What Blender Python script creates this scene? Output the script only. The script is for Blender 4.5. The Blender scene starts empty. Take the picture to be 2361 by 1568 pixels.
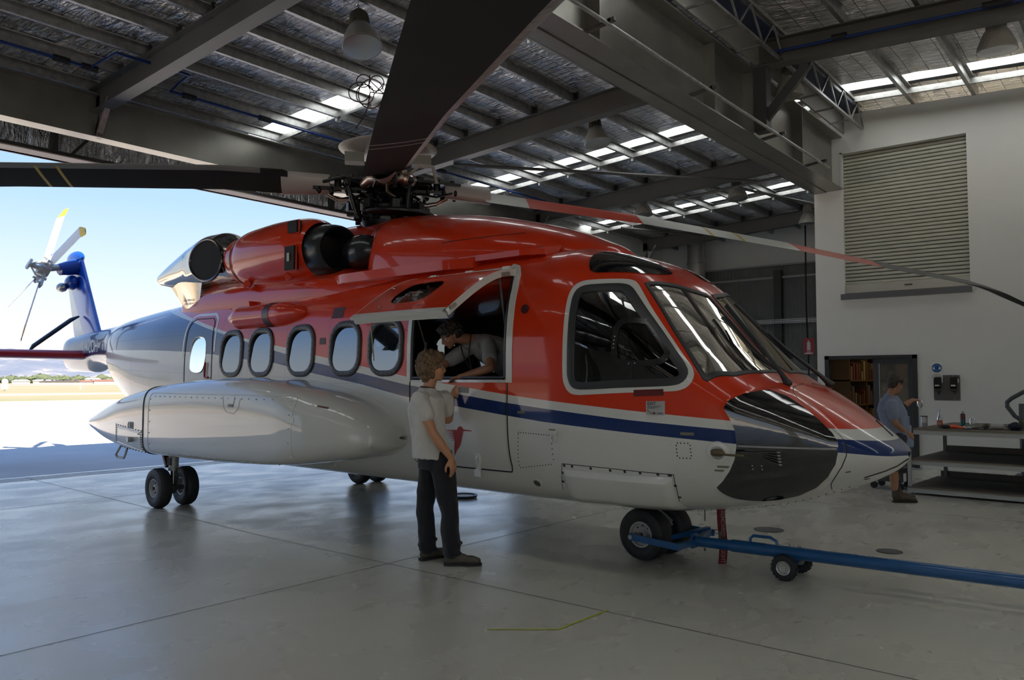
import bpy, bmesh, math, random
import numpy as np
from mathutils import Vector, Matrix, Quaternion
random.seed(7)
rng = np.random.default_rng(7)
SC = bpy.context.scene
COL = SC.collection
PI = math.pi
R_ = math.radians

# ------------------------------------------------------------------ camera
cam_d = bpy.data.cameras.new('camera'); cam = bpy.data.objects.new('camera', cam_d); COL.objects.link(cam)
cam_d.sensor_width = 36.0
cam_d.lens = 1830.0 / 2361.0 * 36.0
cam_d.clip_end = 20000
cam.location = (0, 0, 1.62)
cam.rotation_euler = (PI / 2 + math.atan(93 / 1830.0), 0, R_(39.0))
SC.camera = cam
SC.view_settings.view_transform = 'Standard'
SC.view_settings.look = 'None'
SC.view_settings.gamma = 1.0
SC.view_settings.use_curve_mapping = False
SC.view_settings.exposure = EXPOSURE = 0.5

# ------------------------------------------------------------------ materials
def srgb(r, g, b):
    f = lambda c: (c / 255 / 12.92) if c / 255 <= 0.04045 else ((c / 255 + 0.055) / 1.055) ** 2.4
    return (f(r), f(g), f(b), 1)

class NT:
    def __init__(s, name):
        s.m = bpy.data.materials.new(name); s.m.use_nodes = True
        s.t = s.m.node_tree; s.n = s.t.nodes
        s.bsdf = s.n['Principled BSDF']; s.out = s.n['Material Output']
    def add(s, typ, **kw):
        n = s.n.new(typ)
        for k, v in kw.items():
            setattr(n, k, v)
        return n
    def link(s, a, b): s.t.links.new(a, b)
    def set(s, n, i, v):
        if hasattr(v, 'is_output') or isinstance(v, bpy.types.NodeSocket): s.link(v, n.inputs[i])
        else: n.inputs[i].default_value = v
    def math(s, op, a, b=0.0, c=0.0, clamp=False):
        n = s.add('ShaderNodeMath', operation=op, use_clamp=clamp)
        s.set(n, 0, a); s.set(n, 1, b); s.set(n, 2, c)
        return n.outputs[0]
    def coord(s, which='Object', scale=(1, 1, 1), rot=(0, 0, 0), loc=(0, 0, 0)):
        tc = s.add('ShaderNodeTexCoord'); mp = s.add('ShaderNodeMapping')
        s.link(tc.outputs[which], mp.inputs[0])
        mp.inputs['Scale'].default_value = scale; mp.inputs['Rotation'].default_value = rot; mp.inputs['Location'].default_value = loc
        return mp.outputs[0]
    def noise(s, vec, scale=5, detail=4, rough=.5, dist=0, out=0):
        n = s.add('ShaderNodeTexNoise')
        if vec is not None: s.link(vec, n.inputs['Vector'])
        n.inputs['Scale'].default_value = scale; n.inputs['Detail'].default_value = detail
        n.inputs['Roughness'].default_value = rough; n.inputs['Distortion'].default_value = dist
        return n.outputs[out]
    def ramp(s, fac, stops, interp='LINEAR'):
        n = s.add('ShaderNodeValToRGB'); s.link(fac, n.inputs[0]); e = n.color_ramp.elements
        n.color_ramp.interpolation = interp
        while len(e) < len(stops): e.new(.5)
        for i, (p, c) in enumerate(stops):
            e[i].position = p; e[i].color = c if len(c) == 4 else (*c, 1)
        return n.outputs[0]
    def mix(s, fac, a, b, mode='MIX'):
        n = s.add('ShaderNodeMix', data_type='RGBA', blend_type=mode)
        s.set(n, 0, fac); s.set(n, 6, a); s.set(n, 7, b)
        return n.outputs[2]
    def bump(s, h, strength=.3, dist=.01):
        n = s.add('ShaderNodeBump'); n.inputs['Strength'].default_value = strength; n.inputs['Distance'].default_value = dist
        s.link(h, n.inputs['Height']); s.link(n.outputs[0], s.bsdf.inputs['Normal'])
    def color(s, v): s.set(s.bsdf, 'Base Color', v)
    def rough(s, v): s.set(s.bsdf, 'Roughness', v)

MATS = {}
def mat(name, col, rough=.5, metal=0.0, coat=0.0, var=0.0, vscale=6.0, bump=0.0, bscale=40.0, **kw):
    """procedural material: base colour with a soft noise variation and optional bump"""
    if name in MATS: return MATS[name]
    k = NT(name); b = k.bsdf
    c = col if len(col) == 4 else (*col, 1)
    vec = k.coord('Object')
    if var > 0:
        nz = k.noise(vec, vscale, 5, .6)
        lo = tuple(x * (1 - var) for x in c[:3]) + (1,); hi = tuple(min(1, x * (1 + var)) for x in c[:3]) + (1,)
        k.color(k.ramp(nz, [(.3, lo), (.7, hi)]))
    else:
        b.inputs['Base Color'].default_value = c
    b.inputs['Roughness'].default_value = rough; b.inputs['Metallic'].default_value = metal
    b.inputs['Coat Weight'].default_value = coat; b.inputs['Coat Roughness'].default_value = .03
    for a, v in kw.items(): b.inputs[a].default_value = v
    if bump > 0: k.bump(k.noise(vec, bscale, 4, .6), bump, .01)
    MATS[name] = k.m
    return k.m

# ------------------------------------------------------------------ objects
def tag(o, label=None, cat=None, group=None, kind=None):
    if label: o['label'] = label
    if cat: o['category'] = cat
    if group: o['group'] = group
    if kind: o['kind'] = kind
    return o
def empty(name, loc=(0, 0, 0), rz=0.0, label=None, cat=None, group=None, parent=None):
    o = bpy.data.objects.new(name, None); COL.objects.link(o); o.location = loc; o.rotation_euler = (0, 0, rz)
    o.empty_display_size = .1
    if parent: o.parent = parent
    return tag(o, label, cat, group)
def mesh_obj(name, V, F, m, parent=None, smooth=True, origin=(0, 0, 0), angle=35, fm=None):
    me = bpy.data.meshes.new(name)
    V = np.asarray(V, float) - np.asarray(origin, float)
    me.from_pydata([tuple(v) for v in V.tolist()], [], F)
    ms = m if isinstance(m, (list, tuple)) else [m]
    for x in ms: me.materials.append(x)
    if fm is not None: me.polygons.foreach_set('material_index', fm)
    if smooth:
        me.shade_smooth()
        if angle < 180: me.set_sharp_from_angle(angle=R_(angle))
    me.update()
    o = bpy.data.objects.new(name, me); COL.objects.link(o); o.location = origin
    if parent: o.parent = parent
    return o
def vec(a): return np.asarray(a, float)
def nrm(a):
    a = vec(a); return a / (np.linalg.norm(a) + 1e-12)
def frame(d, up=(0, 0, 1)):
    d = nrm(d); up = vec(up)
    if abs(d @ nrm(up)) > .98: up = vec((1, 0, 0))
    s = nrm(np.cross(d, up)); u = np.cross(s, d)
    return s, u, d
class B:
    """accumulates simple solids and links them as one mesh"""
    def __init__(s): s.V = []; s.F = []; s.fm = []; s.cur = 0
    def raw(s, V, F):
        n = len(s.V); s.V.extend([tuple(map(float, v)) for v in V]); s.F.extend([tuple(int(i) + n for i in f) for f in F])
        s.fm.extend([s.cur] * len(F)); return s
    def box(s, c, size, rz=0.0, M=None):
        c = vec(c); h = vec(size) / 2
        P = np.array([(x, y, z) for x in (-1, 1) for y in (-1, 1) for z in (-1, 1)]) * h
        if rz: P = P @ np.array([[math.cos(rz), math.sin(rz), 0], [-math.sin(rz), math.cos(rz), 0], [0, 0, 1]])
        if M is not None: P = P @ np.asarray(M).T
        return s.raw(P + c, [(0, 1, 3, 2), (4, 6, 7, 5), (0, 4, 5, 1), (2, 3, 7, 6), (0, 2, 6, 4), (1, 5, 7, 3)])
    def bb(s, lo, hi): return s.box((vec(lo) + vec(hi)) / 2, vec(hi) - vec(lo))
    def bar(s, a, b, w, h, up=(0, 0, 1)):
        """rectangular bar from a to b: w sideways, h along up"""
        a, b = vec(a), vec(b); sd, u, d = frame(b - a, up)
        P = [p + sd * x * w / 2 + u * y * h / 2 for p in (a, b) for x, y in ((-1, -1), (1, -1), (1, 1), (-1, 1))]
        return s.raw(P, [(0, 3, 2, 1), (4, 5, 6, 7), (0, 1, 5, 4), (1, 2, 6, 5), (2, 3, 7, 6), (3, 0, 4, 7)])
    def ibeam(s, a, b, depth, width, tf=.015, tw=.012, up=(0, 0, 1)):
        a, b = vec(a), vec(b); sd, u, d = frame(b - a, up)
        s.bar(a + u * (depth / 2 - tf / 2), b + u * (depth / 2 - tf / 2), width, tf, up)
        s.bar(a - u * (depth / 2 - tf / 2), b - u * (depth / 2 - tf / 2), width, tf, up)
        return s.bar(a, b, tw, depth - 2 * tf, up)
    def zsec(s, a, b, depth, width, t=.006, up=(0, 0, 1)):
        a, b = vec(a), vec(b); sd, u, d = frame(b - a, up)
        s.bar(a, b, t, depth, up)
        for k, q in ((1, 1), (-1, -1)):
            o = u * (k * depth / 2) + sd * (q * width / 2); s.bar(a + o, b + o, width, t, up)
            o2 = u * (k * (depth / 2 - .01)) + sd * (q * width); s.bar(a + o2, b + o2, t, .02, up)
        return s
    def cyl(s, a, b, r0, r1=None, n=16, caps=True):
        r1 = r0 if r1 is None else r1
        a, b = vec(a), vec(b); sd, u, d = frame(b - a)
        P = []
        for p, r in ((a, r0), (b, r1)):
            for i in range(n):
                t = 2 * PI * i / n; P.append(p + (sd * math.cos(t) + u * math.sin(t)) * r)
        F = [(i, (i + 1) % n, n + (i + 1) % n, n + i) for i in range(n)]
        if caps: F += [tuple(range(n))[::-1], tuple(range(n, 2 * n))]
        return s.raw(P, F)
    def tube(s, pts, r, n=10, closed=False, caps=True, flat=1.0, up=(0, 0, 1)):
        pts = [vec(p) for p in pts]; m = len(pts)
        rr = r if hasattr(r, '__len__') else [r] * m
        P = []; prev = None
        for i, p in enumerate(pts):
            if closed: d = pts[(i + 1) % m] - pts[i - 1]
            else: d = pts[min(i + 1, m - 1)] - pts[max(i - 1, 0)]
            d = nrm(d)
            if prev is None: sd, u, _ = frame(d, up)
            else:
                sd = nrm(prev - d * (prev @ d)); u = np.cross(sd, d)
            prev = sd
            for k in range(n):
                t = 2 * PI * k / n; P.append(p + sd * math.cos(t) * rr[i] + u * math.sin(t) * rr[i] * flat)
        F = []
        for i in range(m if closed else m - 1):
            j = (i + 1) % m
            for k in range(n):
                F.append((i * n + k, i * n + (k + 1) % n, j * n + (k + 1) % n, j * n + k))
        if caps and not closed: F += [tuple(range(n))[::-1], tuple(range((m - 1) * n, m * n))]
        return s.raw(P, F)
    def lathe(s, prof, origin=(0, 0, 0), axis=(0, 0, 1), n=32, up=(1, 0, 0)):
        """prof: (radius, along) list"""
        o = vec(origin); sd, u, d = frame(axis, up); P = []
        for r, h in prof:
            for i in range(n):
                t = 2 * PI * i / n; P.append(o + d * h + (sd * math.cos(t) + u * math.sin(t)) * max(r, 1e-4))
        F = []
        for j in range(len(prof) - 1):
            for i in range(n): F.append((j * n + i, j * n + (i + 1) % n, (j + 1) * n + (i + 1) % n, (j + 1) * n + i))
        return s.raw(P, F)
    def ell(s, c, r, n=16, m=10, M=None, half=None):
        c = vec(c); r = vec(r) if hasattr(r, '__len__') else vec((r, r, r)); P = []; F = []
        for j in range(m + 1):
            ph = -PI / 2 + PI * j / m
            if half == 'top': ph = PI / 2 * j / m
            for i in range(n):
                t = 2 * PI * i / n
                p = np.array([math.cos(ph) * math.cos(t), math.cos(ph) * math.sin(t), math.sin(ph)]) * r
                P.append(p if M is None else np.asarray(M) @ p)
        for j in range(m):
            for i in range(n): F.append((j * n + i, j * n + (i + 1) % n, (j + 1) * n + (i + 1) % n, (j + 1) * n + i))
        return s.raw(np.array(P) + c, F)
    def prism(s, poly, ext):
        poly = [vec(p) for p in poly]; n = len(poly); ext = vec(ext)
        return s.raw(poly + [p + ext for p in poly], [tuple(range(n))[::-1], tuple(range(n, 2 * n))] + [(i, (i + 1) % n, n + (i + 1) % n, n + i) for i in range(n)])
    def grid(s, P, close_u=False):
        """P[i][j] array of points"""
        P = np.asarray(P, float); a, b = P.shape[:2]
        F = [(i * b + j, (i + 1) % a * b + j, (i + 1) % a * b + j + 1, i * b + j + 1) for i in range(a if close_u else a - 1) for j in range(b - 1)]
        return s.raw(P.reshape(-1, 3), F)
    def build(s, name, m, parent=None, smooth=True, origin=(0, 0, 0), angle=35):
        return mesh_obj(name, s.V, s.F, m, parent, smooth, origin, angle, s.fm if isinstance(m, (list, tuple)) else None)
    def loc_build(s, name, m, origin, parent=None, smooth=True, angle=35):
        """vertices already local to origin"""
        o = mesh_obj(name, s.V, s.F, m, parent, smooth, (0, 0, 0), angle, s.fm if isinstance(m, (list, tuple)) else None)
        o.location = origin; return o
def children(o, pool): return [c for c in pool if c.parent == o]
def copy_tree(o, loc=None, rz=None):
    pool = list(bpy.data.objects)
    def rec(src, par):
        c = src.copy(); COL.objects.link(c)
        if par is not None: c.parent = par
        for ch in children(src, pool): rec(ch, c)
        return c
    c = rec(o, None)
    if loc is not None: c.location = loc
    if rz is not None: c.rotation_euler = (0, 0, rz)
    return c
def text_mesh(body, size, name, m, parent=None, M4=None, ext=.002, align='CENTER', shear=0, spacing=1.0, bold=0.0):
    cu = bpy.data.curves.new('txt', 'FONT'); cu.body = body; cu.size = size; cu.extrude = ext; cu.align_x = align; cu.align_y = 'CENTER'
    cu.shear = shear; cu.space_character = spacing; cu.offset = bold; cu.resolution_u = 3
    o = bpy.data.objects.new('txt', cu); COL.objects.link(o)
    dg = bpy.context.evaluated_depsgraph_get()
    me = bpy.data.meshes.new_from_object(o.evaluated_get(dg)); bpy.data.objects.remove(o); bpy.data.curves.remove(cu)
    me.name = name; me.materials.clear(); me.materials.append(m)
    ob = bpy.data.objects.new(name, me); COL.objects.link(ob)
    if parent: ob.parent = parent
    if M4 is not None: ob.matrix_local = M4
    return ob
def basis(origin, xdir, ydir):
    x = Vector(xdir).normalized(); y = Vector(ydir); y = (y - x * y.dot(x)).normalized(); z = x.cross(y)
    return Matrix(((x.x, y.x, z.x, origin[0]), (x.y, y.y, z.y, origin[1]), (x.z, y.z, z.z, origin[2]), (0, 0, 0, 1)))
# ------------------------------------------------------------------ hangar shell (x: across to the apron door, y: along the ridge)
ROOF0, SLOPE, RX = 7.08, .055, -4.9
def roofz(x): return ROOF0 - SLOPE * abs(x - RX)
XD, XE, YF, YR, YN = -14.2, 12.0, 26.6, 16.2, -14.0   # door plane, near side wall, far wall, white workshop wall, wall behind the camera

# floor: ground slab, smooth sealed concrete with faint trowel mottling
k = NT('sealed_concrete'); v = k.coord('Object')
n1 = k.noise(v, .35, 5, .6, .6); n2 = k.noise(k.coord('Object', (1, .8, 1), (0, 0, .68)), .9, 4, .5, .2); n3 = k.noise(v, 60, 3, .5)
c1 = k.ramp(n1, [(.3, (.50, .475, .40)), (.7, (.60, .575, .49))])
c2 = k.mix(.14, c1, k.ramp(n2, [(.30, (.44, .42, .355)), (.72, (.64, .615, .525))]))
k.color(c2)
n4 = k.noise(k.coord('Object', (1, .7, 1), (0, 0, .68)), 1.8, 4, .5, .3); k.rough(k.ramp(n4, [(.30, (.20,) * 3), (.70, (.36,) * 3)]))
k.bsdf.inputs['Specular IOR Level'].default_value = .75
M_FLOOR = k.m
b = B(); b.bb((-14.85, YN, -.3), (XE, YF, 0)); fl = b.build('floor', M_FLOOR, smooth=False); tag(fl, kind='structure')
# saw-cut joints
M_JOINT = mat('joint_sealant', (.09, .09, .085), .8)
def strip(b_, p, q, w, z=.002):
    p, q = vec((*p, z)), vec((*q, z)); d = nrm(q - p); s = np.array([-d[1], d[0], 0]) * w / 2
    return b_.prism([p - s, q - s, q + s, p + s], (0, 0, .001))
b = B()
for xx in (-11.3, -5.33, .7): strip(b, (xx, YN), (xx, YF), .005)
strip(b, (XD - .5, 5.25), (-7.2, 4.86), .006); strip(b, (-7.2, 4.86), (XE, 4.62), .006)
for yy in (-1.2, 10.8, 16.1, 22.1): strip(b, (XD - .5, yy), (XE, yy), .005)
tag(b.build('floor_joint', M_JOINT, smooth=False), kind='structure')
b = B()
for xx in (-14.28, -14.45, -14.62): strip(b, (xx, YN), (xx, 17.4), .045, .003)
tag(b.build('door_floor_track', mat('track_steel', (.05, .055, .06), .45, .6), smooth=False), kind='structure')

# foil ceiling
k = NT('foil_insulation')
tc = k.add('ShaderNodeTexCoord'); sp = k.add('ShaderNodeSeparateXYZ'); k.link(tc.outputs['Object'], sp.inputs[0])
def line_mask(out, period, w):
    m_ = k.math('ABSOLUTE', k.math('SUBTRACT', k.math('FRACT', k.math('DIVIDE', out, period)), .5))
    return k.math('LESS_THAN', m_, w / period / 2)
w1 = line_mask(sp.outputs[0], .30, .008); w2 = line_mask(sp.outputs[1], .15, .006)
wires = k.math('MAXIMUM', w1, w2)
wr = k.noise(k.coord('Object', (.8, 3.0, 1)), 2.6, 4, .55, 2.2); wr2 = k.noise(k.coord('Object', (1, 1, 1)), 1.1, 3, .5)
k.color(k.mix(wires, k.ramp(wr, [(.3, (.62, .62, .62)), (.7, (.92, .90, .87))]), (.03, .03, .03, 1)))
k.bsdf.inputs['Metallic'].default_value = 1.0
k.rough(k.math('ADD', k.math('MULTIPLY', wires, .4), .15))
hh = k.math('ADD', wr, k.math('MULTIPLY', wr2, 1.2))
k.bump(hh, 1.0, .16)
M_FOIL = k.m
k = NT('skylight_sheet')
k.n.remove(k.bsdf)
tr = k.add('ShaderNodeBsdfTranslucent'); tr.inputs[0].default_value = (.86, .93, .95, 1)
tp = k.add('ShaderNodeBsdfTransparent'); tp.inputs[0].default_value = (.85, .93, .97, 1)
gl = k.add('ShaderNodeBsdfDiffuse'); gl.inputs[0].default_value = (.7, .75, .78, 1)
mx = k.add('ShaderNodeMixShader'); mx.inputs[0].default_value = .0; k.link(tr.outputs[0], mx.inputs[1]); k.link(tp.outputs[0], mx.inputs[2])
k.link(mx.outputs[0], k.out.inputs[0]); M_SKY = k.m
b = B(); b.bb((-14.5, YN, 0), (-14.3, -6.5, 5.5)); tag(b.build('wall_door_leaf', mat('door_leaf_grey', (.20, .21, .21), .5), smooth=False), kind='structure')
M_STEEL = mat('grey_painted_steel', (.105, .10, .092), .45, 0, var=.12, vscale=1.5)
M_GALV = mat('galvanised_steel', (.42, .42, .41), .42, .85, var=.25, vscale=9)
M_DARKST = mat('dark_painted_steel', (.05, .05, .05), .5)
SKY_Y = [-9.25, -3.2, 2.85, 8.9, 14.92, 21.0]
SKW = .62
def roof_panel(y0, y1, side, m, x0=None, x1=None):
    xs = (np.linspace(XD - .8, RX, 41) if side < 0 else np.linspace(RX, XE, 65)) if x0 is None else np.linspace(x0, x1, 3)
    ys = np.linspace(y0, y1, max(2, int((y1 - y0) / .25)))
    P = []
    for x in xs:
        ph = ((x - RX) / .93) % 1.0
        P.append([(x, y, roofz(x) - (.018 * math.sin(PI * ph) if m is M_FOIL else 0) - (.012 * math.sin(y * 4.1 + x) if m is M_FOIL else 0)) for y in ys])
    return P
for side in (-1, 1):
    b = B(); ys = [YN] + [q for s_ in SKY_Y for q in (s_, s_ + SKW)] + [YF]
    for i in range(0, len(ys), 2): b.grid(roof_panel(ys[i], ys[i + 1], side, M_FOIL))
    tag(b.build('ceiling', M_FOIL), kind='structure')
# outer roof sheet, closed over the foil, with the skylight strips open
b = B()
for side in (-1, 1):
    xa, xb = (XD - .9, RX) if side < 0 else (RX, XE)
    for i in range(0, len(ys), 2):
        b.prism([(xa, ys[i], roofz(xa) + .1), (xb, ys[i], roofz(xb) + .1), (xb, ys[i + 1], roofz(xb) + .1), (xa, ys[i + 1], roofz(xa) + .1)], (0, 0, .03))
tag(b.build('roof_sheet', mat('roof_sheet_steel', (.45, .46, .46), .5, .3), smooth=False), kind='structure')
wn = 0
for s_ in SKY_Y:
    for side in (-1, 1):
        if side < 0 and s_ > 27: continue
        wn += 1
        xa, xb = (XD - .6, RX) if side < 0 else (RX, XE)
        b = B(); nn = 60
        yy = np.linspace(s_, s_ + SKW, 25)
        P = [[(x, y, roofz(x) + .05 + .012 * math.cos((y - s_) / SKW * 2 * PI * 4)) for y in yy] for x in (xa, xb)]
        b.grid(P); tag(b.build('window_%d' % wn, M_SKY), kind='structure')
# rafters (along x) at the frame lines
FR = [-12.45, -6.4, -.35, 5.7, 11.85, 17.7, 23.8]
for y in FR:
    b = B(); b.ibeam((XD + .7, y, roofz(XD + .7) - .40), (RX - .12, y, roofz(RX) - .41), .40, .22)
    tag(b.build('roof_rafter', M_STEEL, smooth=False), kind='structure')
    if y < YR:
        b = B(); b.ibeam((RX + .12, y, roofz(RX) - .41), (XE, y, roofz(XE) - .40), .40, .22)
        tag(b.build('roof_rafter', M_STEEL, smooth=False), kind='structure')
    # knee plate brace down to the door beam, fly braces up to the purlins
    b = B(); b.bar((XD + .95, y, 6.0), (XD + .72, y, 5.62), .10, .012, (0, 1, 0)); b.bar((XD + 1.2, y + .02, 6.2), (XD + .8, y + .02, 5.6), .09, .05)
    for xx in (-9.3, -6.6): b.bar((xx, y, 6.05 + .055 * (xx + 13)), (xx - .15, y + .75, roofz(xx) - .05), .04, .006)
    tag(b.build('rafter_brace', M_GALV, smooth=False), kind='structure')
# purlins (along y)
PUR = [-13.55, -12.63, -11.72, -10.85, -9.97, -9.07, -8.12, -7.17, -6.25, -5.4]
for x in PUR:
    b = B(); z = roofz(x) - .115
    b.zsec((x, YN, z + .02), (x, YF, z + .02), .155, .06)
    tag(b.build('roof_purlin', M_GALV, smooth=False), kind='structure')
for x in [-4.35, -3.35, -2.35, -1.35, -.35, .65, 1.65, 2.65, 3.65, 4.65, 6.0, 7.4, 8.8, 10.2]:
    b = B(); z = roofz(x) - .115
    b.zsec((x, YN, z + .02), (x, YR + .3, z + .02), .155, .06)
    tag(b.build('roof_purlin', M_GALV, smooth=False), kind='structure')
# bridging channels beside each skylight strip
for s_ in SKY_Y:
    b = B(); y = s_ + SKW + .07 if s_ != 8.9 else s_ + .42
    b.bar((XD, y, roofz(XD) - .12), (RX - .2, y, roofz(RX) - .12), .06, .10)
    for x in PUR: b.box((x - .02, y, roofz(x) - .15), (.05, .09, .2))
    tag(b.build('purlin_bridging', M_GALV, smooth=False), kind='structure')
    if s_ < YR:
        b = B(); b.bar((RX + .3, y, roofz(RX) - .12), (XE, y, roofz(XE) - .12), .06, .10)
        tag(b.build('purlin_bridging', M_GALV, smooth=False), kind='structure')
# hangers between purlins and rafters
b = B()
for y in FR:
    for x in PUR[1:-1]: b.bar((x + .03, y, roofz(x) - .02), (x + .03, y, roofz(x) - .22), .10, .05, (0, 1, 0))
tag(b.build('purlin_cleat', M_DARKST, smooth=False), kind='structure')

# ridge girder
M_GIRD = mat('girder_grey_paint', (.30, .29, .26), .34, .75, var=.15, vscale=1.2)
b = B(); b.ibeam((RX, YN, 5.92), (RX, YR, 5.92), 1.06, .42, .02, .016)
for y in (4.4, 7.4, 10.4, 11.8, 14.0): b.box((RX, y, 5.92), (.36, .012, 1.0))
b.bar((RX - .32, YN, 5.52), (RX - .32, YR, 5.52), .015, .30); b.bar((RX - .22, YN, 5.38), (RX - .22, YR, 5.38), .22, .015); b.bar((RX - .22, YN, 5.66), (RX - .22, YR, 5.66), .22, .015)
tag(b.build('ridge_girder', M_GIRD, smooth=False), kind='structure')
# pole on brackets beside the girder
g = empty('bracketed_pole', (RX + .5, 2.0, 5.42), 0, 'long thin steel pole carried on small brackets along the ridge girder', 'pole')
b = B(); b.cyl((0, -10, 0), (0, 12.4, -.02), .022, n=10); b.build('pole', M_GALV, g)
for y in (2.6, 5.1, 7.6, 10.1, 12.1):
    b = B(); b.bar((-.32, y, .0), (.06, y, .04), .05, .04); b.box((.0, y, .03), (.03, .05, .05)); b.build('bracket', M_STEEL, g, smooth=False)
# light lattice truss and blue sheet on the near side of the ridge
b = B(); x = RX + .62; z0, z1 = 6.5, 6.95
for zz in (z0, z1): b.bar((x, YN, zz), (x, YR - .1, zz), .05, .04)
for i in range(34):
    y = -13 + i * .86
    b.bar((x, y, z0), (x, y + .43, z1), .025, .025, (1, 0, 0)); b.bar((x, y + .43, z1), (x, y + .86, z0), .025, .025, (1, 0, 0)); b.bar((x, y + .86, z0), (x - .4, y + .86, z0), .03, .03)
tag(b.build('ridge_truss', M_GALV, smooth=False), kind='structure')
b = B(); b.bb((RX + .23, YN, 6.50), (RX + .26, YR, 7.0)); tag(b.build('ridge_fascia', mat('cream_board', (.32, .31, .28), .6), smooth=False), kind='structure')
b = B(); b.bb((RX + .02, YN, 6.86), (RX + .60, YR, 6.88)); tag(b.build('ridge_lining', mat('blue_sheet', (.035, .05, .10), .5), smooth=False), kind='structure')
b = B(); b.bar((RX + .25, 11.85, 5.55), (RX + 1.0, 11.85, 6.35), .14, .08, (0, 1, 0)); b.bb((RX + .2, 11.75, 5.45), (RX + .4, 11.95, 6.5))
tag(b.build('girder_knee_brace', M_DARKST, smooth=False), kind='structure')

# door side: deep door beam, fascia outside, track, column
b = B(); b.ibeam((XD + .75, YN, 5.95), (XD + .75, 18.2, 5.95), .72, .30, .022, .016)
for y in FR: b.box((XD + .75, y, 5.95), (.26, .012, .68))
tag(b.build('door_beam', M_GIRD, smooth=False), kind='structure')
M_PINK = mat('fascia_flashing', (.50, .42, .37), .55)
b = B(); b.bb((-15.02, YN, 5.50), (-14.92, 17.5, 5.585)); b.bb((-15.02, YN, 5.5), (-14.6, 17.5, 5.52)); tag(b.build('trim_1', M_PINK, smooth=False), kind='structure')
b = B(); b.bb((-15.06, YN, 5.5), (-15.02, 17.5, 6.6)); tag(b.build('wall_door_header', mat('header_cladding', (.45, .45, .43), .6), smooth=False), kind='structure')
b = B(); b.grid([[(-14.99, y, z) for z in (5.6, 6.1, 6.56)] for y in np.linspace(YN, 17.5, 60)]); tag(b.build('wall_header_lining', M_FOIL, smooth=False), kind='structure')
b = B()
for y in np.arange(-12.5, 17.5, 3.02): b.bar((-14.9, y, 5.6), (-14.9, y, 6.5), .16, .08, (0, 1, 0)); b.bar((-14.85, y + .25, 5.6), (-14.85, y + .9, 6.4), .05, .05)
b.bar((-14.9, YN, 5.62), (-14.9, 17.4, 5.62), .1, .06)
tag(b.build('header_frame', M_DARKST, smooth=False), kind='structure')
M_WALL = mat('white_wall_paint', (.74, .74, .71), .62, 0, var=.04, vscale=.6, bump=.03, bscale=90)
M_WALL2 = mat('pale_wall_panel', (.74, .75, .73), .6, 0, var=.05, vscale=.5)
b = B(); b.bb((-14.3, 17.5, 0), (-14.2, YF, 6.62)); tag(b.build('wall_door_side', M_WALL2, smooth=False), kind='structure')
b = B(); b.ibeam((-13.85, 17.7, 0), (-13.85, 17.7, 5.6), .3, .25, up=(1, 0, 0)); tag(b.build('door_column', M_STEEL, smooth=False), kind='structure')
b = B(); b.bb((-14.2, 17.6, 5.6), (-13.5, 17.8, 6.3)); tag(b.build('column_head', M_GIRD, smooth=False), kind='structure')

# far wall: corrugated dado with rails, pale board above
k = NT('corrugated_grey'); vv = k.coord('Object'); nz = k.noise(vv, 1.5, 4); k.color(k.ramp(nz, [(.3, (.15, .155, .155)), (.7, (.19, .195, .19))])); k.rough(.55); M_CORR = k.m
b = B(); xs = np.arange(XD, -5.2, .033); ph = np.array([0, .014, .014, 0] * (len(xs) // 4 + 1))[:len(xs)]
b.grid([[(x, YF - p_, z) for z in (0, 5.55)] for x, p_ in zip(xs, ph)]); tag(b.build('wall_far_cladding', M_CORR, smooth=False), kind='structure')
b = B()
prof = [(XD, roofz(XD) + .02), (RX - .3, roofz(RX - .3) + .02)]
b.prism([(XD - .1, YF + .02, 0), (RX - .3, YF + .02, 0), (RX - .3, YF + .02, prof[1][1]), (XD - .1, YF + .02, prof[0][1])], (0, .1, 0))
b.prism([(XD - .1, YF - .10, 5.55), (RX - .3, YF - .10, 5.55), (RX - .3, YF - .10, prof[1][1]), (XD - .1, YF - .10, prof[0][1])], (0, .1, 0))
tag(b.build('wall_far', M_WALL2, smooth=False), kind='structure')
b = B(); b.bb((XD, YF - .16, 5.50), (RX, YF - .08, 5.55)); b.bb((-13.0, YF - .07, 5.08), (-5.3, YF - .01, 5.15)); b.bb((-13.9, YF - .07, 1.85), (-5.3, YF - .01, 1.95))
tag(b.build('wall_girt', mat('pale_girt', (.38, .38, .37), .5, .4), smooth=False), kind='structure')
b = B(); b.bb((-9.98, YF - .18, 0), (-9.72, YF - .02, 5.35)); b.bb((-13.1, YF - .18, 0), (-12.9, YF - .02, 5.35)); tag(b.build('wall_post', M_DARKST, smooth=False), kind='structure')
g = empty('wall_mount_cable_tray', (-12.5, YF - .25, 3.60), 0, 'perforated galvanised cable tray running across the dark corrugated far wall', 'cable tray')
b = B()
for i in range(130):
    b.bb((i * .055, -.01, -.07), (i * .055 + .02, 0, .07))
b.bb((0, -.05, -.07), (7.1, 0, -.06)); b.bb((0, -.05, .06), (7.1, 0, .07)); b.bb((0, -.012, -.01), (7.1, 0, .01)); b.build('tray', mat('tray_galv', (.5, .5, .5), .4, .7), g, smooth=False)

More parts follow.
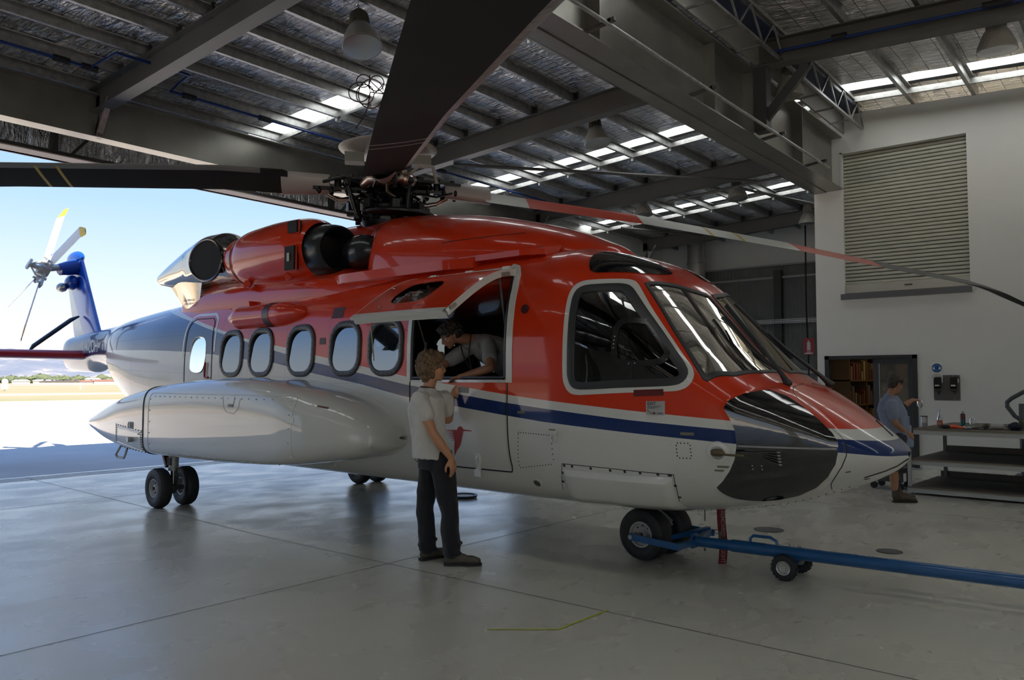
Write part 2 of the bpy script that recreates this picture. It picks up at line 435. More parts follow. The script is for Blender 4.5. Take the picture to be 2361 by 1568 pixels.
# white workshop wall with door opening and shutter opening
zt = lambda x: 6.93 - .055 * abs(x + 5.2)
def wall_with_holes(name, x0, x1, y, th, top, holes, m):
    xs = sorted(set([x0, x1] + [h[0] for h in holes] + [h[1] for h in holes])); b = B()
    for a, c in zip(xs[:-1], xs[1:]):
        hs = sorted([(h[2], h[3]) for h in holes if h[0] <= a + 1e-6 and h[1] >= c - 1e-6])
        z = 0
        for lo, hi in hs:
            if lo > z: b.bb((a, y, z), (c, y + th, lo))
            z = hi
        b.prism([(a, y, z), (c, y, z), (c, y, top(c)), (a, y, top(a))], (0, th, 0))
    return tag(b.build(name, m, smooth=False), kind='structure')
DX0, DX1, DZ = -5.05, -3.48, 2.06
wall_with_holes('wall_right', -5.25, XE, YR, .12, zt, [(DX0, DX1, 0, DZ), (-4.73, -2.53, 3.31, 6.11)], M_WALL)
b = B(); b.bb((-5.25, YR + .13, 0), (-5.13, YF - .12, 6.9)); tag(b.build('wall_return', M_WALL, smooth=False), kind='structure')
# near/side/back walls out of view; their openings are added to let in more daylight
b = B(); b.bb((XE, YN, 4.4), (XE + .1, YR, 6.2)); b.bb((XE, -2, 0), (XE + .1, YR, 4.4)); b.bb((XE, YN, 0), (XE + .1, -13, 4.4)); tag(b.build('wall_near_side', M_WALL2, smooth=False), kind='structure')
wall_with_holes('wall_back', XD - .1, XE, YN - .12, .12, roofz, [(.5, 10.5, 0, 5.4)], M_WALL2)
# roller shutter in the upper opening
k = NT('shutter_slats'); k.color(k.ramp(k.noise(k.coord('Object', (1, 1, 3)), 3, 4), [(.3, (.50, .49, .42)), (.7, (.56, .55, .47))])); k.rough(.42); M_SHUT = k.m
b = B(); prof = []
n_s = 38; zz = np.linspace(3.50, 6.15, n_s)
for z in zz: prof += [(0, z), (.022, z + .012), (.022, z + .052), (0, z + .062)]
P = [[(x, YR + .10 - q, z) for q, z in prof] for x in (-4.73, -2.53)]
b.grid(P); b.bb((-4.73, YR + .05, 3.33), (-2.53, YR + .10, 3.50)); b.bb((-4.73, YR + .1, 3.3), (-2.53, YR + .12, 6.2))
sh = b.build('door_2', M_SHUT, smooth=False); tag(sh, kind='structure')
b = B(); b.bb((-3.62, YR + .035, 3.41), (-3.49, YR + .05, 3.435)); b.build('handle', mat('bronze_handle', (.10, .08, .05), .4, .5), sh, smooth=False)
b = B(); b.bb((-4.76, YR - .05, 3.20), (-2.50, YR + .02, 3.31)); tag(b.build('trim_2', mat('steel_angle', (.17, .18, .19), .4, .5), smooth=False), kind='structure')
b = B(); b.bb((-4.74, YR - .012, 3.31), (-4.70, YR + .1, 6.13)); b.bb((-4.74, YR - .012, 6.10), (-2.52, YR + .1, 6.14)); tag(b.build('trim_3', M_WALL, smooth=False), kind='structure')
# sliding/hinged door to the store, frame, store room behind
M_DOORF = mat('charcoal_door_frame', (.035, .038, .042), .4)
b = B()
b.bb((DX0 - .05, YR - .03, 0), (DX0 + .03, YR + .14, DZ + .04)); b.bb((DX1 - .03, YR - .03, 0), (DX1 + .05, YR + .14, DZ + .04)); b.bb((DX0 - .05, YR - .03, DZ - .03), (DX1 + .05, YR + .14, DZ + .04))
tag(b.build('trim_4', M_DOORF, smooth=False), kind='structure')
d = empty('door_1', ((DX0 + DX1) / 2 + .04, YR + .09, 0)); tag(d, kind='structure')
wd = DX1 - .03 - ((DX0 + DX1) / 2 + .04)
b = B(); b.bb((0, -.02, 0), (wd, .02, 1.15)); b.bb((0, -.02, 1.15), (.12, .02, 2.03)); b.bb((wd - .10, -.02, 1.15), (wd, .02, 2.03)); b.bb((.12, -.02, 1.93), (wd - .1, .02, 2.03))
b.build('leaf', mat('grey_blue_door', (.055, .062, .072), .45), d, smooth=False)
k = NT('door_glass'); k.bsdf.inputs['Transmission Weight'].default_value = .9; k.bsdf.inputs['Roughness'].default_value = .02; k.color((.8, .85, .82, 1)); k.bsdf.inputs['IOR'].default_value = 1.45; M_GLASS = k.m
b = B(); b.bb((.12, -.006, 1.15), (wd - .1, .006, 1.93)); b.build('pane', M_GLASS, d, smooth=False)
b = B(); b.bb((.115, -.026, 1.13), (wd - .095, -.018, 1.15)); b.bb((.105, -.026, 1.13), (.12, -.018, 1.94)); b.build('bead', mat('steel_bead', (.45, .45, .45), .4, .6), d, smooth=False)
b = B(); xb0, xb1, yb = -5.13, -1.5, YR + 4.2
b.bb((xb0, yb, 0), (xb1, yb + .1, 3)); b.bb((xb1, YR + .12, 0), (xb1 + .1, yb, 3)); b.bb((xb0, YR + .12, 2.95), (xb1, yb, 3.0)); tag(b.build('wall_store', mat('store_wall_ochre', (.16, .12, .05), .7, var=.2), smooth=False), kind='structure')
# store clutter: a rack with parts on the wall behind the door
rk = empty('storage_rack', (-5.08, YR + .35, 0), 0, 'tall dim rack crowded with hanging parts seen through the store doorway', 'rack')
b = B()
for y in (0, 1.2, 2.4, 3.6): b.bb((0, y, 0), (.34, y + .04, 2.3))
for z in (.1, .6, 1.1, 1.6, 2.1): b.bb((0, 0, z), (.34, 3.64, z + .03))
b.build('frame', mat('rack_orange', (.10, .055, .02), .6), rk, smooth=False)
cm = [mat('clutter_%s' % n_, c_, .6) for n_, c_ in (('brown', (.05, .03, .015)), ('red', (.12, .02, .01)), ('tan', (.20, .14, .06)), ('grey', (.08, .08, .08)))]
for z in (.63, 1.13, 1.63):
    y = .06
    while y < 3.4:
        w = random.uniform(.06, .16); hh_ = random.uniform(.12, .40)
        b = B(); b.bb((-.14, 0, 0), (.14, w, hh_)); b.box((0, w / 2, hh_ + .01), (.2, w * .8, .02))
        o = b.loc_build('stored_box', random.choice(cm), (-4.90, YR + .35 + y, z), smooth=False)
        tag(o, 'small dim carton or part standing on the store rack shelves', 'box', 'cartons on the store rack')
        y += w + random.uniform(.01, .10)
o = B().lathe([(.0, 0), (.13, .0), (.17, .03), (.13, .06), (.09, .06), (.075, .03), (.09, 0)], (0, 0, 0), (1, 0, 0), 24).loc_build('cable_reel', mat('pale_reel', (.16, .15, .12), .6), (-4.72, YR + 1.1, 1.45))
tag(o, 'round pale coil hanging in the dark store behind the doorway', 'reel')
ld = bpy.data.lights.new('store_lamp', 'AREA'); lo_s = bpy.data.objects.new('store_lamp', ld); COL.objects.link(lo_s); ld.energy = 9; ld.size = 1.2; ld.color = (1, .80, .50); lo_s.location = (-3.6, YR + 1.6, 2.85)
# diagonal roof ties in the far bay
b = B()
for p_, q_ in (((-12.6, 20.9, 6.3), (-10.4, 25.8, 6.35)), ((-7.6, 17.9, 6.2), (-6.2, 23.6, 6.3)), ((-9.5, 18.0, 6.15), (-5.6, 17.9, 6.35)), ((-11.2, 11.9, 6.1), (-7.0, 17.6, 6.2))): b.cyl(p_, q_, .035, n=8)
tag(b.build('roof_tie', M_STEEL), kind='structure')
# exhaust flue
fl_ = empty('flue_pipe', (-12.55, YF - .7, 0), 0, 'large round galvanised flue pipe standing in the far corner', 'pipe')
b = B(); b.cyl((0, 0, 1.2), (0, 0, 4.6), .30, n=32, caps=False); b.cyl((0, 0, 4.6), (0, 0, 6.45), .31, n=32, caps=False); b.build('pipe', mat('flue_galv', (.5, .5, .49), .28, .9), fl_)
for z in (2.9, 4.6, 5.75): B().cyl((0, 0, z - .03), (0, 0, z + .03), .33, n=32).build('collar', M_GALV, fl_)
B().bb((-.35, -.35, 0), (.35, .35, 1.2)).build('base_box', M_GALV, fl_, smooth=False)
# drop cable with fire sign
cb = B(); cb.tube([(-8.78, YF - .45, 6.9), (-8.8, YF - .45, 4), (-8.76, YF - .45, 2.6), (-8.74, YF - .45, .4)], .025, 8); o = cb.build('drop_cord', mat('black_rubber', (.012, .012, .012), .6), origin=(-8.78, YF - .45, .4))
tag(o, 'thin black cable hanging from the roof beside the white wall corner', 'cable')
sg = empty('fire_extinguisher_sign', (-8.72, YF - .5, 2.72), 0, 'small red sign with a white extinguisher symbol on the dark far wall', 'sign')
B().bb((-.17, -.01, -.27), (.17, .01, .27)).build('plate', mat('sign_red', (.38, .02, .03), .4), sg, smooth=False)
b = B(); b.bb((-.055, -.016, -.13), (.055, -.011, .13)); b.cyl((0, -.0135, .13), (0, -.0135, .19), .03, n=10); b.bb((-.13, -.016, -.245), (.13, -.011, -.205)); b.bb((-.06, -.016, -.19), (.06, -.011, -.165))
b.build('symbol', mat('sign_white', (.7, .7, .7), .5), sg, smooth=False)

# high-bay lamps
def make_lamp():
    t = empty('hanging_high_bay_lamp', (0, 0, 0))
    b = B(); b.lathe([(.0, .32), (.07, .32), (.085, .30), (.085, .12), (.10, .10)], n=24); b.build('gear_housing', mat('lamp_cream', (.42, .39, .32), .5), t)
    b = B()
    for i in range(16):
        a = 2 * PI * i / 16; c, s = math.cos(a), math.sin(a)
        b.raw([(c * .085, s * .085, .30), (c * .12, s * .12, .26), (c * .13, s * .13, .10), (c * .085, s * .085, .10)], [(0, 1, 2, 3)])
    b.build('cooling_fins', MATS['lamp_cream'], t, smooth=False)
    b = B(); b.lathe([(.10, .10), (.16, .02), (.23, -.14), (.25, -.22), (.255, -.22), (.235, -.13), (.165, .03), (.105, .115)], n=32)
    b.build('reflector', mat('ribbed_shade', (.50, .48, .42), .35, 0, **{'Transmission Weight': .25}), t)
    b = B(); b.lathe([(0, -.235), (.12, -.232), (.24, -.222), (.248, -.215)], n=32); b.build('lens', mat('lamp_lens', (.12, .12, .115), .25, 0, **{'Transmission Weight': .4}), t)
    b = B(); b.tube([(0, 0, .32), (0, 0, .36), (.02, 0, .40), (0, 0, .44), (-.02, 0, .40)], .008, 6); b.build('hook', M_GALV, t)
    return t
LP = [(-8.35, 7.0, 6.42, 'high bay lamp hanging nearest the propeller blade, upper left', 1.1, (-.12, -.28)),
      (-8.23, 12.74, 6.40, 'high bay lamp above the middle skylight strip, beside the long roof beam', 1.0, (-.1, -.2)),
      (-8.05, 18.95, 6.42, 'high bay lamp hanging over the far skylight strip', 1.0, (-.08, -.12)),
      (-10.6, 18.7, 6.30, 'high bay lamp low beside the far rafter, half hidden by the rotor blade', 1.0, (-.05, -.1)),
      (-7.62, 22.9, 6.35, 'high bay lamp farthest away, next to the white wall corner', 1.0, (0, 0)),
      (-4.45, 12.6, 6.42, 'high bay lamp next to the knee brace of the ridge girder', .95, (.05, .0)),
      (-1.55, 12.5, 6.38, 'high bay lamp at the right, above the roller shutter', 1.0, (.05, .0))]
L0 = make_lamp()
for i, (x, y, z, lb, sc, rt) in enumerate(LP):
    o = L0 if i == 0 else copy_tree(L0)
    o.location = (x, y, z - .02); o.scale = (sc,) * 3; o.rotation_euler = (rt[0], rt[1], 0)
    tag(o, lb, 'ceiling lamp', 'high bay lamps under the roof')

# blue air line along the purlins, black couplings
M_BLUEP = mat('blue_pipe', (.008, .035, .17), .45)
bp = empty('compressed_air_line', (-12.42, 4.0, 6.36), 0, 'blue air pipe running under the roof above the door beam, with jogs and couplings', 'pipe')
y0 = 4.0
b = B(); b.tube([(0, -18 - y0 + 4, .01), (0, 5.15 - y0, 0), (.78, 5.2 - y0, .04), (.80, 6.2 - y0 + .1, .04), (0, 6.42 - y0, 0), (0, 17.4 - y0, .0)], .024, 8); b.build('pipe', M_BLUEP, bp)
for y in (4.75, 5.15, 6.75, 12.8, 8.2):
    B().cyl((0, y - y0 - .11, 0), (0, y - y0 + .11, 0), .05, n=12).build('coupling', MATS['black_rubber'], bp)
bp = empty('compressed_air_line', (-4.4, 11.72, 6.62), 0, 'dark blue pipe lying along the top of the right-hand roof beam', 'pipe')
B().tube([(0, 0, .0), (16, 0, -.88)], .022, 8).build('pipe', M_BLUEP, bp)
for x in (1.0, 2.9, 3.05): B().cyl((x - .1, 0, .03 - .055 * x), (x + .1, 0, .02 - .055 * x), .045, n=12).build('coupling', MATS['black_rubber'], bp)
# hanging coil of air hose
b = B(); c0 = vec((0, 0, 0))
def loop(cx, cy, r, z, tilt, n=22): return [(cx + r * math.cos(t), cy + .15 * r * math.sin(t), z + r * math.sin(t) * tilt) for t in np.linspace(0, 2 * PI, n)]
pts = [(0, 0, .0)] + loop(-.10, 0, .11, -.10, 1) + loop(.02, .02, .20, -.30, 1.25) + loop(-.16, .0, .17, -.28, 1) + [(-.02, 0, -.50), (-.10, .02, -.70), (-.22, .02, -.86)]
b.tube(pts, .009, 6); pts2 = loop(.1, .05, .12, -.12, 1.1) + loop(-.08, .05, .14, -.3, 1.2); b.tube(pts2, .009, 6)
o = b.loc_build('hanging_air_hose', mat('red_hose', (.05, .015, .012), .5), (-9.55, 8.2, 6.47)); tag(o, 'loose coil of thin dark hose hanging from a purlin by the skylight', 'hose')
o.rotation_euler = (0, 0, R_(39))
# ------------------------------------------------------------------ outside: apron, grass, trees, houses, hills
k = NT('apron_concrete'); v = k.coord('Object'); n1 = k.noise(v, .4, 6, .6)
k.color(k.ramp(n1, [(.3, (.42, .39, .36)), (.7, (.55, .51, .47))])); k.rough(.7); M_APRON = k.m
b = B(); b.bb((-40, -120, -.32), (-14.85, 120, -.012)); tag(b.build('ground_apron', M_APRON, smooth=False), kind='structure')
b = B(); b.bb((-70, -180, -.34), (-40, 180, -.03)); tag(b.build('ground_gravel', mat('pale_gravel', (.42, .34, .265), .9, var=.2, vscale=.6), smooth=False), kind='structure')
b = B(); b.bb((-14.85, -60, -.32), (60, YN, -.012)); b.bb((XE, YN, -.32), (60, 40, -.012)); tag(b.build('ground_apron', M_APRON, smooth=False), kind='structure')
k = NT('dry_grass'); v = k.coord('Object', (1, .25, 1)); n1 = k.noise(v, .035, 6, .65, .5); n2 = k.noise(k.coord('Object'), .5, 4)
k.color(k.mix(.25, k.ramp(n1, [(.35, (.25, .20, .125)), (.5, (.22, .185, .11)), (.60, (.15, .155, .07)), (.8, (.24, .195, .13))]), k.ramp(n2, [(.3, (.20, .17, .11)), (.7, (.28, .235, .165))]))); k.rough(.95)
b = B(); b.bb((-6000, -6000, -.36), (6000, 6000, -.05)); tag(b.build('ground_grass', k.m, smooth=False), kind='structure')
b = B(); b.bb((-110, -600, -.05), (-98, 900, -.042)); b.bb((-330, -600, -.05), (-280, 1200, -.04)); tag(b.build('ground_taxiway', mat('taxiway_asphalt', (.24, .23, .23), .9), smooth=False), kind='structure')
# apron joints
b = B()
for yy in (-8, 4, 16): strip(b, (-40, yy), (-14.9, yy), .02, -.009)
for xx in (-27, -34): strip(b, (xx, -60), (xx, 60), .02, -.009)
tag(b.build('apron_joint', M_JOINT, smooth=False), kind='structure')
# hills: three ridges, blue grey with pale clearings
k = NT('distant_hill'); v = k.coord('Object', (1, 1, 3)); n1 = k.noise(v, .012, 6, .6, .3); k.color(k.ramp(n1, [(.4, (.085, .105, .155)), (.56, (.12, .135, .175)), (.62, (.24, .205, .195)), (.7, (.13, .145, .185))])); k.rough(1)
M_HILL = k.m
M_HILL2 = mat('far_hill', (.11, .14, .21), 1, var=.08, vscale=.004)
def ridge(name, dist, depth, hfun, m, a0, a1, n=260):
    P = []
    for a in np.radians(np.linspace(a0, a1, n)):
        row = []
        for t in np.linspace(0, 1, 12):
            d_ = dist + depth * t; hgt = hfun(math.degrees(a)) * math.sin(min(1, t * 1.6) * PI / 2) ** 1.3
            row.append((math.cos(a) * d_, math.sin(a) * d_, hgt - 2 + 3 * math.sin(a * 90 + t * 7)))
        P.append(row)
    b = B(); b.grid(P); o = b.build(name, m); tag(o, kind='structure')
h1 = lambda a: 82 + 14 * math.sin(a * .21) + 7 * math.sin(a * .9 + 1) + 3 * math.sin(a * 2.7)
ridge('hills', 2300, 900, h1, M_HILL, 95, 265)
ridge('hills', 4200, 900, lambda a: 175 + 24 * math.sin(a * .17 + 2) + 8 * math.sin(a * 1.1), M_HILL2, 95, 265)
# tree line: individual bushy trees (nearest), rest as one mass
M_LEAF = [mat('gum_leaf_%s' % n_, c_, .9, var=.35, vscale=1.2) for n_, c_ in (('olive', (.07, .088, .045)), ('grey', (.10, .115, .075)), ('dark', (.045, .065, .035)))]
def tree_mesh(seed, r, h):
    rg = random.Random(seed); b = B()
    for i in range(9):
        a = rg.uniform(0, 2 * PI); q = rg.uniform(0, r * .6); s_ = rg.uniform(.35, .6) * r
        b.ell((q * math.cos(a), q * math.sin(a), h * rg.uniform(.35, .8)), (s_, s_, s_ * .8), 8, 6)
    V = np.array(b.V); V += rng.normal(0, r * .06, V.shape); b.V = [tuple(v_) for v_ in V]
    return b
protos = []
for s_ in range(4):
    t = empty('gum_tree', (0, 0, 0)); b = tree_mesh(s_, 4.5, 7.5); b.build('crown', M_LEAF[s_ % 3], t, smooth=False)
    B().cyl((0, 0, -.2), (.1, 0, 4), .25, .15, 8).build('trunk', mat('bark', (.2, .16, .12), .9), t); protos.append(t)
# image x 0..290 lies at world azimuths ~ 129+ (29..32.8) deg; trees 480..560 m away
def azim(px): return PI / 2 + R_(39) + math.atan((1180.5 - px) / 1830)
LBT = ['olive green bushy tree in the tree line behind the airfield', 'grey green rounded tree in the tree line behind the airfield', 'dark green tree in the tree line behind the airfield', 'pale olive tree in the tree line behind the airfield']
cnt = 0
for i in range(70):
    px = -12 + i * 4.7; a = azim(px + random.uniform(-2, 2)); d_ = 470 + random.uniform(0, 90); s_ = i % 4
    o = protos[s_] if i < 4 else copy_tree(protos[s_])
    sc = random.uniform(.32, .52); o.location = (math.cos(a) * d_, math.sin(a) * d_, -.05); o.scale = (sc * 1.3, sc * 1.3, sc * .9); o.rotation_euler = (0, 0, random.uniform(0, 6))
    tag(o, LBT[s_], 'tree', 'trees beyond the airfield')
b = B()
for i in range(300):
    a = R_(random.uniform(100, 250)); d_ = 560 + random.uniform(0, 160); s_ = random.uniform(2.2, 3.6)
    b.ell((math.cos(a) * d_, math.sin(a) * d_, s_ * .7), (s_ * 1.6, s_ * 1.6, s_ * .9), 8, 5)
V = np.array(b.V); V += rng.normal(0, .4, V.shape); b.V = [tuple(v_) for v_ in V]
o = b.build('distant_trees', M_LEAF[0], smooth=False); tag(o, 'continuous mass of trees behind the nearer tree line', 'trees', kind='stuff')
# houses
def house(px, d_, w, h_, roofm, lb, dep=8):
    h_ *= .55; w *= .6
    a = azim(px); t = empty('house', (math.cos(a) * d_, math.sin(a) * d_, -.05), a - PI / 2, lb, 'house', 'houses in front of the trees')
    B().bb((-w / 2, -dep / 2, 0), (w / 2, dep / 2, h_)).build('walls', mat('house_wall', (.62, .56, .5), .8), t, smooth=False)
    rz = h_ + .7; b = B(); b.raw([(-w / 2 - .4, -dep / 2 - .4, h_), (w / 2 + .4, -dep / 2 - .4, h_), (w / 2 + .4, dep / 2 + .4, h_), (-w / 2 - .4, dep / 2 + .4, h_), (-w / 2 + 1, 0, rz), (w / 2 - 1, 0, rz)], [(0, 1, 5, 4), (2, 3, 4, 5), (1, 2, 5), (3, 0, 4), (0, 3, 2, 1)])
    b.build('roof', roofm, t, smooth=False)
    for x in np.arange(-w / 2 + 1.5, w / 2 - 1, 3.2): B().bb((x, dep / 2, 1), (x + 1.1, dep / 2 + .05, 2.1)).build('window', mat('far_window', (.05, .06, .07), .2), t, smooth=False)
RW, RR, RD = mat('white_roof', (.75, .72, .68), .5), mat('terracotta_roof', (.24, .085, .06), .7), mat('dark_roof', (.06, .05, .045), .7)
house(50, 440, 12, 2.2, RW, 'low white roofed house at the tree line, leftmost of the row')
house(104, 452, 16, 2.4, RW, 'long white roofed house at the tree line, right of the leftmost one')
house(140, 430, 28, 1.6, RD, 'long low building with a near black roof on the airfield edge', 6)
house(188, 440, 24, 1.8, RR, 'long terracotta roofed building on the airfield edge', 6)
house(215, 475, 12, 4.0, RW, 'taller white house behind the terracotta roofed building')
house(250, 440, 20, 2.4, RR, 'terracotta roofed house beside the helicopter body')
# white radome mast, thin marker pole
a = azim(13); rd = empty('radome_mast', (math.cos(a) * 150, math.sin(a) * 150, -.05), 0, 'white ball topped mast standing in the dry grass at far left', 'mast')
M_WHT = mat('bright_white', (.85, .85, .85), .5)
B().cyl((0, 0, 0), (0, 0, 1.2), .08, n=10).build('pole', M_WHT, rd); B().cyl((0, 0, .3), (0, 0, 1.1), .5, n=20).build('drum', M_WHT, rd); B().ell((0, 0, 1.45), .46, 20, 12).build('ball', M_WHT, rd)
a = azim(187); o = B().cyl((0, 0, 0), (0, 0, 1.25), .10, n=8).loc_build('marker_post', M_WHT, (math.cos(a) * 170, math.sin(a) * 170, -.05)); tag(o, 'short white marker post in the dry grass', 'post')

# ------------------------------------------------------------------ light
w = bpy.data.worlds.new('World'); SC.world = w; w.use_nodes = True; nt = w.node_tree; bg = nt.nodes['Background']
tc = nt.nodes.new('ShaderNodeTexCoord'); sp = nt.nodes.new('ShaderNodeSeparateXYZ'); nt.links.new(tc.outputs['Generated'], sp.inputs[0])
rp = nt.nodes.new('ShaderNodeValToRGB'); nt.links.new(sp.outputs[2], rp.inputs[0]); e = rp.color_ramp.elements
e[0].position = 0; e[0].color = (.98, 1.0, 1.02, 1); e[1].position = 1; e[1].color = (.28, .50, 1.0, 1)
for p_, c_ in ((.08, (.86, .95, 1.03)), (.2, (.50, .73, 1.08)), (.34, (.30, .55, 1.1)), (.6, (.24, .48, 1.05))):
    q = e.new(p_); q.color = (*c_, 1)
nt.links.new(rp.outputs[0], bg.inputs[0]); bg.inputs[1].default_value = .80
sd = bpy.data.lights.new('sun', 'SUN'); so = bpy.data.objects.new('sun', sd); COL.objects.link(so)
sd.energy = 13; sd.angle = R_(.6); sd.color = (1, .89, .72)
so.rotation_euler = Vector((-.93, .31, -1)).to_track_quat('-Z', 'Y').to_euler(); so.location = (0, 0, 20)
# daylight portal in the big door opening (guides sampling of the real sky, emits nothing itself)
pd = bpy.data.lights.new('door_portal', 'AREA'); po = bpy.data.objects.new('door_portal', pd); COL.objects.link(po)
pd.shape = 'RECTANGLE'; pd.size = 31.4; pd.size_y = 5.4; pd.cycles.is_portal = True
po.location = (-14.9, 1.7, 2.75); po.rotation_euler = (R_(90), 0, R_(-90))
pd2 = bpy.data.lights.new('added_opening_portal', 'AREA'); po2 = bpy.data.objects.new('added_opening_portal', pd2); COL.objects.link(po2)  # sampling portal for the added back wall opening, emits nothing itself
pd2.shape = 'RECTANGLE'; pd2.size = 10; pd2.size_y = 5.4; pd2.cycles.is_portal = True
po2.location = (5.5, -14.2, 2.7); po2.rotation_euler = (R_(90), 0, 0)
SC.cycles.max_bounces = 10; SC.cycles.diffuse_bounces = 5; SC.cycles.glossy_bounces = 5; SC.cycles.transmission_bounces = 8
SC.cycles.sample_clamp_indirect = 6.0
SC.cycles.caustics_reflective = False
SC.cycles.use_denoising = True
# ------------------------------------------------------------------ helicopter (local axes: x nose, y port, z up; origin on the floor between the main wheels)
HELI = empty('helicopter', (-10.048, 6.868, 0), R_(-2.482), 'red, white and blue twin engine helicopter in the hangar with side hatch open', 'helicopter')
HR = HELI
ST = np.array([
(-7.95,.12,2.0,2.2,2.46,2.2,2.2),(-7.85,.17,1.86,2.2,2.50,2.3,2.3),(-7.2,.24,1.80,2.2,2.55,2.4,2.4),(-6.4,.28,1.78,2.25,2.60,2.5,2.5),(-6.1,.30,1.92,2.25,2.61,2.5,2.5),(-5.2,.38,1.82,2.25,2.65,2.6,2.6),(-4.7,.52,1.70,2.2,2.67,2.5,2.5),
(-4.2,.73,1.52,2.12,2.69,2.5,2.5),(-3.7,.88,1.33,2.05,2.72,2.6,2.6),(-3.0,1.02,1.08,1.95,2.76,2.7,2.7),(-2.2,1.11,.83,1.8,2.80,3.0,2.9),(-1.2,1.16,.62,1.7,2.84,3.4,3.1),
(0.0,1.17,.53,1.6,2.87,3.8,3.4),(1.5,1.17,.50,1.6,2.87,4.0,3.5),(5.0,1.17,.50,1.6,2.87,4.0,3.6),(6.0,1.16,.50,1.56,2.86,3.8,3.4),(6.2,1.16,.50,1.55,2.82,3.8,3.3),(6.6,1.14,.50,1.5,2.68,3.5,3.1),
(6.9,1.11,.51,1.46,2.47,3.3,3.0),(7.2,1.05,.54,1.42,2.15,3.0,2.9),(7.45,.99,.57,1.38,1.87,2.8,2.8),(7.65,.93,.61,1.33,1.70,2.7,2.6),(7.9,.82,.67,1.27,1.57,2.5,2.4),
(8.15,.68,.76,1.2,1.42,2.3,2.2),(8.4,.48,.87,1.11,1.25,2.1,2.1),(8.55,.27,.97,1.07,1.14,2.0,2.0),(8.61,.02,1.05,1.07,1.09,2.0,2.0)])
def pch(xs, ys, x):
    xs = np.asarray(xs, float); ys = np.asarray(ys, float); h = np.diff(xs); d = np.diff(ys) / h
    m = np.zeros_like(ys); m[0] = d[0]; m[-1] = d[-1]
    for i in range(1, len(xs) - 1):
        if d[i - 1] * d[i] > 0:
            w1 = 2 * h[i] + h[i - 1]; w2 = h[i] + 2 * h[i - 1]; m[i] = (w1 + w2) / (w1 / d[i - 1] + w2 / d[i])
    x = np.clip(np.asarray(x, float), xs[0], xs[-1]); i = np.clip(np.searchsorted(xs, x) - 1, 0, len(xs) - 2); t = (x - xs[i]) / h[i]
    return (2*t**3-3*t**2+1)*ys[i]+(t**3-2*t**2+t)*h[i]*m[i]+(-2*t**3+3*t**2)*ys[i+1]+(t**3-t**2)*h[i]*m[i+1]
class Loft:
    """superelliptic body: columns x, half width, z bottom, z of widest, z top, exponent below, exponent above"""
    def __init__(s, T, yc=None): s.T = np.asarray(T, float); s.yc = yc
    def par(s, x): return [pch(s.T[:, 0], s.T[:, k], x) for k in range(1, 7)]
    def ycen(s, x): return 0 * x if s.yc is None else pch(s.yc[:, 0], s.yc[:, 1], x)
    def sect(s, x, n):
        w, zb, zm, zt, nb, nt = [float(v) for v in s.par(x)]
        t = np.linspace(-PI / 2, 3 * PI / 2, 721); c, q = np.cos(t), np.sin(t)
        e = 2 / np.where(q >= 0, nt, nb); hh = np.where(q >= 0, zt - zm, zm - zb)
        y = w * np.sign(c) * np.abs(c) ** e; z = zm + hh * np.sign(q) * np.abs(q) ** e
        L = np.concatenate([[0], np.cumsum(np.hypot(np.diff(y), np.diff(z)))]); u = np.linspace(0, L[-1], n + 1)
        yy, zz = np.interp(u, L, y), np.interp(u, L, z)
        return np.stack([np.full(n + 1, x), yy + float(s.ycen(x)), zz], -1)
    def side(s, x, z, sgn=-1):
        w, zb, zm, zt, nb, nt = s.par(x); d = np.asarray(z) - zm; n = np.where(d >= 0, nt, nb); hh = np.where(d >= 0, zt - zm, zm - zb)
        r = np.clip(1 - np.clip(np.abs(d / hh), 0, 1) ** n, 0, 1)
        return np.stack([np.asarray(x, float), s.ycen(x) + sgn * w * r ** (1 / n), np.asarray(z, float)], -1)
    def top(s, x, y):
        w, zb, zm, zt, nb, nt = s.par(x); r = np.clip(1 - np.clip(np.abs((np.asarray(y) - s.ycen(x)) / w), 0, 1) ** nt, 0, 1)
        return np.stack([np.asarray(x, float), np.asarray(y, float), zm + (zt - zm) * r ** (1 / nt)], -1)
    def ev(s, P2, kind, sgn=-1):
        P2 = np.asarray(P2, float)
        return s.side(P2[..., 0], P2[..., 1], sgn) if kind == 'side' else s.top(P2[..., 0], P2[..., 1])
    def nor(s, P2, kind, sgn=-1):
        P2 = np.asarray(P2, float); e = 4e-3
        a = s.ev(P2 + [e, 0], kind, sgn) - s.ev(P2 - [e, 0], kind, sgn); b_ = s.ev(P2 + [0, e], kind, sgn) - s.ev(P2 - [0, e], kind, sgn)
        n = np.cross(a, b_); n /= np.linalg.norm(n, axis=-1, keepdims=True) + 1e-12
        n *= np.where(n[..., 1:2] * sgn < 0, -1, 1) if kind == 'side' else np.where(n[..., 2:3] < 0, -1, 1)
        return n
    def on(s, P2, kind, sgn=-1, h=0.0):
        h = np.asarray(h)
        return s.ev(P2, kind, sgn) + s.nor(P2, kind, sgn) * (h[..., None] if h.ndim else h)
def in_poly(P, poly):
    x, y = P[:, 0], P[:, 1]; r = np.zeros(len(P), bool); n = len(poly)
    for i in range(n):
        (x1, y1), (x2, y2) = poly[i], poly[(i + 1) % n]
        c = ((y1 > y) != (y2 > y)) & (x < (x2 - x1) * (y - y1) / (y2 - y1 + 1e-15) + x1); r ^= c
    return r
def near_poly(P, poly):
    best = np.full(len(P), 1e9); Q = P.copy(); n = len(poly)
    for i in range(n):
        a = poly[i]; d = poly[(i + 1) % n] - a; t = np.clip(((P - a) @ d) / (d @ d + 1e-15), 0, 1); C_ = a + t[:, None] * d
        dd = np.linalg.norm(P - C_, axis=1); m_ = dd < best; best[m_] = dd[m_]; Q[m_] = C_[m_]
    return Q
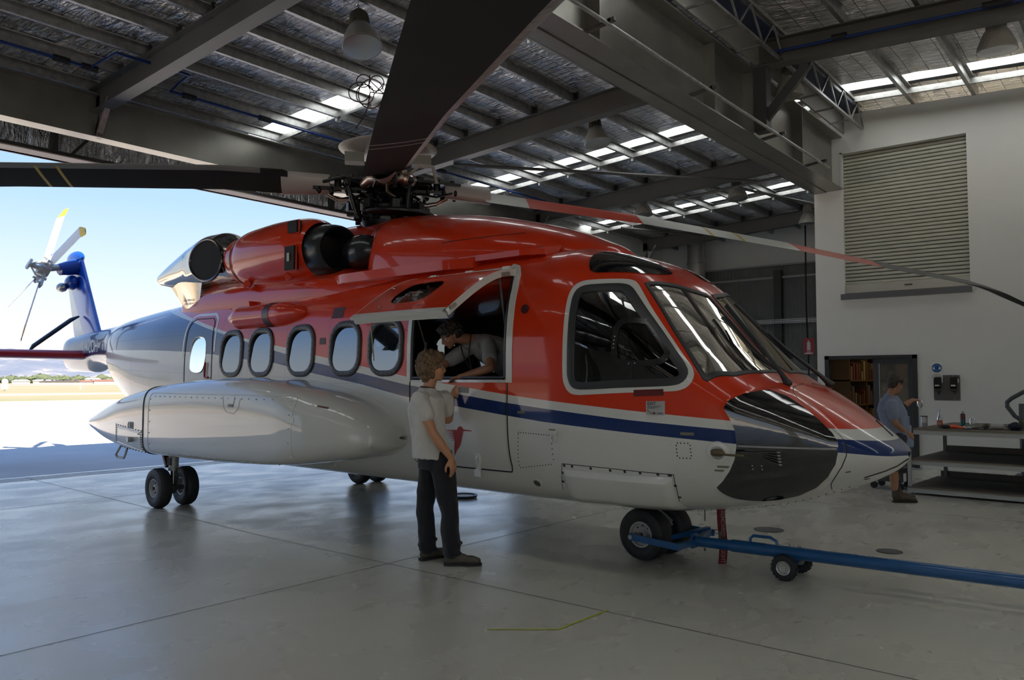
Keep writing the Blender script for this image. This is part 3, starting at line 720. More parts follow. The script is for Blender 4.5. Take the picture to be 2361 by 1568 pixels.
def smooth_poly(poly, it=2, closed=True):
    P = np.asarray(poly, float)
    for _ in range(it):
        Q = np.roll(P, -1, 0) if closed else P[1:]; A = P if closed else P[:-1]
        N = np.empty((2 * len(A), P.shape[1])); N[0::2] = .75 * A + .25 * Q; N[1::2] = .25 * A + .75 * Q
        P = N if closed else np.vstack([P[:1], N, P[-1:]])
    return P
def resample(P, step, closed=True):
    P = np.asarray(P, float); Q = np.vstack([P, P[:1]]) if closed else P
    L = np.concatenate([[0], np.cumsum(np.linalg.norm(np.diff(Q, axis=0), axis=1))]); n = max(8, int(L[-1] / step))
    u = np.linspace(0, L[-1], n + 1); R = np.stack([np.interp(u, L, Q[:, k]) for k in range(Q.shape[1])], -1)
    return R[:-1] if closed else R
def rrect(cx, cz, w, h, r, n=8, skew=0):
    P = []
    for sx, sz, a0 in ((1, -1, -PI / 2), (1, 1, 0), (-1, 1, PI / 2), (-1, -1, PI)):
        for k_ in range(n + 1):
            a = a0 + PI / 2 * k_ / n; P.append((cx + sx * (w / 2 - r) + r * math.cos(a) + skew * (sz * (h / 2 - r) + r * math.sin(a)), cz + sz * (h / 2 - r) + r * math.sin(a)))
    return np.array(P)
def offset_poly(P, d):
    t = np.roll(P, -1, 0) - np.roll(P, 1, 0); t /= np.linalg.norm(t, axis=1, keepdims=True) + 1e-12
    n = np.stack([t[:, 1], -t[:, 0]], -1); area = np.sum(P[:, 0] * np.roll(P[:, 1], -1) - P[:, 1] * np.roll(P[:, 0], -1))
    return P + n * d * (1 if area > 0 else -1)
def shell(L, xs, n, cuts, name, m, parent, inset=0.0, smooth=True, cap=False, angle=60):
    S_ = np.array([L.sect(x, n)[:-1] for x in xs]); a, nn = S_.shape[:2]
    V = S_.reshape(-1, 3).copy()
    i, j = np.meshgrid(np.arange(a - 1), np.arange(nn), indexing='ij'); i = i.ravel(); j = j.ravel()
    F = np.stack([i * nn + j, (i + 1) * nn + j, (i + 1) * nn + (j + 1) % nn, i * nn + (j + 1) % nn], -1)
    keep = np.ones(len(F), bool); cen = V[F].mean(1)
    for kind, sgn, poly in cuts:
        poly = np.asarray(poly, float)
        pj = cen[:, [0, 2]] if kind == 'side' else cen[:, [0, 1]]
        ok = (cen[:, 1] * sgn > 0) if kind == 'side' else (cen[:, 2] > pch(L.T[:, 0], L.T[:, 3], cen[:, 0]))
        hit = ok & in_poly(pj, poly) & keep; keep &= ~hit
        vs = np.intersect1d(np.unique(F[hit]), np.unique(F[keep]))
        if len(vs):
            pv = V[vs][:, [0, 2]] if kind == 'side' else V[vs][:, [0, 1]]
            q = near_poly(pv, poly); V[vs] = L.ev(q, kind, sgn)
    F = F[keep]; used = np.unique(F); rm = np.full(len(V), -1); rm[used] = np.arange(len(used))
    F2 = rm[F].tolist(); V2 = V[used]
    return mesh_obj(name, V2, [tuple(f) for f in F2], m, parent, smooth, angle=angle)
def ring(L, poly, prof, kind='side', sgn=-1, b=None, closed=True):
    """sweeps a profile of (offset outwards, height over surface) along a closed outline lying on the body"""
    b = b or B(); loops = [L.on(offset_poly(poly, d), kind, sgn, h) for d, h in prof]
    P = np.array(loops).transpose(1, 0, 2); P = np.concatenate([P, P[:, :1]], 1)
    b.grid(P, close_u=True); return b
def patch(L, poly, kind='side', sgn=-1, h=0.0, b=None, lv=7, c=None):
    b = b or B(); poly = np.asarray(poly); c = poly.mean(0) if c is None else np.asarray(c)
    P = np.array([L.on(c + (poly - c) * s_, kind, sgn, h) for s_ in np.linspace(1, .001, lv)]).transpose(1, 0, 2)
    b.grid(P, close_u=True); return b
def sline(L, pts, r=.004, kind='side', sgn=-1, b=None, closed=False, h=0.0, n=5, step=.04):
    b = b or B(); P = resample(np.asarray(pts, float), step, closed); Q = L.on(P, kind, sgn, h)
    return b.tube(list(Q), r, n, closed=closed)
def sstrip(L, pts, w, h, kind='side', sgn=-1, b=None, t=.004, step=.05):
    """raised flat strip along an open line"""
    b = b or B(); P = resample(np.asarray(pts, float), step, False); d = np.gradient(P, axis=0); d /= np.linalg.norm(d, axis=1, keepdims=True)
    n = np.stack([-d[:, 1], d[:, 0]], -1)
    rows = [L.on(P + n * (w / 2), kind, sgn, -.003), L.on(P + n * (w / 2), kind, sgn, h), L.on(P - n * (w / 2), kind, sgn, h), L.on(P - n * (w / 2), kind, sgn, -.003)]
    b.grid(np.array(rows).transpose(1, 0, 2)); return b
FUS = Loft(ST)
# --- paint scheme
CR = (-1.9, 3.1), (-1.44, 2.715), (.24, 2.344), (1.13, 2.155), (1.98, 2.025), (2.78, 1.893), (3.58, 1.767), (4.24, 1.663), (4.69, 1.607), (5.65, 1.49), (6.03, 1.453), (6.87, 1.383), (7.63, 1.322), (8.22, 1.271), (8.7, 1.23)
C1 = (-2.4, 3.1), (-1.84, 2.723), (-.44, 2.45), (.28, 2.289), (1.26, 2.094), (2.15, 1.922), (2.66, 1.829), (3.6, 1.685), (4.24, 1.581), (5.65, 1.417), (6.03, 1.38), (6.87, 1.307), (7.67, 1.25), (8.28, 1.199), (8.7, 1.15)
C2 = (-8.0, 2.06), (-3.3, 2.12), (-1.49, 2.066), (-.45, 2.021), (.46, 1.958), (1.30, 1.875), (1.84, 1.834), (2.17, 1.783), (2.67, 1.70), (3.58, 1.575), (4.22, 1.463), (5.65, 1.304), (6.02, 1.267), (6.86, 1.208), (7.67, 1.151), (8.29, 1.103), (8.7, 1.05)
RED, WHITE, NAVY = (.58, .036, .008, 1), (.60, .595, .56, 1), (.006, .026, .12, 1)
def paint(name, mode='livery', rough=.28):
    k = NT(name); tc = k.add('ShaderNodeTexCoord'); sp = k.add('ShaderNodeSeparateXYZ'); k.link(tc.outputs['Object'], sp.inputs[0])
    if mode == 'livery':
        u = k.math('DIVIDE', k.math('ADD', sp.outputs[0], 8.0), 16.7, clamp=True); zz = k.math('DIVIDE', sp.outputs[2], 3.2)
        def curve(pts):
            c = k.add('ShaderNodeFloatCurve'); k.link(u, c.inputs['Value']); cv = c.mapping.curves[0]
            pts = [((x + 8.0) / 16.7, z / 3.2) for x, z in pts]
            pts = [(min(1, max(0, x)), z) for x, z in pts]
            if pts[0][0] > 0: pts = [(0, pts[0][1])] + pts
            while len(cv.points) < len(pts): cv.points.new(.5, .5)
            for p_, (x, z) in zip(cv.points, sorted(pts)): p_.location = (x, z); p_.handle_type = 'VECTOR'
            c.mapping.update(); return c.outputs[0]
        gR = k.math('GREATER_THAN', zz, curve(CR)); g1 = k.math('GREATER_THAN', zz, curve(C1)); g2 = k.math('GREATER_THAN', zz, curve(C2))
        c = k.mix(g2, WHITE, NAVY); c = k.mix(g1, c, WHITE); c = k.mix(gR, c, RED); k.color(c)
    else: k.bsdf.inputs['Base Color'].default_value = mode
    k.rough(rough); b_ = k.bsdf; b_.inputs['Coat Weight'].default_value = .7; b_.inputs['Coat Roughness'].default_value = .04; b_.inputs['Coat IOR'].default_value = 1.42; b_.inputs['Specular IOR Level'].default_value = .15
    nz = k.noise(k.coord('Object'), 2.2, 3, .5); k.bump(nz, .02, .02)
    return k.m
M_LIV = paint('livery_paint'); M_RED = paint('red_paint', RED); M_WHI = paint('white_paint', WHITE); M_NAV = paint('navy_paint', (.004, .05, .30, 1))
M_WHI.node_tree.nodes['Principled BSDF'].inputs['Coat Weight'].default_value = 1.0; M_WHI.node_tree.nodes['Principled BSDF'].inputs['Coat Roughness'].default_value = .02
M_SEAM = mat('seam_gap', (.012, .012, .013), .7)
M_RUB = mat('black_rubber_seal', (.022, .023, .025), .45)
k = NT('tinted_glass'); k.n.remove(k.bsdf)
gt = k.add('ShaderNodeBsdfTransparent'); gt.inputs[0].default_value = (.20, .21, .20, 1); gg = k.add('ShaderNodeBsdfGlossy'); gg.inputs[0].default_value = (1, 1, 1, 1); gg.inputs['Roughness'].default_value = .015
fr = k.add('ShaderNodeFresnel'); fr.inputs[0].default_value = 1.6; mx = k.add('ShaderNodeMixShader'); k.link(fr.outputs[0], mx.inputs[0]); k.link(gt.outputs[0], mx.inputs[1]); k.link(gg.outputs[0], mx.inputs[2]); k.link(mx.outputs[0], k.out.inputs[0]); M_TINT = k.m
k = NT('windscreen_glass'); k.n.remove(k.bsdf)
gt = k.add('ShaderNodeBsdfTransparent'); gt.inputs[0].default_value = (.62, .58, .46, 1); gg = k.add('ShaderNodeBsdfGlossy'); gg.inputs[0].default_value = (1, .97, .9, 1); gg.inputs['Roughness'].default_value = .01
fr = k.add('ShaderNodeFresnel'); fr.inputs[0].default_value = 1.62; mx = k.add('ShaderNodeMixShader'); k.link(fr.outputs[0], mx.inputs[0]); k.link(gt.outputs[0], mx.inputs[1]); k.link(gg.outputs[0], mx.inputs[2]); k.link(mx.outputs[0], k.out.inputs[0]); M_WIND = k.m
k = NT('cabin_window_glass'); k.n.remove(k.bsdf)
gt = k.add('ShaderNodeBsdfTransparent'); gt.inputs[0].default_value = (.16, .18, .20, 1); gg = k.add('ShaderNodeBsdfGlossy'); gg.inputs[0].default_value = (.95, .98, 1, 1); gg.inputs['Roughness'].default_value = .03
fr = k.add('ShaderNodeFresnel'); fr.inputs[0].default_value = 2.6; mx = k.add('ShaderNodeMixShader'); k.link(fr.outputs[0], mx.inputs[0]); k.link(gt.outputs[0], mx.inputs[1]); k.link(gg.outputs[0], mx.inputs[2]); k.link(mx.outputs[0], k.out.inputs[0]); M_CAB = k.m
M_DKGL = mat('dark_tinted_window', (.006, .006, .007), .04, 0, 1.0)
M_DARKIN = mat('cabin_lining_grey', (.035, .035, .034), .8)

# --- openings
side_outer = np.array([(6.245,2.277),(6.25,2.358),(6.275,2.426),(6.33,2.462),(6.43,2.470),(6.611,2.468),(6.71,2.461),(6.76,2.433),(6.849,2.331),(7.09,2.03),(7.239,1.842),(7.354,1.701),(7.369,1.647),(7.347,1.583),(7.283,1.539),(7.106,1.531),(6.786,1.52),(6.55,1.506),(6.375,1.497),(6.304,1.521),(6.258,1.59),(6.245,1.666),(6.245,1.947)])
side_inner = np.array([(6.30,2.275),(6.305,2.343),(6.325,2.388),(6.38,2.413),(6.538,2.415),(6.67,2.413),(6.735,2.392),(6.829,2.29),(7.03,2.055),(7.202,1.84),(7.300,1.715),(7.315,1.662),(7.295,1.618),(7.243,1.59),(7.004,1.58),(6.786,1.572),(6.574,1.56),(6.388,1.553),(6.335,1.58),(6.31,1.639),(6.304,1.687),(6.304,1.945)])
side_outer = smooth_poly(side_outer, 1); side_glass = resample(smooth_poly(side_inner, 1), .03); side_cut = offset_poly(side_glass, -.035)
wind = np.array([(6.819,-.752),(6.90,-.55),(6.975,-.30),(7.01,-.045),(7.20,-.045),(7.43,-.045),(7.672,-.05),(7.655,-.22),(7.642,-.414),(7.575,-.728),(7.441,-.935),(7.307,-.905),(7.11,-.860),(6.936,-.803)])
wind = resample(wind, .03)
brow = resample(smooth_poly(np.array([(6.38,-.925),(6.30,-.86),(6.235,-.70),(6.25,-.52),(6.36,-.36),(6.52,-.28),(6.70,-.25),(6.80,-.26),(6.80,-.50),(6.74,-.66),(6.66,-.76),(6.52,-.86)]), 1), .03)
chin = np.array([(7.59,1.413),(7.615,1.465),(7.69,1.515),(7.80,1.548),(7.912,1.502),(8.039,1.418),(8.156,1.327),(8.25,1.237),(8.29,1.177),(8.292,1.115),(8.267,1.02),(8.195,.918),(8.095,.83),(7.956,.755),(7.822,.715),(7.718,.70),(7.632,.705),(7.55,.72),(7.50,.75),(7.463,.806),(7.53,.862),(7.602,.946),(7.652,1.036),(7.676,1.144),(7.668,1.25),(7.635,1.334)])
chin = resample(chin, .03)
radome = [(7.857,1.592),(7.869,1.576),(7.913,1.533),(8.0,1.459),(8.124,1.367),(8.23,1.276),(8.307,1.206),(8.341,1.146),(8.334,1.074),(8.299,.999),(8.239,.918),(8.187,.857),(8.155,.801)]
WX = [.862, 1.563, 2.418, 3.262, 3.945]
cabw = [rrect(x, 1.966, .46, .50, .17, 9) for x in WX]
door_op = np.array([(4.34,1.625),(5.615,1.625),(5.615,2.20),(5.61,2.45),(5.59,2.55),(5.54,2.615),(5.45,2.635),(4.5,2.635),(4.38,2.60),(4.34,2.5)]); door_op = resample(door_op, .04)
rdwin = resample(smooth_poly(np.array([(-.235,1.80),(-.245,2.05),(-.21,2.17),(-.10,2.215),(.06,2.215),(.155,2.17),(.19,2.08),(.19,1.85),(.14,1.745),(.04,1.715),(-.10,1.72),(-.2,1.75)]), 1), .03)
mir = lambda P: np.stack([P[:, 0], -P[:, 1]], -1)
cuts = [('top', 0, wind), ('top', 0, mir(wind))]
for s_ in (-1, 1):
    cuts += [('side', s_, side_glass)] + [('side', s_, offset_poly(w_, -.01)) for w_ in cabw] + [('side', s_, rdwin)]
cuts += [('side', -1, door_op)]
# passenger window on the port side opposite the hatch
pwin = [rrect(4.75, 1.966, .46, .50, .17, 9), rrect(5.25, 1.966, .40, .50, .15, 9)]
cuts += [('side', 1, p) for p in pwin]
xs = np.concatenate([np.arange(-7.95, -1.2, .06), np.arange(-1.2, 8.38, .026), np.arange(8.38, 8.605, .012), [8.61]])
fus = shell(FUS, xs, 260, cuts, 'fuselage', M_LIV, HR)
# inner lining (real inner skin, 6 cm inside)
Ti = ST[(ST[:, 0] > -1.3) & (ST[:, 0] < 7.7)].copy(); Ti[:, 1] -= .06; Ti[:, 2] += .18; Ti[:, 4] -= .06
shell(Loft(Ti), np.arange(-1.2, 7.6, .05), 180, [(k_, s_, offset_poly(p_, .02)) for k_, s_, p_ in cuts], 'cabin_lining', M_DARKIN, HR)
b = B(); b.bb((-1.1, -.86, .72), (6.9, .86, .76)); b.build('cabin_floor', mat('cabin_floor_grey', (.05, .05, .05), .8), HR, smooth=False)
for x, nm in ((-1.15, 'aft_bulkhead'),): B().bb((x, -.92, .8), (x + .04, .92, 2.45)).build(nm, M_DARKIN, HR, smooth=False)
b = B(); b.bb((5.98, -1.0, .75), (6.02, -.25, 2.35)); b.bb((5.98, .25, .75), (6.02, 1.0, 2.35)); b.bb((5.98, -.85, 2.35), (6.02, .85, 2.62)); b.build('cockpit_bulkhead', M_DARKIN, HR, smooth=False)
# cockpit furniture
def seat(x, y, nm, h0=.70, face=1):
    s = B(); s.bb((x - .22, y - .22, h0 + .25), (x + .22, y + .22, h0 + .38)); s.box((x - face * .26, y, h0 + .75), (.12, .44, .85)); s.box((x - face * .27, y, h0 + 1.26), (.10, .26, .2)); s.bb((x - .15, y - .15, h0), (x + .15, y + .15, h0 + .25))
    return s.build(nm, mat('seat_fabric_dark', (.02, .02, .022), .85), HR, smooth=False)
for y in (-.52, .52): seat(6.45, y, 'pilot_seat', .78)
for x in (.6, 1.5, 2.4, 3.3):
    for y in (-.72, .25, .72): seat(x, y, 'cabin_seat')
b = B(); b.prism([(7.05, -.85, 1.2), (7.5, -.85, 1.2), (7.58, -.85, 1.55), (7.15, -.85, 1.62)], (0, 1.7, 0)); b.bb((6.3, -.16, .75), (7.2, .16, 1.35)); b.build('instrument_panel', mat('panel_black', (.012, .012, .012), .5), HR, smooth=False)
b = B()
for y in (-.6, -.28, .28, .6): b.bb((7.045, y - .11, 1.28), (7.05, y + .11, 1.50))
b.build('display_screen', mat('dead_screen', (.004, .005, .006), .08), HR, smooth=False)
b = B(); b.tube([(6.75, -.52, .95), (6.8, -.52, 1.25), (6.72, -.52, 1.38)], .018, 8); b.tube([(6.75, .52, .95), (6.8, .52, 1.25), (6.72, .52, 1.38)], .018, 8); b.build('cyclic_stick', M_RUB, HR)
b = B(); b.tube([(6.85, 0, 2.3), (6.80, -.02, 2.1)], .01, 6); b.ell((6.79, -.05, 2.05), (.05, .09, .07), 12, 8); b.build('hanging_headset', mat('headset_tan', (.16, .12, .08), .6), HR)
b = B(); b.box((7.30, -.40, 1.66), (.16, .22, .01), M=Matrix.Rotation(R_(35), 3, 'Y')); b.build('chart_sheet', mat('paper_beige', (.34, .32, .22), .8), HR, smooth=False)
# --- glazing
def tilted(w_, s_):
    b_ = patch(FUS, offset_poly(w_, -.006), 'side', s_, -.018); V_ = np.array(b_.V); V_[:, 1] -= s_ * (V_[:, 2] - 2.21) * .075; b_.V = [tuple(v) for v in V_]; return b_
for s_, nm in ((-1, 'starboard'), (1, 'port')):
    for w_, x in zip(cabw, WX):
        fo = ring(FUS, w_, [(-.012, -.03), (-.012, .012), (0, .020), (.030, .022), (.050, .016), (.058, -.004)], 'side', s_).build('window_frame', M_RUB, HR)
        tilted(w_, s_).build('pane', M_CAB if s_ < 0 else M_TINT, fo)
        if s_ < 0:
            bb_ = B()
            for q in resample(offset_poly(w_, .022), .065): bb_.ell(FUS.on(q[None], 'side', s_, .021)[0], .0055, 6, 4)
            bb_.build('frame_screws', M_SEAM, fo)
    fo = ring(FUS, side_glass, [(-.05, -.02), (-.05, .010), (-.01, .014), (.010, .010), (.012, .006)], 'side', s_).build('cockpit_window_seal', M_RUB, HR)
    patch(FUS, offset_poly(side_glass, -.04), 'side', s_, -.006, c=(6.72, 1.93)).build('pane', M_TINT, fo)
    # white painted surround: band between seal and outer outline
    Pi = resample(side_glass, .03); n_ = 150
    def param(P, n):
        Q = np.vstack([P, P[:1]]); L_ = np.concatenate([[0], np.cumsum(np.linalg.norm(np.diff(Q, axis=0), axis=1))]); u = np.linspace(0, L_[-1], n + 1)[:-1]
        return np.stack([np.interp(u, L_, Q[:, 0]), np.interp(u, L_, Q[:, 1])], -1)
    # match by angle from centre
    c_ = np.array([6.70, 1.93])
    def byang(P, n):
        P = param(P, 900); a = np.unwrap(np.arctan2(P[:, 1] - c_[1], P[:, 0] - c_[0])); a0 = np.linspace(-PI, PI, n + 1)[:-1]
        am = (a + PI) % (2 * PI) - PI; o_ = np.argsort(am); am = am[o_]; Q = P[o_]
        return np.stack([np.interp(a0, np.r_[am[-1] - 2 * PI, am, am[0] + 2 * PI], np.r_[Q[-1, k2], Q[:, k2], Q[0, k2]]) for k2 in (0, 1)], -1)
    A_, B_ = byang(side_glass, n_), byang(side_outer, n_)
    P = np.array([FUS.on(A_ + (B_ - A_) * t_, 'side', s_, h_) for t_, h_ in ((0, .0), (0, .006), (.5, .0065), (1, .006), (1, -.004))]).transpose(1, 0, 2)
    bq = B(); bq.grid(P, close_u=True); bq.build('cockpit_window_surround', M_WHI, HR)
    wp = wind if s_ < 0 else mir(wind)
    fo = ring(FUS, wp, [(-.012, -.02), (-.012, .006), (0, .010), (.018, .008), (.022, -.003)], 'top', s_).build('windscreen_frame', M_RUB, HR)
    patch(FUS, offset_poly(wp, -.008), 'top', s_, -.004).build('windscreen', M_WIND, fo)
    bp_ = brow if s_ < 0 else mir(brow)
    patch(FUS, bp_, 'top', s_, .006).build('eyebrow_window', M_DKGL, HR)
    ch = patch(FUS, chin, 'side', s_, .007, c=(7.88, 1.12), lv=12).build('chin_window', M_DKGL, HR)
    ring(FUS, chin, [(.0, .007), (.006, .004), (.03, .003), (.034, -.003)], 'side', s_).build('chin_window_frame', M_LIV, HR)
    sstrip(FUS, [(7.68, 1.137), (7.9, 1.134), (8.28, 1.128)], .012, .012, 'side', s_).build('divider', mat('grey_divider', (.28, .28, .28), .4), ch, smooth=False)
    ring(FUS, rdwin, [(-.01, -.05), (-.006, .002), (0, .004)], 'side', s_).build('aft_door_window_rim', M_WHI, HR)
    tilted(rdwin, s_).build('pane', M_CAB, HR)
for w_ in pwin:
    fo = ring(FUS, w_, [(-.012, -.03), (-.012, .012), (.050, .016), (.058, -.004)], 'side', 1).build('window_frame', M_RUB, HR); patch(FUS, w_, 'side', 1, -.012).build('pane', M_TINT, fo)
# sliding vent frame on the near cockpit window (black) and on the far one (light edge)
vent_f = resample(smooth_poly(np.array([(6.76, 2.03), (6.80, 2.11), (7.0, 2.10), (7.05, 2.06), (7.20, 1.86), (7.20, 1.80), (7.15, 1.75), (6.86, 1.74), (6.77, 1.78)]), 1), .03) + [-.04, .0]
ring(FUS, vent_f, [(-.03, .0), (-.03, .012), (.012, .012), (.014, .0)], 'side', -1).build('sliding_vent_frame', mat('gloss_black', (.01, .01, .01), .25), HR)
bb_ = B()
for q in ((6.735, 1.97), (6.733, 1.94), (6.732, 1.91), (6.731, 1.88), (7.02, 2.0), (7.04, 1.97), (6.87, 1.752), (6.92, 1.754)): bb_.ell(FUS.on(np.array([q]), 'side', -1, .013)[0], .006, 6, 4)
bb_.build('vent_screw', mat('bright_screw', (.6, .6, .6), .3, .8), HR)
ring(FUS, vent_f, [(-.012, -.02), (-.012, -.03), (.010, -.03), (.012, -.02)], 'side', 1).build('sliding_vent_frame', mat('pale_edge', (.5, .5, .48), .4), HR)
# --- hatch opening frame, upper hatch swung out, lower door
bq = B(); sstrip(FUS, [(5.648, 1.60), (5.648, 2.20), (5.643, 2.45), (5.62, 2.56), (5.56, 2.64), (5.46, 2.668)], .07, .008, 'side', -1, bq, step=.02); sstrip(FUS, [(4.315, 1.60), (4.315, 2.45), (4.35, 2.58)], .05, .008, 'side', -1, bq2 := B(), step=.03); bq2.build('hatch_opening_frame', M_WHI, HR); fo = bq.build('hatch_opening_frame', M_WHI, HR)
ring(FUS, door_op, [(-.032, -.02), (-.032, .004), (-.012, .008), (-.008, -.01)], 'side', -1).build('rubber_seal', M_RUB, fo)
b = B(); b.bb((4.34, -1.17, 1.600), (5.62, -1.06, 1.625)); b.bb((4.5, -1.185, 1.608), (5.58, -1.165, 1.626)); b.build('sill_plate', M_GALV, HR, smooth=False)
dl = B(); xx = np.linspace(4.345, 5.605, 50); zz = np.linspace(.815, 1.60, 36)
dl.grid([[FUS.on(np.array([[x, z]]), 'side', -1, .004)[0] for z in zz] for x in xx]); DOOR = dl.build('lower_door', M_LIV, HR)
sline(FUS, [(5.625, 2.3), (5.625, .84), (5.60, .80), (4.4, .80), (4.34, .82), (4.33, 1.6)], .007, 'side', -1, step=.03).build('door_gap', M_SEAM, DOOR)
# hatch: curved panel hinged along the roof edge, rotated up and outwards
HT = empty('upper_hatch', (0, 0, 0), parent=HR)
hz = np.linspace(2.60, 1.64, 30); hx = np.linspace(4.36, 5.60, 44)
hinge = FUS.ev(np.array([5.0, 2.64]), 'side', -1); hy, hz0 = float(hinge[1]), 2.64
ang = R_(-54)
def swing(P):
    P = np.array(P, float); dy, dz = P[..., 1] - hy, P[..., 2] - hz0
    Q = P.copy(); Q[..., 1] = hy + dy * math.cos(ang) - dz * math.sin(ang); Q[..., 2] = hz0 + dy * math.sin(ang) + dz * math.cos(ang); return Q
hw = rrect(4.90, 2.02, .50, .40, .14, 8)
H_ = []
def hatch_grid(h, m_, nm, cut=True):
    P = np.array([[FUS.on(np.array([[x, z]]), 'side', -1, h)[0] for z in hz] for x in hx]); a_, n_ = P.shape[:2]
    F = []; Vp = P.reshape(-1, 3).copy(); U = np.array([[(x, z) for z in hz] for x in hx]).reshape(-1, 2)
    for i in range(a_ - 1):
        for j in range(n_ - 1):
            f = (i * n_ + j, (i + 1) * n_ + j, (i + 1) * n_ + j + 1, i * n_ + j + 1)
            c = U[list(f)].mean(0)
            if not in_poly(c[None], hw)[0]: F.append(f)
    hit = np.unique([v for i in range(a_ - 1) for j in range(n_ - 1) for v in (i * n_ + j, (i + 1) * n_ + j, (i + 1) * n_ + j + 1, i * n_ + j + 1) if in_poly(U[[i * n_ + j, (i + 1) * n_ + j, (i + 1) * n_ + j + 1, i * n_ + j + 1]].mean(0)[None], hw)[0]])
    kept = np.unique(np.array(F)); vs = np.intersect1d(hit, kept); q = near_poly(U[vs], hw); Vp[vs] = FUS.on(q, 'side', -1, h)
    return mesh_obj(nm, swing(Vp), F, m_, HR if nm == 'x' else HT)
# drop the empty: use the outer skin as the hatch part itself
bpy.data.objects.remove(HT); HT = HR
HS = hatch_grid(.0, M_RED, 'upper_hatch'); HT = HS
hatch_grid(-.055, MATS['cabin_lining_grey'], 'inner_skin')
def edge_strip(pts, nm, m_):
    P = np.array([[swing(FUS.on(np.array([p]), 'side', -1, h)[0]) for h in (.004, -.06)] for p in pts]); b_ = B(); b_.grid(P)
    return b_.build(nm, m_, HS, smooth=False)
edge_strip([(x, 1.64) for x in hx], 'edge', M_WHI); edge_strip([(5.60, z) for z in hz], 'edge', M_WHI); edge_strip([(4.36, z) for z in hz], 'edge', M_WHI)
b = B(); P = np.array([[swing(FUS.on(np.array([[x, z]]), 'side', -1, h)[0]) for x in hx] for z, h in ((1.60, -.02), (1.60, .012), (1.66, .010))]); b.grid(P)
P = np.array([[swing(FUS.on(np.array([[x, z]]), 'side', -1, h)[0]) for x in hx] for z, h in ((1.62, -.01), (1.62, -.075), (1.70, -.075))]); b.grid(P); b.build('white_lower_lip', M_WHI, HS, smooth=False)
b = B(); b.grid(np.array([[swing(FUS.on(np.array([[x, z]]), 'side', -1, -.01)[0]) for z in np.linspace(1.82, 2.22, 8)] for x in np.linspace(4.65, 5.15, 12)])); b.build('hatch_window', M_TINT, HS)
b = B(); b.bar(swing((5.585, -1.15, 1.68)), swing((5.585, -1.14, 1.76)), .05, .03); b.bar(swing((5.58, -1.0, 2.50)), swing((5.58, -1.05, 2.40)), .05, .04); b.bar(swing((5.57, -1.13, 2.1)), swing((5.57, -1.14, 2.04)), .03, .03); b.build('latch', mat('latch_grey', (.3, .29, .26), .4, .5), HS, smooth=False)
b = B(); b.tube([swing((4.62, -1.18, 1.78)), swing((4.60, -1.25, 1.72)) + vec((0, 0, -.2)), swing((4.60, -1.22, 1.75)) + vec((0, 0, -.52))], .012, 6, flat=.4); b.build('pull_strap', mat('strap_tan', (.28, .25, .18), .8), HS)
b = B(); e1 = swing((5.55, -1.03, 2.42)); b.cyl(e1, (5.50, -1.02, 1.95), .009, n=8); b.cyl((5.50, -1.02, 1.95), (5.52, -1.05, 1.66), .014, n=8); b.cyl(e1 * .8 + vec((5.50, -1.02, 1.95)) * .2, e1 * .55 + vec((5.50, -1.02, 1.95)) * .45, .013, n=8)
b.build('gas_strut', M_DARKST, HR)
b = B(); e1 = swing((4.40, -1.05, 2.35)); b.cyl(e1, (4.42, -1.04, 1.95), .008, n=8); b.cyl((4.42, -1.04, 2.0), (4.42, -1.06, 1.68), .013, n=8); b.build('gas_strut', M_DARKST, HR)
b = B(); hx0 = hinge[1]
for x in (4.5, 5.0, 5.48): b.box((x, hx0 - .02, 2.655), (.09, .06, .03))
b.tube([(4.38, hx0 - .012, 2.655), (5.55, hx0 - .012, 2.655)], .012, 6); b.build('hinge', M_WHI, HR, smooth=False)
# bird emblem on the lower door
birdp = np.array([(5.010,1.175),(5.030,1.190),(5.052,1.192),(5.072,1.183),(5.085,1.165),(5.190,1.158),(5.190,1.150),(5.083,1.150),(5.072,1.125),(5.058,1.085),(5.040,1.040),(5.012,1.000),(4.972,.965),(4.925,.905),(4.940,.985),(4.955,1.045),(4.972,1.095),(4.985,1.14)])
ft = B()
def onside(pts, h=.007): return FUS.on(np.array(pts, float), 'side', -1, h)
cen = np.array([5.02, 1.10])
def poly_decal(b_, pts, h=.007):
    """fan a simple polygon by ear clipping in blender and lay it on the body"""
    from mathutils.geometry import tessellate_polygon
    pts = [tuple(p) for p in pts]; tri = tessellate_polygon([[Vector((p[0], p[1], 0)) for p in pts]])
    b_.raw(onside(pts, h), [tuple(t) for t in tri])
poly_decal(ft, birdp)
for i in range(7):
    z = 1.150 - i * .0155; x0 = 4.80 + i * .017; poly_decal(ft, [(x0, z + .001), (4.985, z + .005), (5.0, z - .006), (4.985, z - .008)])
    if i < 6: poly_decal(ft, [(4.93 + i * .004, z - .006), (4.995, z + .004), (4.99, z - .02), (4.96, z - .012)])
ft.build('bird_emblem', mat('emblem_red', (.32, .012, .015), .5), DOOR, smooth=False)
b = B(); b.box(onside([(5.243, .905)])[0] + vec((0, -.012, 0)), (.05, .03, .10)); b.box(onside([(5.235, .84)])[0] + vec((0, -.02, 0)), (.03, .03, .09)); b.box(onside([(5.20, .77)])[0] + vec((0, -.03, 0)), (.07, .02, .07)); b.tube([onside([(5.25, .95)])[0], onside([(5.24, .9)])[0] + vec((0, -.04, 0)), onside([(5.22, .80)])[0] + vec((0, -.04, 0))], .008, 6)
b.build('hinged_step_catch', M_WHI, HR, smooth=False)
b = B(); b.tube([onside([(4.93 + .055 * math.cos(t), 1.515 + .04 * math.sin(t))], .012)[0] for t in np.linspace(-PI * .9, 0, 14)], .007, 6); b.build('door_handle_recess', M_WHI, DOOR)
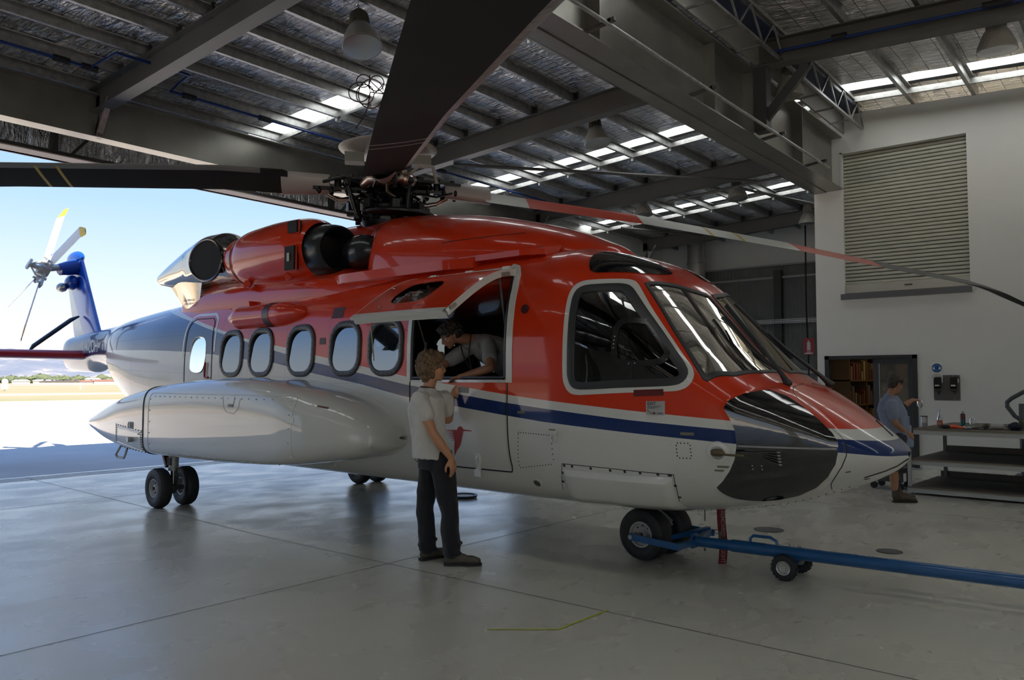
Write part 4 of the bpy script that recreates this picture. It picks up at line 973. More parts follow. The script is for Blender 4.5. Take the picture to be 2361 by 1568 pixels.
b = B(); sstrip(FUS, [(5.02, 1.535), (5.16, 1.528)], .055, .005, 'side', -1, b); b.build('data_plate', mat('data_plate_grey', (.20, .20, .18), .5), DOOR, smooth=False)
# --- exterior seams, rivets, screws
sm = B()
for s_ in (-1, 1):
    sline(FUS, radome, .004, 'side', s_, sm, step=.03)
    sline(FUS, [(6.20, .92), (6.62, .912), (7.18, .892)], .003, 'side', s_, sm); sline(FUS, [(6.20, .92), (6.16, .80), (6.10, .68)], .003, 'side', s_, sm); sline(FUS, [(7.18, .892), (7.16, .75), (7.12, .66)], .003, 'side', s_, sm)
sline(FUS, [(8.60, 1.035), (8.56, .99), (8.50, .955), (8.38, .905)], .007, 'side', -1, sm, step=.02); sline(FUS, [(8.38, 1.315), (8.50, 1.20)], .005, 'side', -1, sm, step=.02)
sm.build('panel_seams', M_SEAM, HR)
rv = B(); sc_ = B()
def studs(b_, pts, r, n=5):
    for p_, q in zip(FUS.on(np.array(pts), 'side', -1, 0), FUS.nor(np.array(pts), 'side', -1)):
        s1, u1, d1 = frame(q); top = p_ + q * r * .55
        V_ = [p_ + (s1 * math.cos(2 * PI * i / n) + u1 * math.sin(2 * PI * i / n)) * r for i in range(n)] + [p_ + q * r * .5 + (s1 * math.cos(2 * PI * i / n) + u1 * math.sin(2 * PI * i / n)) * r * .55 for i in range(n)]
        b_.raw(V_, [(i, (i + 1) % n, n + (i + 1) % n, n + i) for i in range(n)] + [tuple(range(n, 2 * n))])
def row(x0, z0, x1, z1, step=.022): n = max(2, int(math.hypot(x1 - x0, z1 - z0) / step)); return [(x0 + (x1 - x0) * t, z0 + (z1 - z0) * t) for t in np.linspace(0, 1, n)]
R0 = []
for a in [(5.66, 1.62, 5.66, .80), (5.70, 1.62, 5.70, .80), (5.75, 1.19, 7.55, 1.15), (5.75, 1.215, 7.55, 1.175), (6.19, 1.19, 6.19, .95), (6.22, 1.19, 6.22, .95), (6.22, 1.04, 7.2, 1.02), (6.54, 1.18, 6.54, .95), (6.88, 1.17, 6.88, .94), (6.2, .955, 7.55, .925), (7.38, 1.16, 7.38, .75), (7.42, 1.16, 7.42, .75), (5.98, 1.40, 5.98, 1.22), (6.0, .95, 6.0, .6), (6.04, .95, 6.04, .6), (7.20, 1.30, 7.20, .95), (7.17, 1.15, 7.17, .95), (7.42, 1.37, 7.42, 1.17), (5.9, 1.40, 5.9, 1.25), (6.8, 1.38, 6.8, 1.28)]: R0 += row(*a)
for w0 in range(7): R0 += row(5.80 + .028 * w0, .84, 5.80 + .028 * w0, .68 + .01 * w0)
R0 += [tuple(p) for p in resample(offset_poly(side_outer, -.022), .035) if p[1] < 1.56 or p[0] > 6.9 or p[0] < 6.28]
R0 += [tuple(p) for p in resample(offset_poly(chin, .02), .045)]
studs(rv, R0, .0042)
rv.build('rivets', M_LIV, HR, smooth=False); 
o_ = HR.children[-1] if HR.children else None
R1 = []
for x in WX[:-1] + [4.22]:
    for dx in (-.32, -.30): R1 += row(x + dx, 1.62, x + dx, 2.40, .03)
R1 += row(.42, 1.60, 4.3, 1.585, .03) + row(-.9, 2.30, .0, 2.32, .04) + row(-3, 1.8, -.45, 1.72, .04) + row(-3, 2.25, -.45, 2.26, .04) + row(.5, 2.42, 4.3, 2.40, .03) + row(.5, 2.50, 4.2, 2.50, .03) + row(-1.5, 1.2, -1.5, 2.6, .04) + row(-2.3, 1.3, -2.3, 2.6, .04) + row(-.9, 1.3, -.9, 2.6, .04) + row(5.7, 2.3, 6.2, 2.5, .03)
rv2 = B(); studs(rv2, R1, .0035); rv2.build('rivets', mat('rivet_dark_grey', (.05, .05, .07), .5), HR, smooth=False)  # these rivet rows are one even dark grey
R2 = row(5.75, 1.165, 6.09, 1.155, .026) + row(5.745, 1.15, 5.71, .87, .03) + row(6.115, 1.13, 6.115, .95, .03) + row(5.72, .85, 6.08, .905, .03) + [tuple(p) for p in resample(rrect(7.29, 1.085, .105, .115, .01, 2), .025)]
studs(sc_, R2, .006, 6); sc_.build('access_panel_screws', M_SEAM, HR, smooth=False)
# landing gear bulge (smooth white blister with dark fasteners)
U_, V_ = np.linspace(0, 1, 46), np.linspace(0, 1, 26)
def bulge(s_, b_):
    G = []
    for u in U_:
        r_ = []
        for v in V_:
            xt = 6.20 + .96 * u; xb = 6.12 + .98 * u; zt_ = .872 - .004 * u; zb_ = .56; x = xt * v + xb * (1 - v); z = zb_ + (zt_ - zb_) * v
            prof_u = min(1, u / .13) * min(1, (1 - u) / .08); prof_v = min(1, (1 - v) / .10)
            hh_ = .06 * max(0, min(1, (z - .57) / .10)) ** .7 * (math.sin(PI / 2 * prof_u) ** .8) * (math.sin(PI / 2 * prof_v) ** .8) * (1 - .25 * u * 0)
            r_.append(FUS.on(np.array([[x, z]]), 'side', s_, hh_ * 1.0 + .001)[0])
        G.append(r_)
    b_.grid(G)
for s_ in (-1, 1): bl = B(); bulge(s_, bl); bl.build('nose_gear_blister', M_WHI, HR)
sc2 = B(); studs(sc2, [(6.22, .905), (6.30, .903), (6.48, .898), (6.66, .894), (6.79, .892), (6.92, .890), (7.06, .887), (7.145, .886), (7.155, .885), (6.19, .84), (6.155, .76), (7.165, .80), (7.15, .70)], .013, 8); sc2.build('blister_fasteners', M_SEAM, HR, smooth=False)
# probe with hoses, mooring ring, light, vents, handles, placards
b = B(); pc = onside([(7.54, 1.085)], .0)[0]; nn = FUS.nor(np.array([[7.54, 1.085]]), 'side', -1)[0]
b.lathe([(.085, -.01), (.080, .012), (.055, .022), (.05, .022)], pc, nn, 24); b.build('probe_base', M_WHI, HR)
b = B(); b.ell(pc + nn * .02, (.062, .02, .028), 16, 8); b.tube([pc + nn * .03, pc + nn * .055 + vec((.08, 0, .0)), pc + nn * .05 + vec((.2, .03, -.005))], .009, 6); b.build('pitot_probe', mat('probe_brown', (.12, .09, .05), .5, .3), HR)
b = B()
for i in range(5):
    z0 = 1.095 - .004 * i; z1 = 1.10 - i * .022
    sline(FUS, [(7.70, z0), (7.78, z0 - .004), (7.86, (z0 + z1) / 2), (7.93, z1)], .0045, 'side', -1, b, h=.018, step=.02)
b.build('hose_bundle', mat('hose_dark', (.03, .03, .025), .4), HR)
b = B()
for i in range(5): q = onside([(7.945, 1.10 - i * .022)], .02)[0]; b.cyl(q - vec((.02, 0, 0)), q + vec((.006, 0, 0)), .007, n=8)
for x, z in ((7.76, .97), (7.82, .97), (7.76, .995), (7.82, .995)): b.ell(onside([(x, z)], .01)[0], .006, 6, 4)
b.build('hose_end', mat('bright_fitting', (.55, .55, .55), .3, .9), HR)
b = B(); q = onside([(6.16, 1.15)], .0)[0]; b.tube([q + vec((0, -.035, 0)) + vec((.028 * math.cos(t), 0, -.015 + .035 * math.sin(t))) for t in np.linspace(0, 2 * PI, 16)[:-1]], .010, 8, closed=True); b.box(q + vec((-.01, -.02, .035)), (.05, .05, .03)); b.build('mooring_ring', M_WHI, HR)
b = B(); q = onside([(5.86, .73)])[0]; n2 = FUS.nor(np.array([[5.86, .73]]), 'side', -1)[0]; b.lathe([(.05, -.01), (.05, .008), (.036, .012)], q, n2, 20); b.build('flush_lamp_ring', M_WHI, HR); b = B(); b.lathe([(.036, .010), (.02, .018), (0, .02)], q, n2, 20); b.build('flush_lamp', mat('lamp_dark', (.10, .10, .09), .15, .5), HR)
b = B(); q = onside([(5.805, 2.247)])[0]; n2 = FUS.nor(np.array([[5.805, 2.247]]), 'side', -1)[0]; b.lathe([(.042, -.004), (.042, .004), (0, .004)], q, n2, 20); b.build('round_vent', mat('vent_dark_red', (.05, .006, .006), .5), HR)
b = B(); b.prism(list(onside([(6.915, 1.545), (7.15, 1.553), (7.15, 1.503), (6.915, 1.494)], .012)), (0, .02, 0)); b.build('jettison_handle', mat('dark_red_handle', (.10, .006, .008), .35), HR, smooth=False)
EX = onside([(7.013, 1.458), (7.163, 1.461), (7.162, 1.352), (7.015, 1.352)], .006)
ex = B().raw(EX, [(0, 1, 2, 3)]).build('exit_placard', mat('placard_grey', (.36, .36, .35), .5), HR, smooth=False)
M_TXT = mat('lettering_dark', (.035, .03, .035), .5)
xd_ = EX[1] - EX[0]; yd_ = EX[0] - EX[3]; nE = nrm(np.cross(xd_, yd_))
def pl_text(s, size, u, v, nm='lettering', m_=None, par=None, bold=.0): return text_mesh(s, size, nm, m_ or M_TXT, par or HR, basis(tuple(EX[3] + xd_ * u + yd_ * v + nE * .002), tuple(xd_), tuple(yd_)), .0005, 'LEFT', bold=bold)
pl_text('EXIT', .034, .07, .82, bold=.0006); pl_text('OPEN', .018, .58, .10); pl_text('PUSH HERE TO OPEN WINDOW', .0075, .08, .64); pl_text('THEN PUSH WINDOW OUT', .0075, .08, .56); pl_text('IN AN EMERGENCY', .0075, .08, .48)
b = B(); arc = [EX[3] + xd_ * (.38 - .30 * math.cos(t)) + yd_ * (.42 - .30 * math.sin(t)) + nE * .003 for t in np.linspace(.1, PI / 2, 8)]; b.tube(arc, .006, 4, flat=.2); e_ = arc[-1]; b.raw([e_ + xd_ * .14, e_ + yd_ * .1, e_ - yd_ * .1], [(0, 1, 2)]); b.build('arrow', mat('arrow_maroon', (.12, .01, .012), .5), HR, smooth=False)
b = B()
for x, z, w_, h_ in ((7.325, 1.215, .10, .022), (7.57, .975, .10, .016), (7.57, .945, .15, .014), (5.79, 1.34, .09, .02), (6.13, 1.20, .07, .018)): b.prism(list(onside([(x - w_ / 2, z - h_ / 2), (x + w_ / 2, z - h_ / 2), (x + w_ / 2, z + h_ / 2), (x - w_ / 2, z + h_ / 2)], .004)), (0, .003, 0))
b.build('small_placards', mat('placard_olive', (.16, .15, .10), .5), HR, smooth=False)
b = B()
b.prism(list(onside([(8.30, .955), (8.33, .965), (8.40, .895), (8.37, .885)], .004)), (0, .004, 0)); b.build('nose_tape', mat('tape_olive', (.10, .095, .08), .6), HR, smooth=False)
# wipers
for s_ in (-1, 1):
    b = B(); y0 = -.33 if s_ < 0 else .42
    if s_ < 0: pts = [(7.84, -.36, 1.60), (7.78, -.34, 1.68), (7.46, -.14, 2.0), (7.30, -.10, 2.14)]; bl_ = [(7.22, -.13, 2.26), (7.50, -.20, 1.96), (7.62, -.24, 1.82)]
    else: pts = [(7.93, .30, 1.59), (7.86, .28, 1.66), (7.58, .22, 1.90), (7.46, .2, 2.02)]; bl_ = [(7.18, .12, 2.30), (7.42, .2, 2.03), (7.62, .28, 1.81)]
    b.tube(pts, [.028, .018, .014, .010], 8); b.tube(bl_, .012, 6, flat=1.8); b.ell(pts[0], (.04, .03, .03), 10, 6); b.cyl(pts[-1], bl_[1], .008, n=6); b.build('wiper', M_RUB, HR)

# --- upper cowling, engine deck, nacelles
COW = Loft([(-1.35,.10,2.6,2.95,3.60,2.2,2.2),(-1.28,.38,2.55,2.95,3.70,2.4,3.2),(-.4,.54,2.5,2.95,3.68,2.5,3.2),(1.0,.60,2.5,2.9,3.62,2.6,2.6),(1.9,.55,2.5,2.9,3.62,2.8,2.5),(2.5,.50,2.5,2.9,3.61,3.0,2.5),(2.85,.58,2.5,2.9,3.60,3.0,2.5),(3.25,.80,2.5,2.9,3.57,3.0,2.5),(3.6,.82,2.5,2.9,3.535,3.0,2.5),(4.4,.78,2.5,2.88,3.425,3.0,2.4),(5.0,.70,2.5,2.84,3.295,3.0,2.3),(5.6,.56,2.5,2.8,3.12,3.0,2.2),(5.95,.42,2.5,2.75,2.975,3.0,2.1),(6.12,.28,2.5,2.7,2.89,3,2),(6.2,.05,2.6,2.68,2.80,2,2)])
shell(COW, np.r_[np.linspace(-1.35, 6.0, 130), np.linspace(6.02, 6.2, 12)], 140, [], 'gearbox_cowling', M_RED, HR)
DECK = Loft([(-1.40,.08,2.55,2.64,2.72,2.5,2.5),(-1.30,.50,2.5,2.66,2.90,2.5,2.5),(-1.0,.93,2.4,2.62,3.10,3,2.4),(0,1.0,2.35,2.62,3.14,3,2.4),(2.2,1.02,2.35,2.62,3.10,3,2.4),(3.0,.98,2.35,2.62,2.96,3,2.8),(4.2,.88,2.4,2.62,2.90,3,3),(5.3,.7,2.5,2.62,2.86,3,3),(5.48,.1,2.55,2.6,2.66,3,3)])
shell(DECK, np.r_[np.linspace(-1.40, 5.3, 90), np.linspace(5.32, 5.48, 8)], 100, [], 'engine_deck', M_RED, HR)
b = B(); sline(COW, [(2.92, 3.0), (2.95, 3.35), (3.0, 3.55)], .004, 'side', -1, b); sline(COW, [(4.35, 3.05), (5.3, 3.07)], .004, 'side', -1, b); b.build('cowling_seams', M_SEAM, HR)
def rail(x0, x1, y, z0, z1, th, nm):
    b_ = B(); P = []
    for x in np.linspace(x0, x1, 20):
        t = (x - x0) / (x1 - x0); yy = y + .03 * t; q = th * min(1, t * 8 + .25) * min(1, (1 - t) * 6 + .15); P.append([(x, yy + .25, z1 + .05), (x, yy, z1), (x, yy - q, z1 - .012), (x, yy - q, z0 + .012), (x, yy + .02, z0), (x, yy + .15, z0)])
    b_.grid(P); b_.raw(P[0], [tuple(range(6))]); b_.raw(P[-1], [tuple(range(6))]); return b_.build(nm, M_RED, HR, angle=25)
rail(2.76, 4.95, -.92, 2.705, 2.83, .10, 'door_rail_fairing'); rail(4.62, 5.75, -.80, 2.77, 2.85, .10, 'door_rail_fairing')
o_ = rail(2.76, 4.95, .92, 2.705, 2.83, -.10, 'door_rail_fairing')
for s_ in (-1, 1):
    YN_ = .80 * s_
    nac = np.array([(.36,.20,3.25),(.40,.27,3.25),(.5,.30,3.24),(.62,.315,3.225),(.70,.33,3.215),(.85,.38,3.215),(1.1,.405,3.21),(1.6,.425,3.205),(2.0,.415,3.20),(2.25,.385,3.19),(2.36,.34,3.18)])
    P = []
    for x in np.linspace(.36, 2.36, 60):
        r = float(pch(nac[:, 0], nac[:, 1], x)); zc = float(pch(nac[:, 0], nac[:, 2], x)); P.append([(x, YN_ + r * .98 * math.cos(t), zc + r * math.sin(t)) for t in np.linspace(0, 2 * PI, 49)])
    b = B(); b.grid(P); NC = b.build('engine_nacelle', M_RED, HR)
    b = B(); b.tube([(.70, YN_ + .332 * math.cos(t), 3.215 + .335 * math.sin(t)) for t in np.linspace(0, 2 * PI, 40)[:-1]], .006, 5, closed=True); b.build('nacelle_band', mat('band_steel', (.3, .25, .22), .35, .8), NC)
    # louvre recesses behind the intake
    for z, h_, x in ((3.44, .14, 2.20), (3.06, .28, 2.22)):
        a = math.asin((z - 3.2) / .42); yy = YN_ + s_ * .40 * math.cos(a)
        b = B(); b.box((x, yy, z), (.19, .07, h_)); b.build('cooling_slot', mat('slot_black', (.006, .006, .006), .8), NC, smooth=False)
        b = B(); b.tube([(x - .10, yy, z - h_ / 2), (x - .10, yy, z + h_ / 2), (x + .10, yy, z + h_ / 2), (x + .10, yy, z - h_ / 2)], .012, 6, closed=True); b.build('slot_rim', M_RED, NC)
    b = B(); b.bb((2.19, YN_ + s_ * .42, 3.02), (2.24, YN_ + s_ * .425, 3.12)); b.build('label', mat('label_cream', (.4, .38, .33), .6), NC, smooth=False)
    for x, z in ((1.02, 2.86), (1.95, 2.88)): B().cyl((x - .06, YN_ + s_ * .20, z), (x + .05, YN_ + s_ * .28, z + .0), .045, n=14).build('drain_stub', M_RED, NC)
    # intake
    b = B(); b.lathe([(.33, -.16), (.325, .0), (.31, .09), (.29, .18), (.265, .215), (.24, .205), (.215, .12), (.20, -.05), (.0, -.06)], (2.47, YN_, 3.16), (1, .10 * s_, 0), 40); b.build('air_intake', mat('intake_black', (.010, .011, .012), .28), HR)
    b = B(); b.ell((2.93, YN_ * .85, 3.12), (.30, .20, .20), 24, 16); b.build('intake_fairing', mat('fairing_black', (.014, .015, .017), .22), HR)
    # exhaust duct
    P = []
    ex_ = np.array([(-1.60,-1.00,3.13,.015,.015),(-1.56,-1.00,3.13,.05,.06),(-1.40,-.97,3.145,.12,.12),(-1.0,-.90,3.20,.22,.24),(-.6,-.84,3.27,.29,.33),(-.25,-.80,3.32,.33,.365),(.05,-.79,3.32,.33,.36),(.4,-.80,3.26,.30,.31),(.55,-.80,3.24,.28,.29)])
    for x in np.linspace(-1.60, .55, 50):
        yc, zc, ry, rz = [float(pch(ex_[:, 0], ex_[:, k2], x)) for k2 in (1, 2, 3, 4)]
        P.append([(x, s_ * min(1.09 if x > -.6 else 1.12, -yc + ry * math.cos(t)), zc + rz * math.sin(t)) for t in np.linspace(0, 2 * PI, 61)])
    b = B(); b.grid(P); EXD = b.build('exhaust_duct', mat('polished_steel', (.62, .56, .48), .10, 1.0), HR)
    yy = s_ * 1.10; cx_, cz_ = .0, 3.265
    ov = [(cx_ + .44 * math.cos(t) - .04 * math.sin(t), yy, cz_ + .285 * math.sin(t) * (1 + .12 * math.cos(t))) for t in np.linspace(0, 2 * PI, 48)[:-1]]
    b = B(); b.tube(ov, .018, 8, closed=True); b.build('outlet_rim', mat('rim_steel', (.10, .09, .09), .2, .9), EXD)
    b = B(); ce = vec((cx_, yy + s_ * .002, cz_)); b.raw([tuple(p) for p in ov] + [tuple(ce)], [(i, (i + 1) % 47, 47) for i in range(47)]); b.build('outlet', mat('outlet_shade_black', (.003, .003, .003), .9), EXD)  # flat black disc paints the shade inside the exhaust mouth
    b = B(); G = []
    for t in np.linspace(0, 1, 10):
        G.append([((-.82 + .40 * t) * (1 - u) + (-1.38 + 1.05 * t) * u, s_ * (.965 + .10 * math.sin(PI * t) * u), 2.655 + u * .42) for u in np.linspace(0, 1, 10)])
    b.grid(G); b.build('heat_shield', MATS['polished_steel'], EXD)
# text on the heat shield
text_mesh('DANGER', .045, 'lettering', mat('text_pale', (.5, .5, .5), .5), HR, basis((-.66, -1.03, 2.76), (1, 0, 0), (0, 0, 1)), .001)
text_mesh('EXHAUST', .045, 'lettering', MATS['text_pale'], HR, basis((-.64, -1.02, 2.71), (1, 0, 0), (0, 0, 1)), .001)
# shoulder pods (float packs) with a dark band
for s_ in (-1, 1):
    b = B(); P = []
    for x in np.linspace(.70, 2.44, 50):
        t = (x - .70) / 1.74; r = .155 * (min(1, (t / .16)) if t < .16 else 1) ** .5 * (max(0, min(1, (1 - t) / .26))) ** .45 if t < 1 else 0
        r = max(r, .003); base = FUS.side(x, 2.41, s_)[1]; P.append([(x, base + s_ * (.02 + .13 * (r / .155)) * max(0, math.cos(a)) - s_ * .03 * (1 - math.cos(a)), 2.415 + r * math.sin(a)) for a in np.linspace(-PI * .62, PI * .62, 25)])
    b.grid(P); pod = b.build('shoulder_pod', M_RED, HR)
    b = B(); P2 = [[tuple(vec(q) + vec((0, s_ * .004, 0)) + .003 * vec((0, 0, np.sign(q[2] - 2.415)))) for q in P[i]] for i in range(28, 33)]; b.grid(P2); b.build('band', mat('band_dark_red', (.05, .008, .008), .4), pod)
    b = B(); b.prism([(.72, s_ * .98, 2.53), (1.18, s_ * .98, 2.53), (1.15, s_ * .98, 2.63), (.78, s_ * .98, 2.60)], (0, s_ * .12, 0)); b.build('pod_mount', M_RED, pod, smooth=False)
for x, z, w_, h_ in ((2.84, 2.06, .11, .075), (3.06, 2.37, .20, .12)):
    b = B(); b.prism(list(onside([(x - w_ / 2, z - h_ / 2), (x + w_ / 2, z - h_ / 2), (x + w_ / 2, z + h_ / 2), (x - w_ / 2, z + h_ / 2)], .004)), (0, .003, 0)); b.build('recessed_step', mat('recess_dark_red', (.045, .004, .004), .5), HR, smooth=False)
# aft door outline, handle, antenna
b = B(); sline(FUS, [(-.40, 1.5), (-.40, 2.05), (-.41, 2.33), (-.36, 2.44), (-.25, 2.47), (.22, 2.46), (.30, 2.40), (.36, 2.0), (.36, 1.5)], .008, 'side', -1, b, step=.03); b.build('aft_door_gap', mat('gap_navy', (.006, .014, .04), .5), HR)
b = B(); sstrip(FUS, [(-.46, 1.95), (-.47, 2.20), (-.46, 2.40), (-.40, 2.49), (-.28, 2.525), (.24, 2.515), (.36, 2.44), (.40, 2.25), (.415, 2.0)], .035, .003, 'side', -1, b, step=.03); b.build('aft_door_surround', M_WHI, HR, smooth=True)
b = B(); b.tube([onside([(.23, 1.86)], .02)[0], onside([(.215, 1.70)], .02)[0], onside([(.22, 1.66)], .02)[0], onside([(.31, 1.655)], .02)[0]], .014, 6); b.build('aft_door_handle', mat('handle_red', (.25, .01, .015), .4), HR)
b = B(); b.cyl((-2.5, 0, 2.78), (-2.85, 0, 3.10), .008, .004, 6); b.cyl((-2.48, 0, 2.74), (-2.53, 0, 2.82), .02, .01, 8); b.build('whip_antenna', M_NAV, HR)
# --- tail
fz = np.linspace(0, 1, 16); G = []; G2 = []
def foil(cx, cz, chord, th, sx, z, yoff=0.0, n=15):
    """airfoil loop leading edge forward (+x)"""
    P = []
    for i in range(2 * n):
        t = i / n; up_ = t < 1; q = t if up_ else 2 - t; xx_ = (1 - math.cos(PI * q)) / 2; yt = 2.6 * th * (.2969 * math.sqrt(max(xx_, 0)) - .126 * xx_ - .3516 * xx_ ** 2 + .2843 * xx_ ** 3 - .1015 * xx_ ** 4) * 1.9
        P.append((cx + chord / 2 - xx_ * chord, yoff + (yt if up_ else -yt), z))
    return P
b = B(); lo = []
for t in fz:
    z = 2.45 + t * 1.75; xl = -6.22 - t * 1.16; xr = -7.66 - t * .68; lo.append(foil((xl + xr) / 2, 0, xl - xr, .13 - .02 * t, 1, z))
    lo[-1] = lo[-1] + [lo[-1][0]]
b.grid(lo); 
n_ = len(lo[0]) - 1; b.raw(lo[-1][:-1], [tuple(range(n_))])
k = NT('fin_paint'); tc = k.add('ShaderNodeTexCoord'); sp = k.add('ShaderNodeSeparateXYZ'); k.link(tc.outputs['Object'], sp.inputs[0])
q = k.math('ADD', sp.outputs[0], k.math('MULTIPLY', k.math('SUBTRACT', sp.outputs[2], 2.45), .80)); k.color(k.mix(k.math('GREATER_THAN', q, -6.98), (.40, .42, .42, 1), (.004, .07, .45, 1))); k.rough(.3); k.bsdf.inputs['Coat Weight'].default_value = 1
FIN = b.build('tail_fin', k.m, HR)
b = B(); b.ell((-7.75, 0, 4.20), (.42, .10, .16), 20, 10); b.cyl((-7.5, -.08, 4.0), (-7.45, -.42, 3.9), .17, .12, 20); b.ell((-7.55, -.14, 3.66), (.24, .12, .16), 16, 10); b.build('tail_gearbox_fairing', M_NAV, FIN)
b = B(); b.ell((-7.62, -.30, 3.55), (.16, .10, .10), 14, 8); b.build('gearbox_bulge', mat('bare_metal', (.35, .35, .34), .3, .8), FIN)
def wing_pts(y, xl, xr, z, th):
    P = []
    for (x_, dz, _) in [(p[0], p[1], 0) for p in foil((xl + xr) / 2, 0, xl - xr, th, 1, 0)]: P.append((x_, y, z + dz))
    return P + [P[0]]
b = B(); SP = [wing_pts(y, -6.30 - .04 * abs(y), -7.15, 2.12, .19 - .012 * abs(y)) for y in np.linspace(-.05, -3.3, 14)]; b.grid(SP); b.raw(SP[-1][:-1], [tuple(range(len(SP[-1]) - 1))])
k = NT('stabiliser_paint'); ge = k.add('ShaderNodeNewGeometry'); tc = k.add('ShaderNodeTexCoord'); sp = k.add('ShaderNodeSeparateXYZ'); k.link(tc.outputs['Object'], sp.inputs[0]); k.color(k.mix(k.math('GREATER_THAN', sp.outputs[2], 2.05), (.6, .6, .58, 1), (.42, .010, .015, 1))); k.rough(.35)
STB = b.build('stabiliser', k.m, HR)
b = B(); b.tube([(-7.2, -1.0, 2.20), (-7.2, -.93, 2.30), (-7.2, -.25, 2.86), (-7.2, -.10, 2.94)], [.025, .055, .055, .025], 8, flat=.8); b.build('stabiliser_strut', mat('strut_teal', (.01, .035, .06), .35), HR)
# registration letters along the boom
text_mesh('VH-LOH', .34, 'registration_lettering', mat('letter_white', (.55, .56, .56), .4), HR, basis((-6.35, -.335, 2.25), (1, -.14, 0), (0, 0, 1)), .003, 'LEFT', spacing=.95, bold=.004)
# tail rotor
hub = vec((-7.42, -.72, 3.86)); N_ = nrm((-.04, -.93, .36)); b1 = nrm(vec((-.44, .34, .83))); b1 = nrm(b1 - N_ * (b1 @ N_)); b2 = nrm(np.cross(N_, b1)); 
if b2[0] < 0: b2 = -b2
TR = empty('tail_rotor', (0, 0, 0), parent=HR)
bpy.data.objects.remove(TR)
b = B(); b.cyl((-7.45, -.4, 3.95), hub + N_ * .05, .07, n=16); b.cyl(hub - N_ * .10, hub + N_ * .10, .13, n=20); b.cyl(hub + N_ * .10, hub + N_ * .28, .05, n=14); b.cyl(hub + N_ * .26, hub + N_ * .30, .12, n=8)
for d_ in (b1, -b1, b2, -b2):
    b.bar(hub - N_ * .03, hub + d_ * .42 - N_ * .03, .12, .05, N_); b.bar(hub + N_ * .27, hub + d_ * .26 + N_ * .03, .02, .02); b.cyl(hub + d_ * .2 + N_ * .08, hub + d_ * .2 - N_ * .1, .03, n=8); b.cyl(hub + d_ * .33 - N_ * .06, hub + d_ * .33 + N_ * .06, .025, n=8)
b.build('tail_rotor_hub', mat('hub_grey_metal', (.5, .5, .47), .4, .4), HR)
M_TRB, M_YEL = mat('rotor_white', (.72, .72, .70), .4), mat('rotor_yellow', (.75, .48, .02), .4)
for d_ in (b1, -b1, b2, -b2):
    cdir = nrm(np.cross(N_, d_)); cd = nrm(cdir * math.cos(R_(18)) + N_ * math.sin(R_(18))); nd = nrm(np.cross(d_, cd)); P = []
    for r in np.r_[np.linspace(.34, 1.50, 12), np.linspace(1.503, 1.70, 5)]:
        c_ = .13 if r < .36 else (.24 if r < 1.55 else .24 - (r - 1.55) * .6); P.append([hub + d_ * r + cd * (c_ * q) + nd * (h_ * c_) + (-cd * (r - 1.5) * .5 if r > 1.5 else 0) for q, h_ in ((.5, 0), (.30, .05), (-.1, .055), (-.5, 0), (-.1, -.045), (.30, -.045), (.5, 0))])
    b = B(); b.grid(P[:12]); b.cur = 1; b.grid(P[11:]); b.build('tail_rotor_blade', [M_TRB, M_YEL], HR, angle=50)

# --- main rotor head
M_RH = mat('rotorhead_dark_metal', (.035, .035, .036), .32, .8, var=.3, vscale=12); M_RHP = mat('rotorhead_bright_metal', (.50, .38, .31), .25, .9); M_RHW = mat('rotorhead_pale_paint', (.40, .37, .34), .4)
H = vec((2.55, 0, 0)); az = [R_(51.5), R_(232), R_(-40.5), R_(142)]; RH = HR
b = B(); b.lathe([(.0, 3.5), (.30, 3.52), (.34, 3.60), (.34, 3.64), (.26, 3.66), (.24, 3.74), (.30, 3.76), (.30, 3.80), (.16, 3.84), (.13, 3.95), (.20, 3.97), (.20, 4.0), (.12, 4.02), (.12, 4.25), (0, 4.25)], H, (0, 0, 1), 36)
b.lathe([(.28, 3.64), (.42, 3.655), (.455, 3.675), (.455, 3.70), (.42, 3.72), (.28, 3.73)], H, (.06, 0, 1), 44)
for a in np.linspace(.2, 2 * PI + .2, 9, endpoint=False):
    b.box(H + vec((.47 * math.cos(a), .47 * math.sin(a), 3.76)), (.12, .09, .10), rz=a); b.cyl(H + vec((.40 * math.cos(a), .40 * math.sin(a), 3.60)), H + vec((.40 * math.cos(a), .40 * math.sin(a), 3.86)), .03, n=8); b.ell(H + vec((.26 * math.cos(a + .3), .26 * math.sin(a + .3), 3.93)), (.07, .07, .05), 10, 6)
for a in np.linspace(0, 2 * PI, 12, endpoint=False): b.cyl(H + vec((.36 * math.cos(a), .36 * math.sin(a), 3.60)), H + vec((.36 * math.cos(a), .36 * math.sin(a), 3.74)), .028, n=8); b.box(H + vec((.22 * math.cos(a), .22 * math.sin(a), 3.88)), (.06, .05, .10), rz=a)
b.build('rotor_mast', M_RH, RH)
b = B(); b.lathe([(0, 3.98), (.30, 3.99), (.38, 4.04), (.40, 4.10), (.30, 4.17), (0, 4.18)], H, (0, 0, 1), 32)
for a in np.linspace(0, 2 * PI, 16, endpoint=False): b.tube([H + vec((.30 * math.cos(a), .30 * math.sin(a), 3.96)), H + vec((.42 * math.cos(a + .15), .42 * math.sin(a + .15), 3.90)), H + vec((.30 * math.cos(a + .4), .30 * math.sin(a + .4), 3.84))], .014, 6)
b.build('rotor_hub', M_RH, RH)
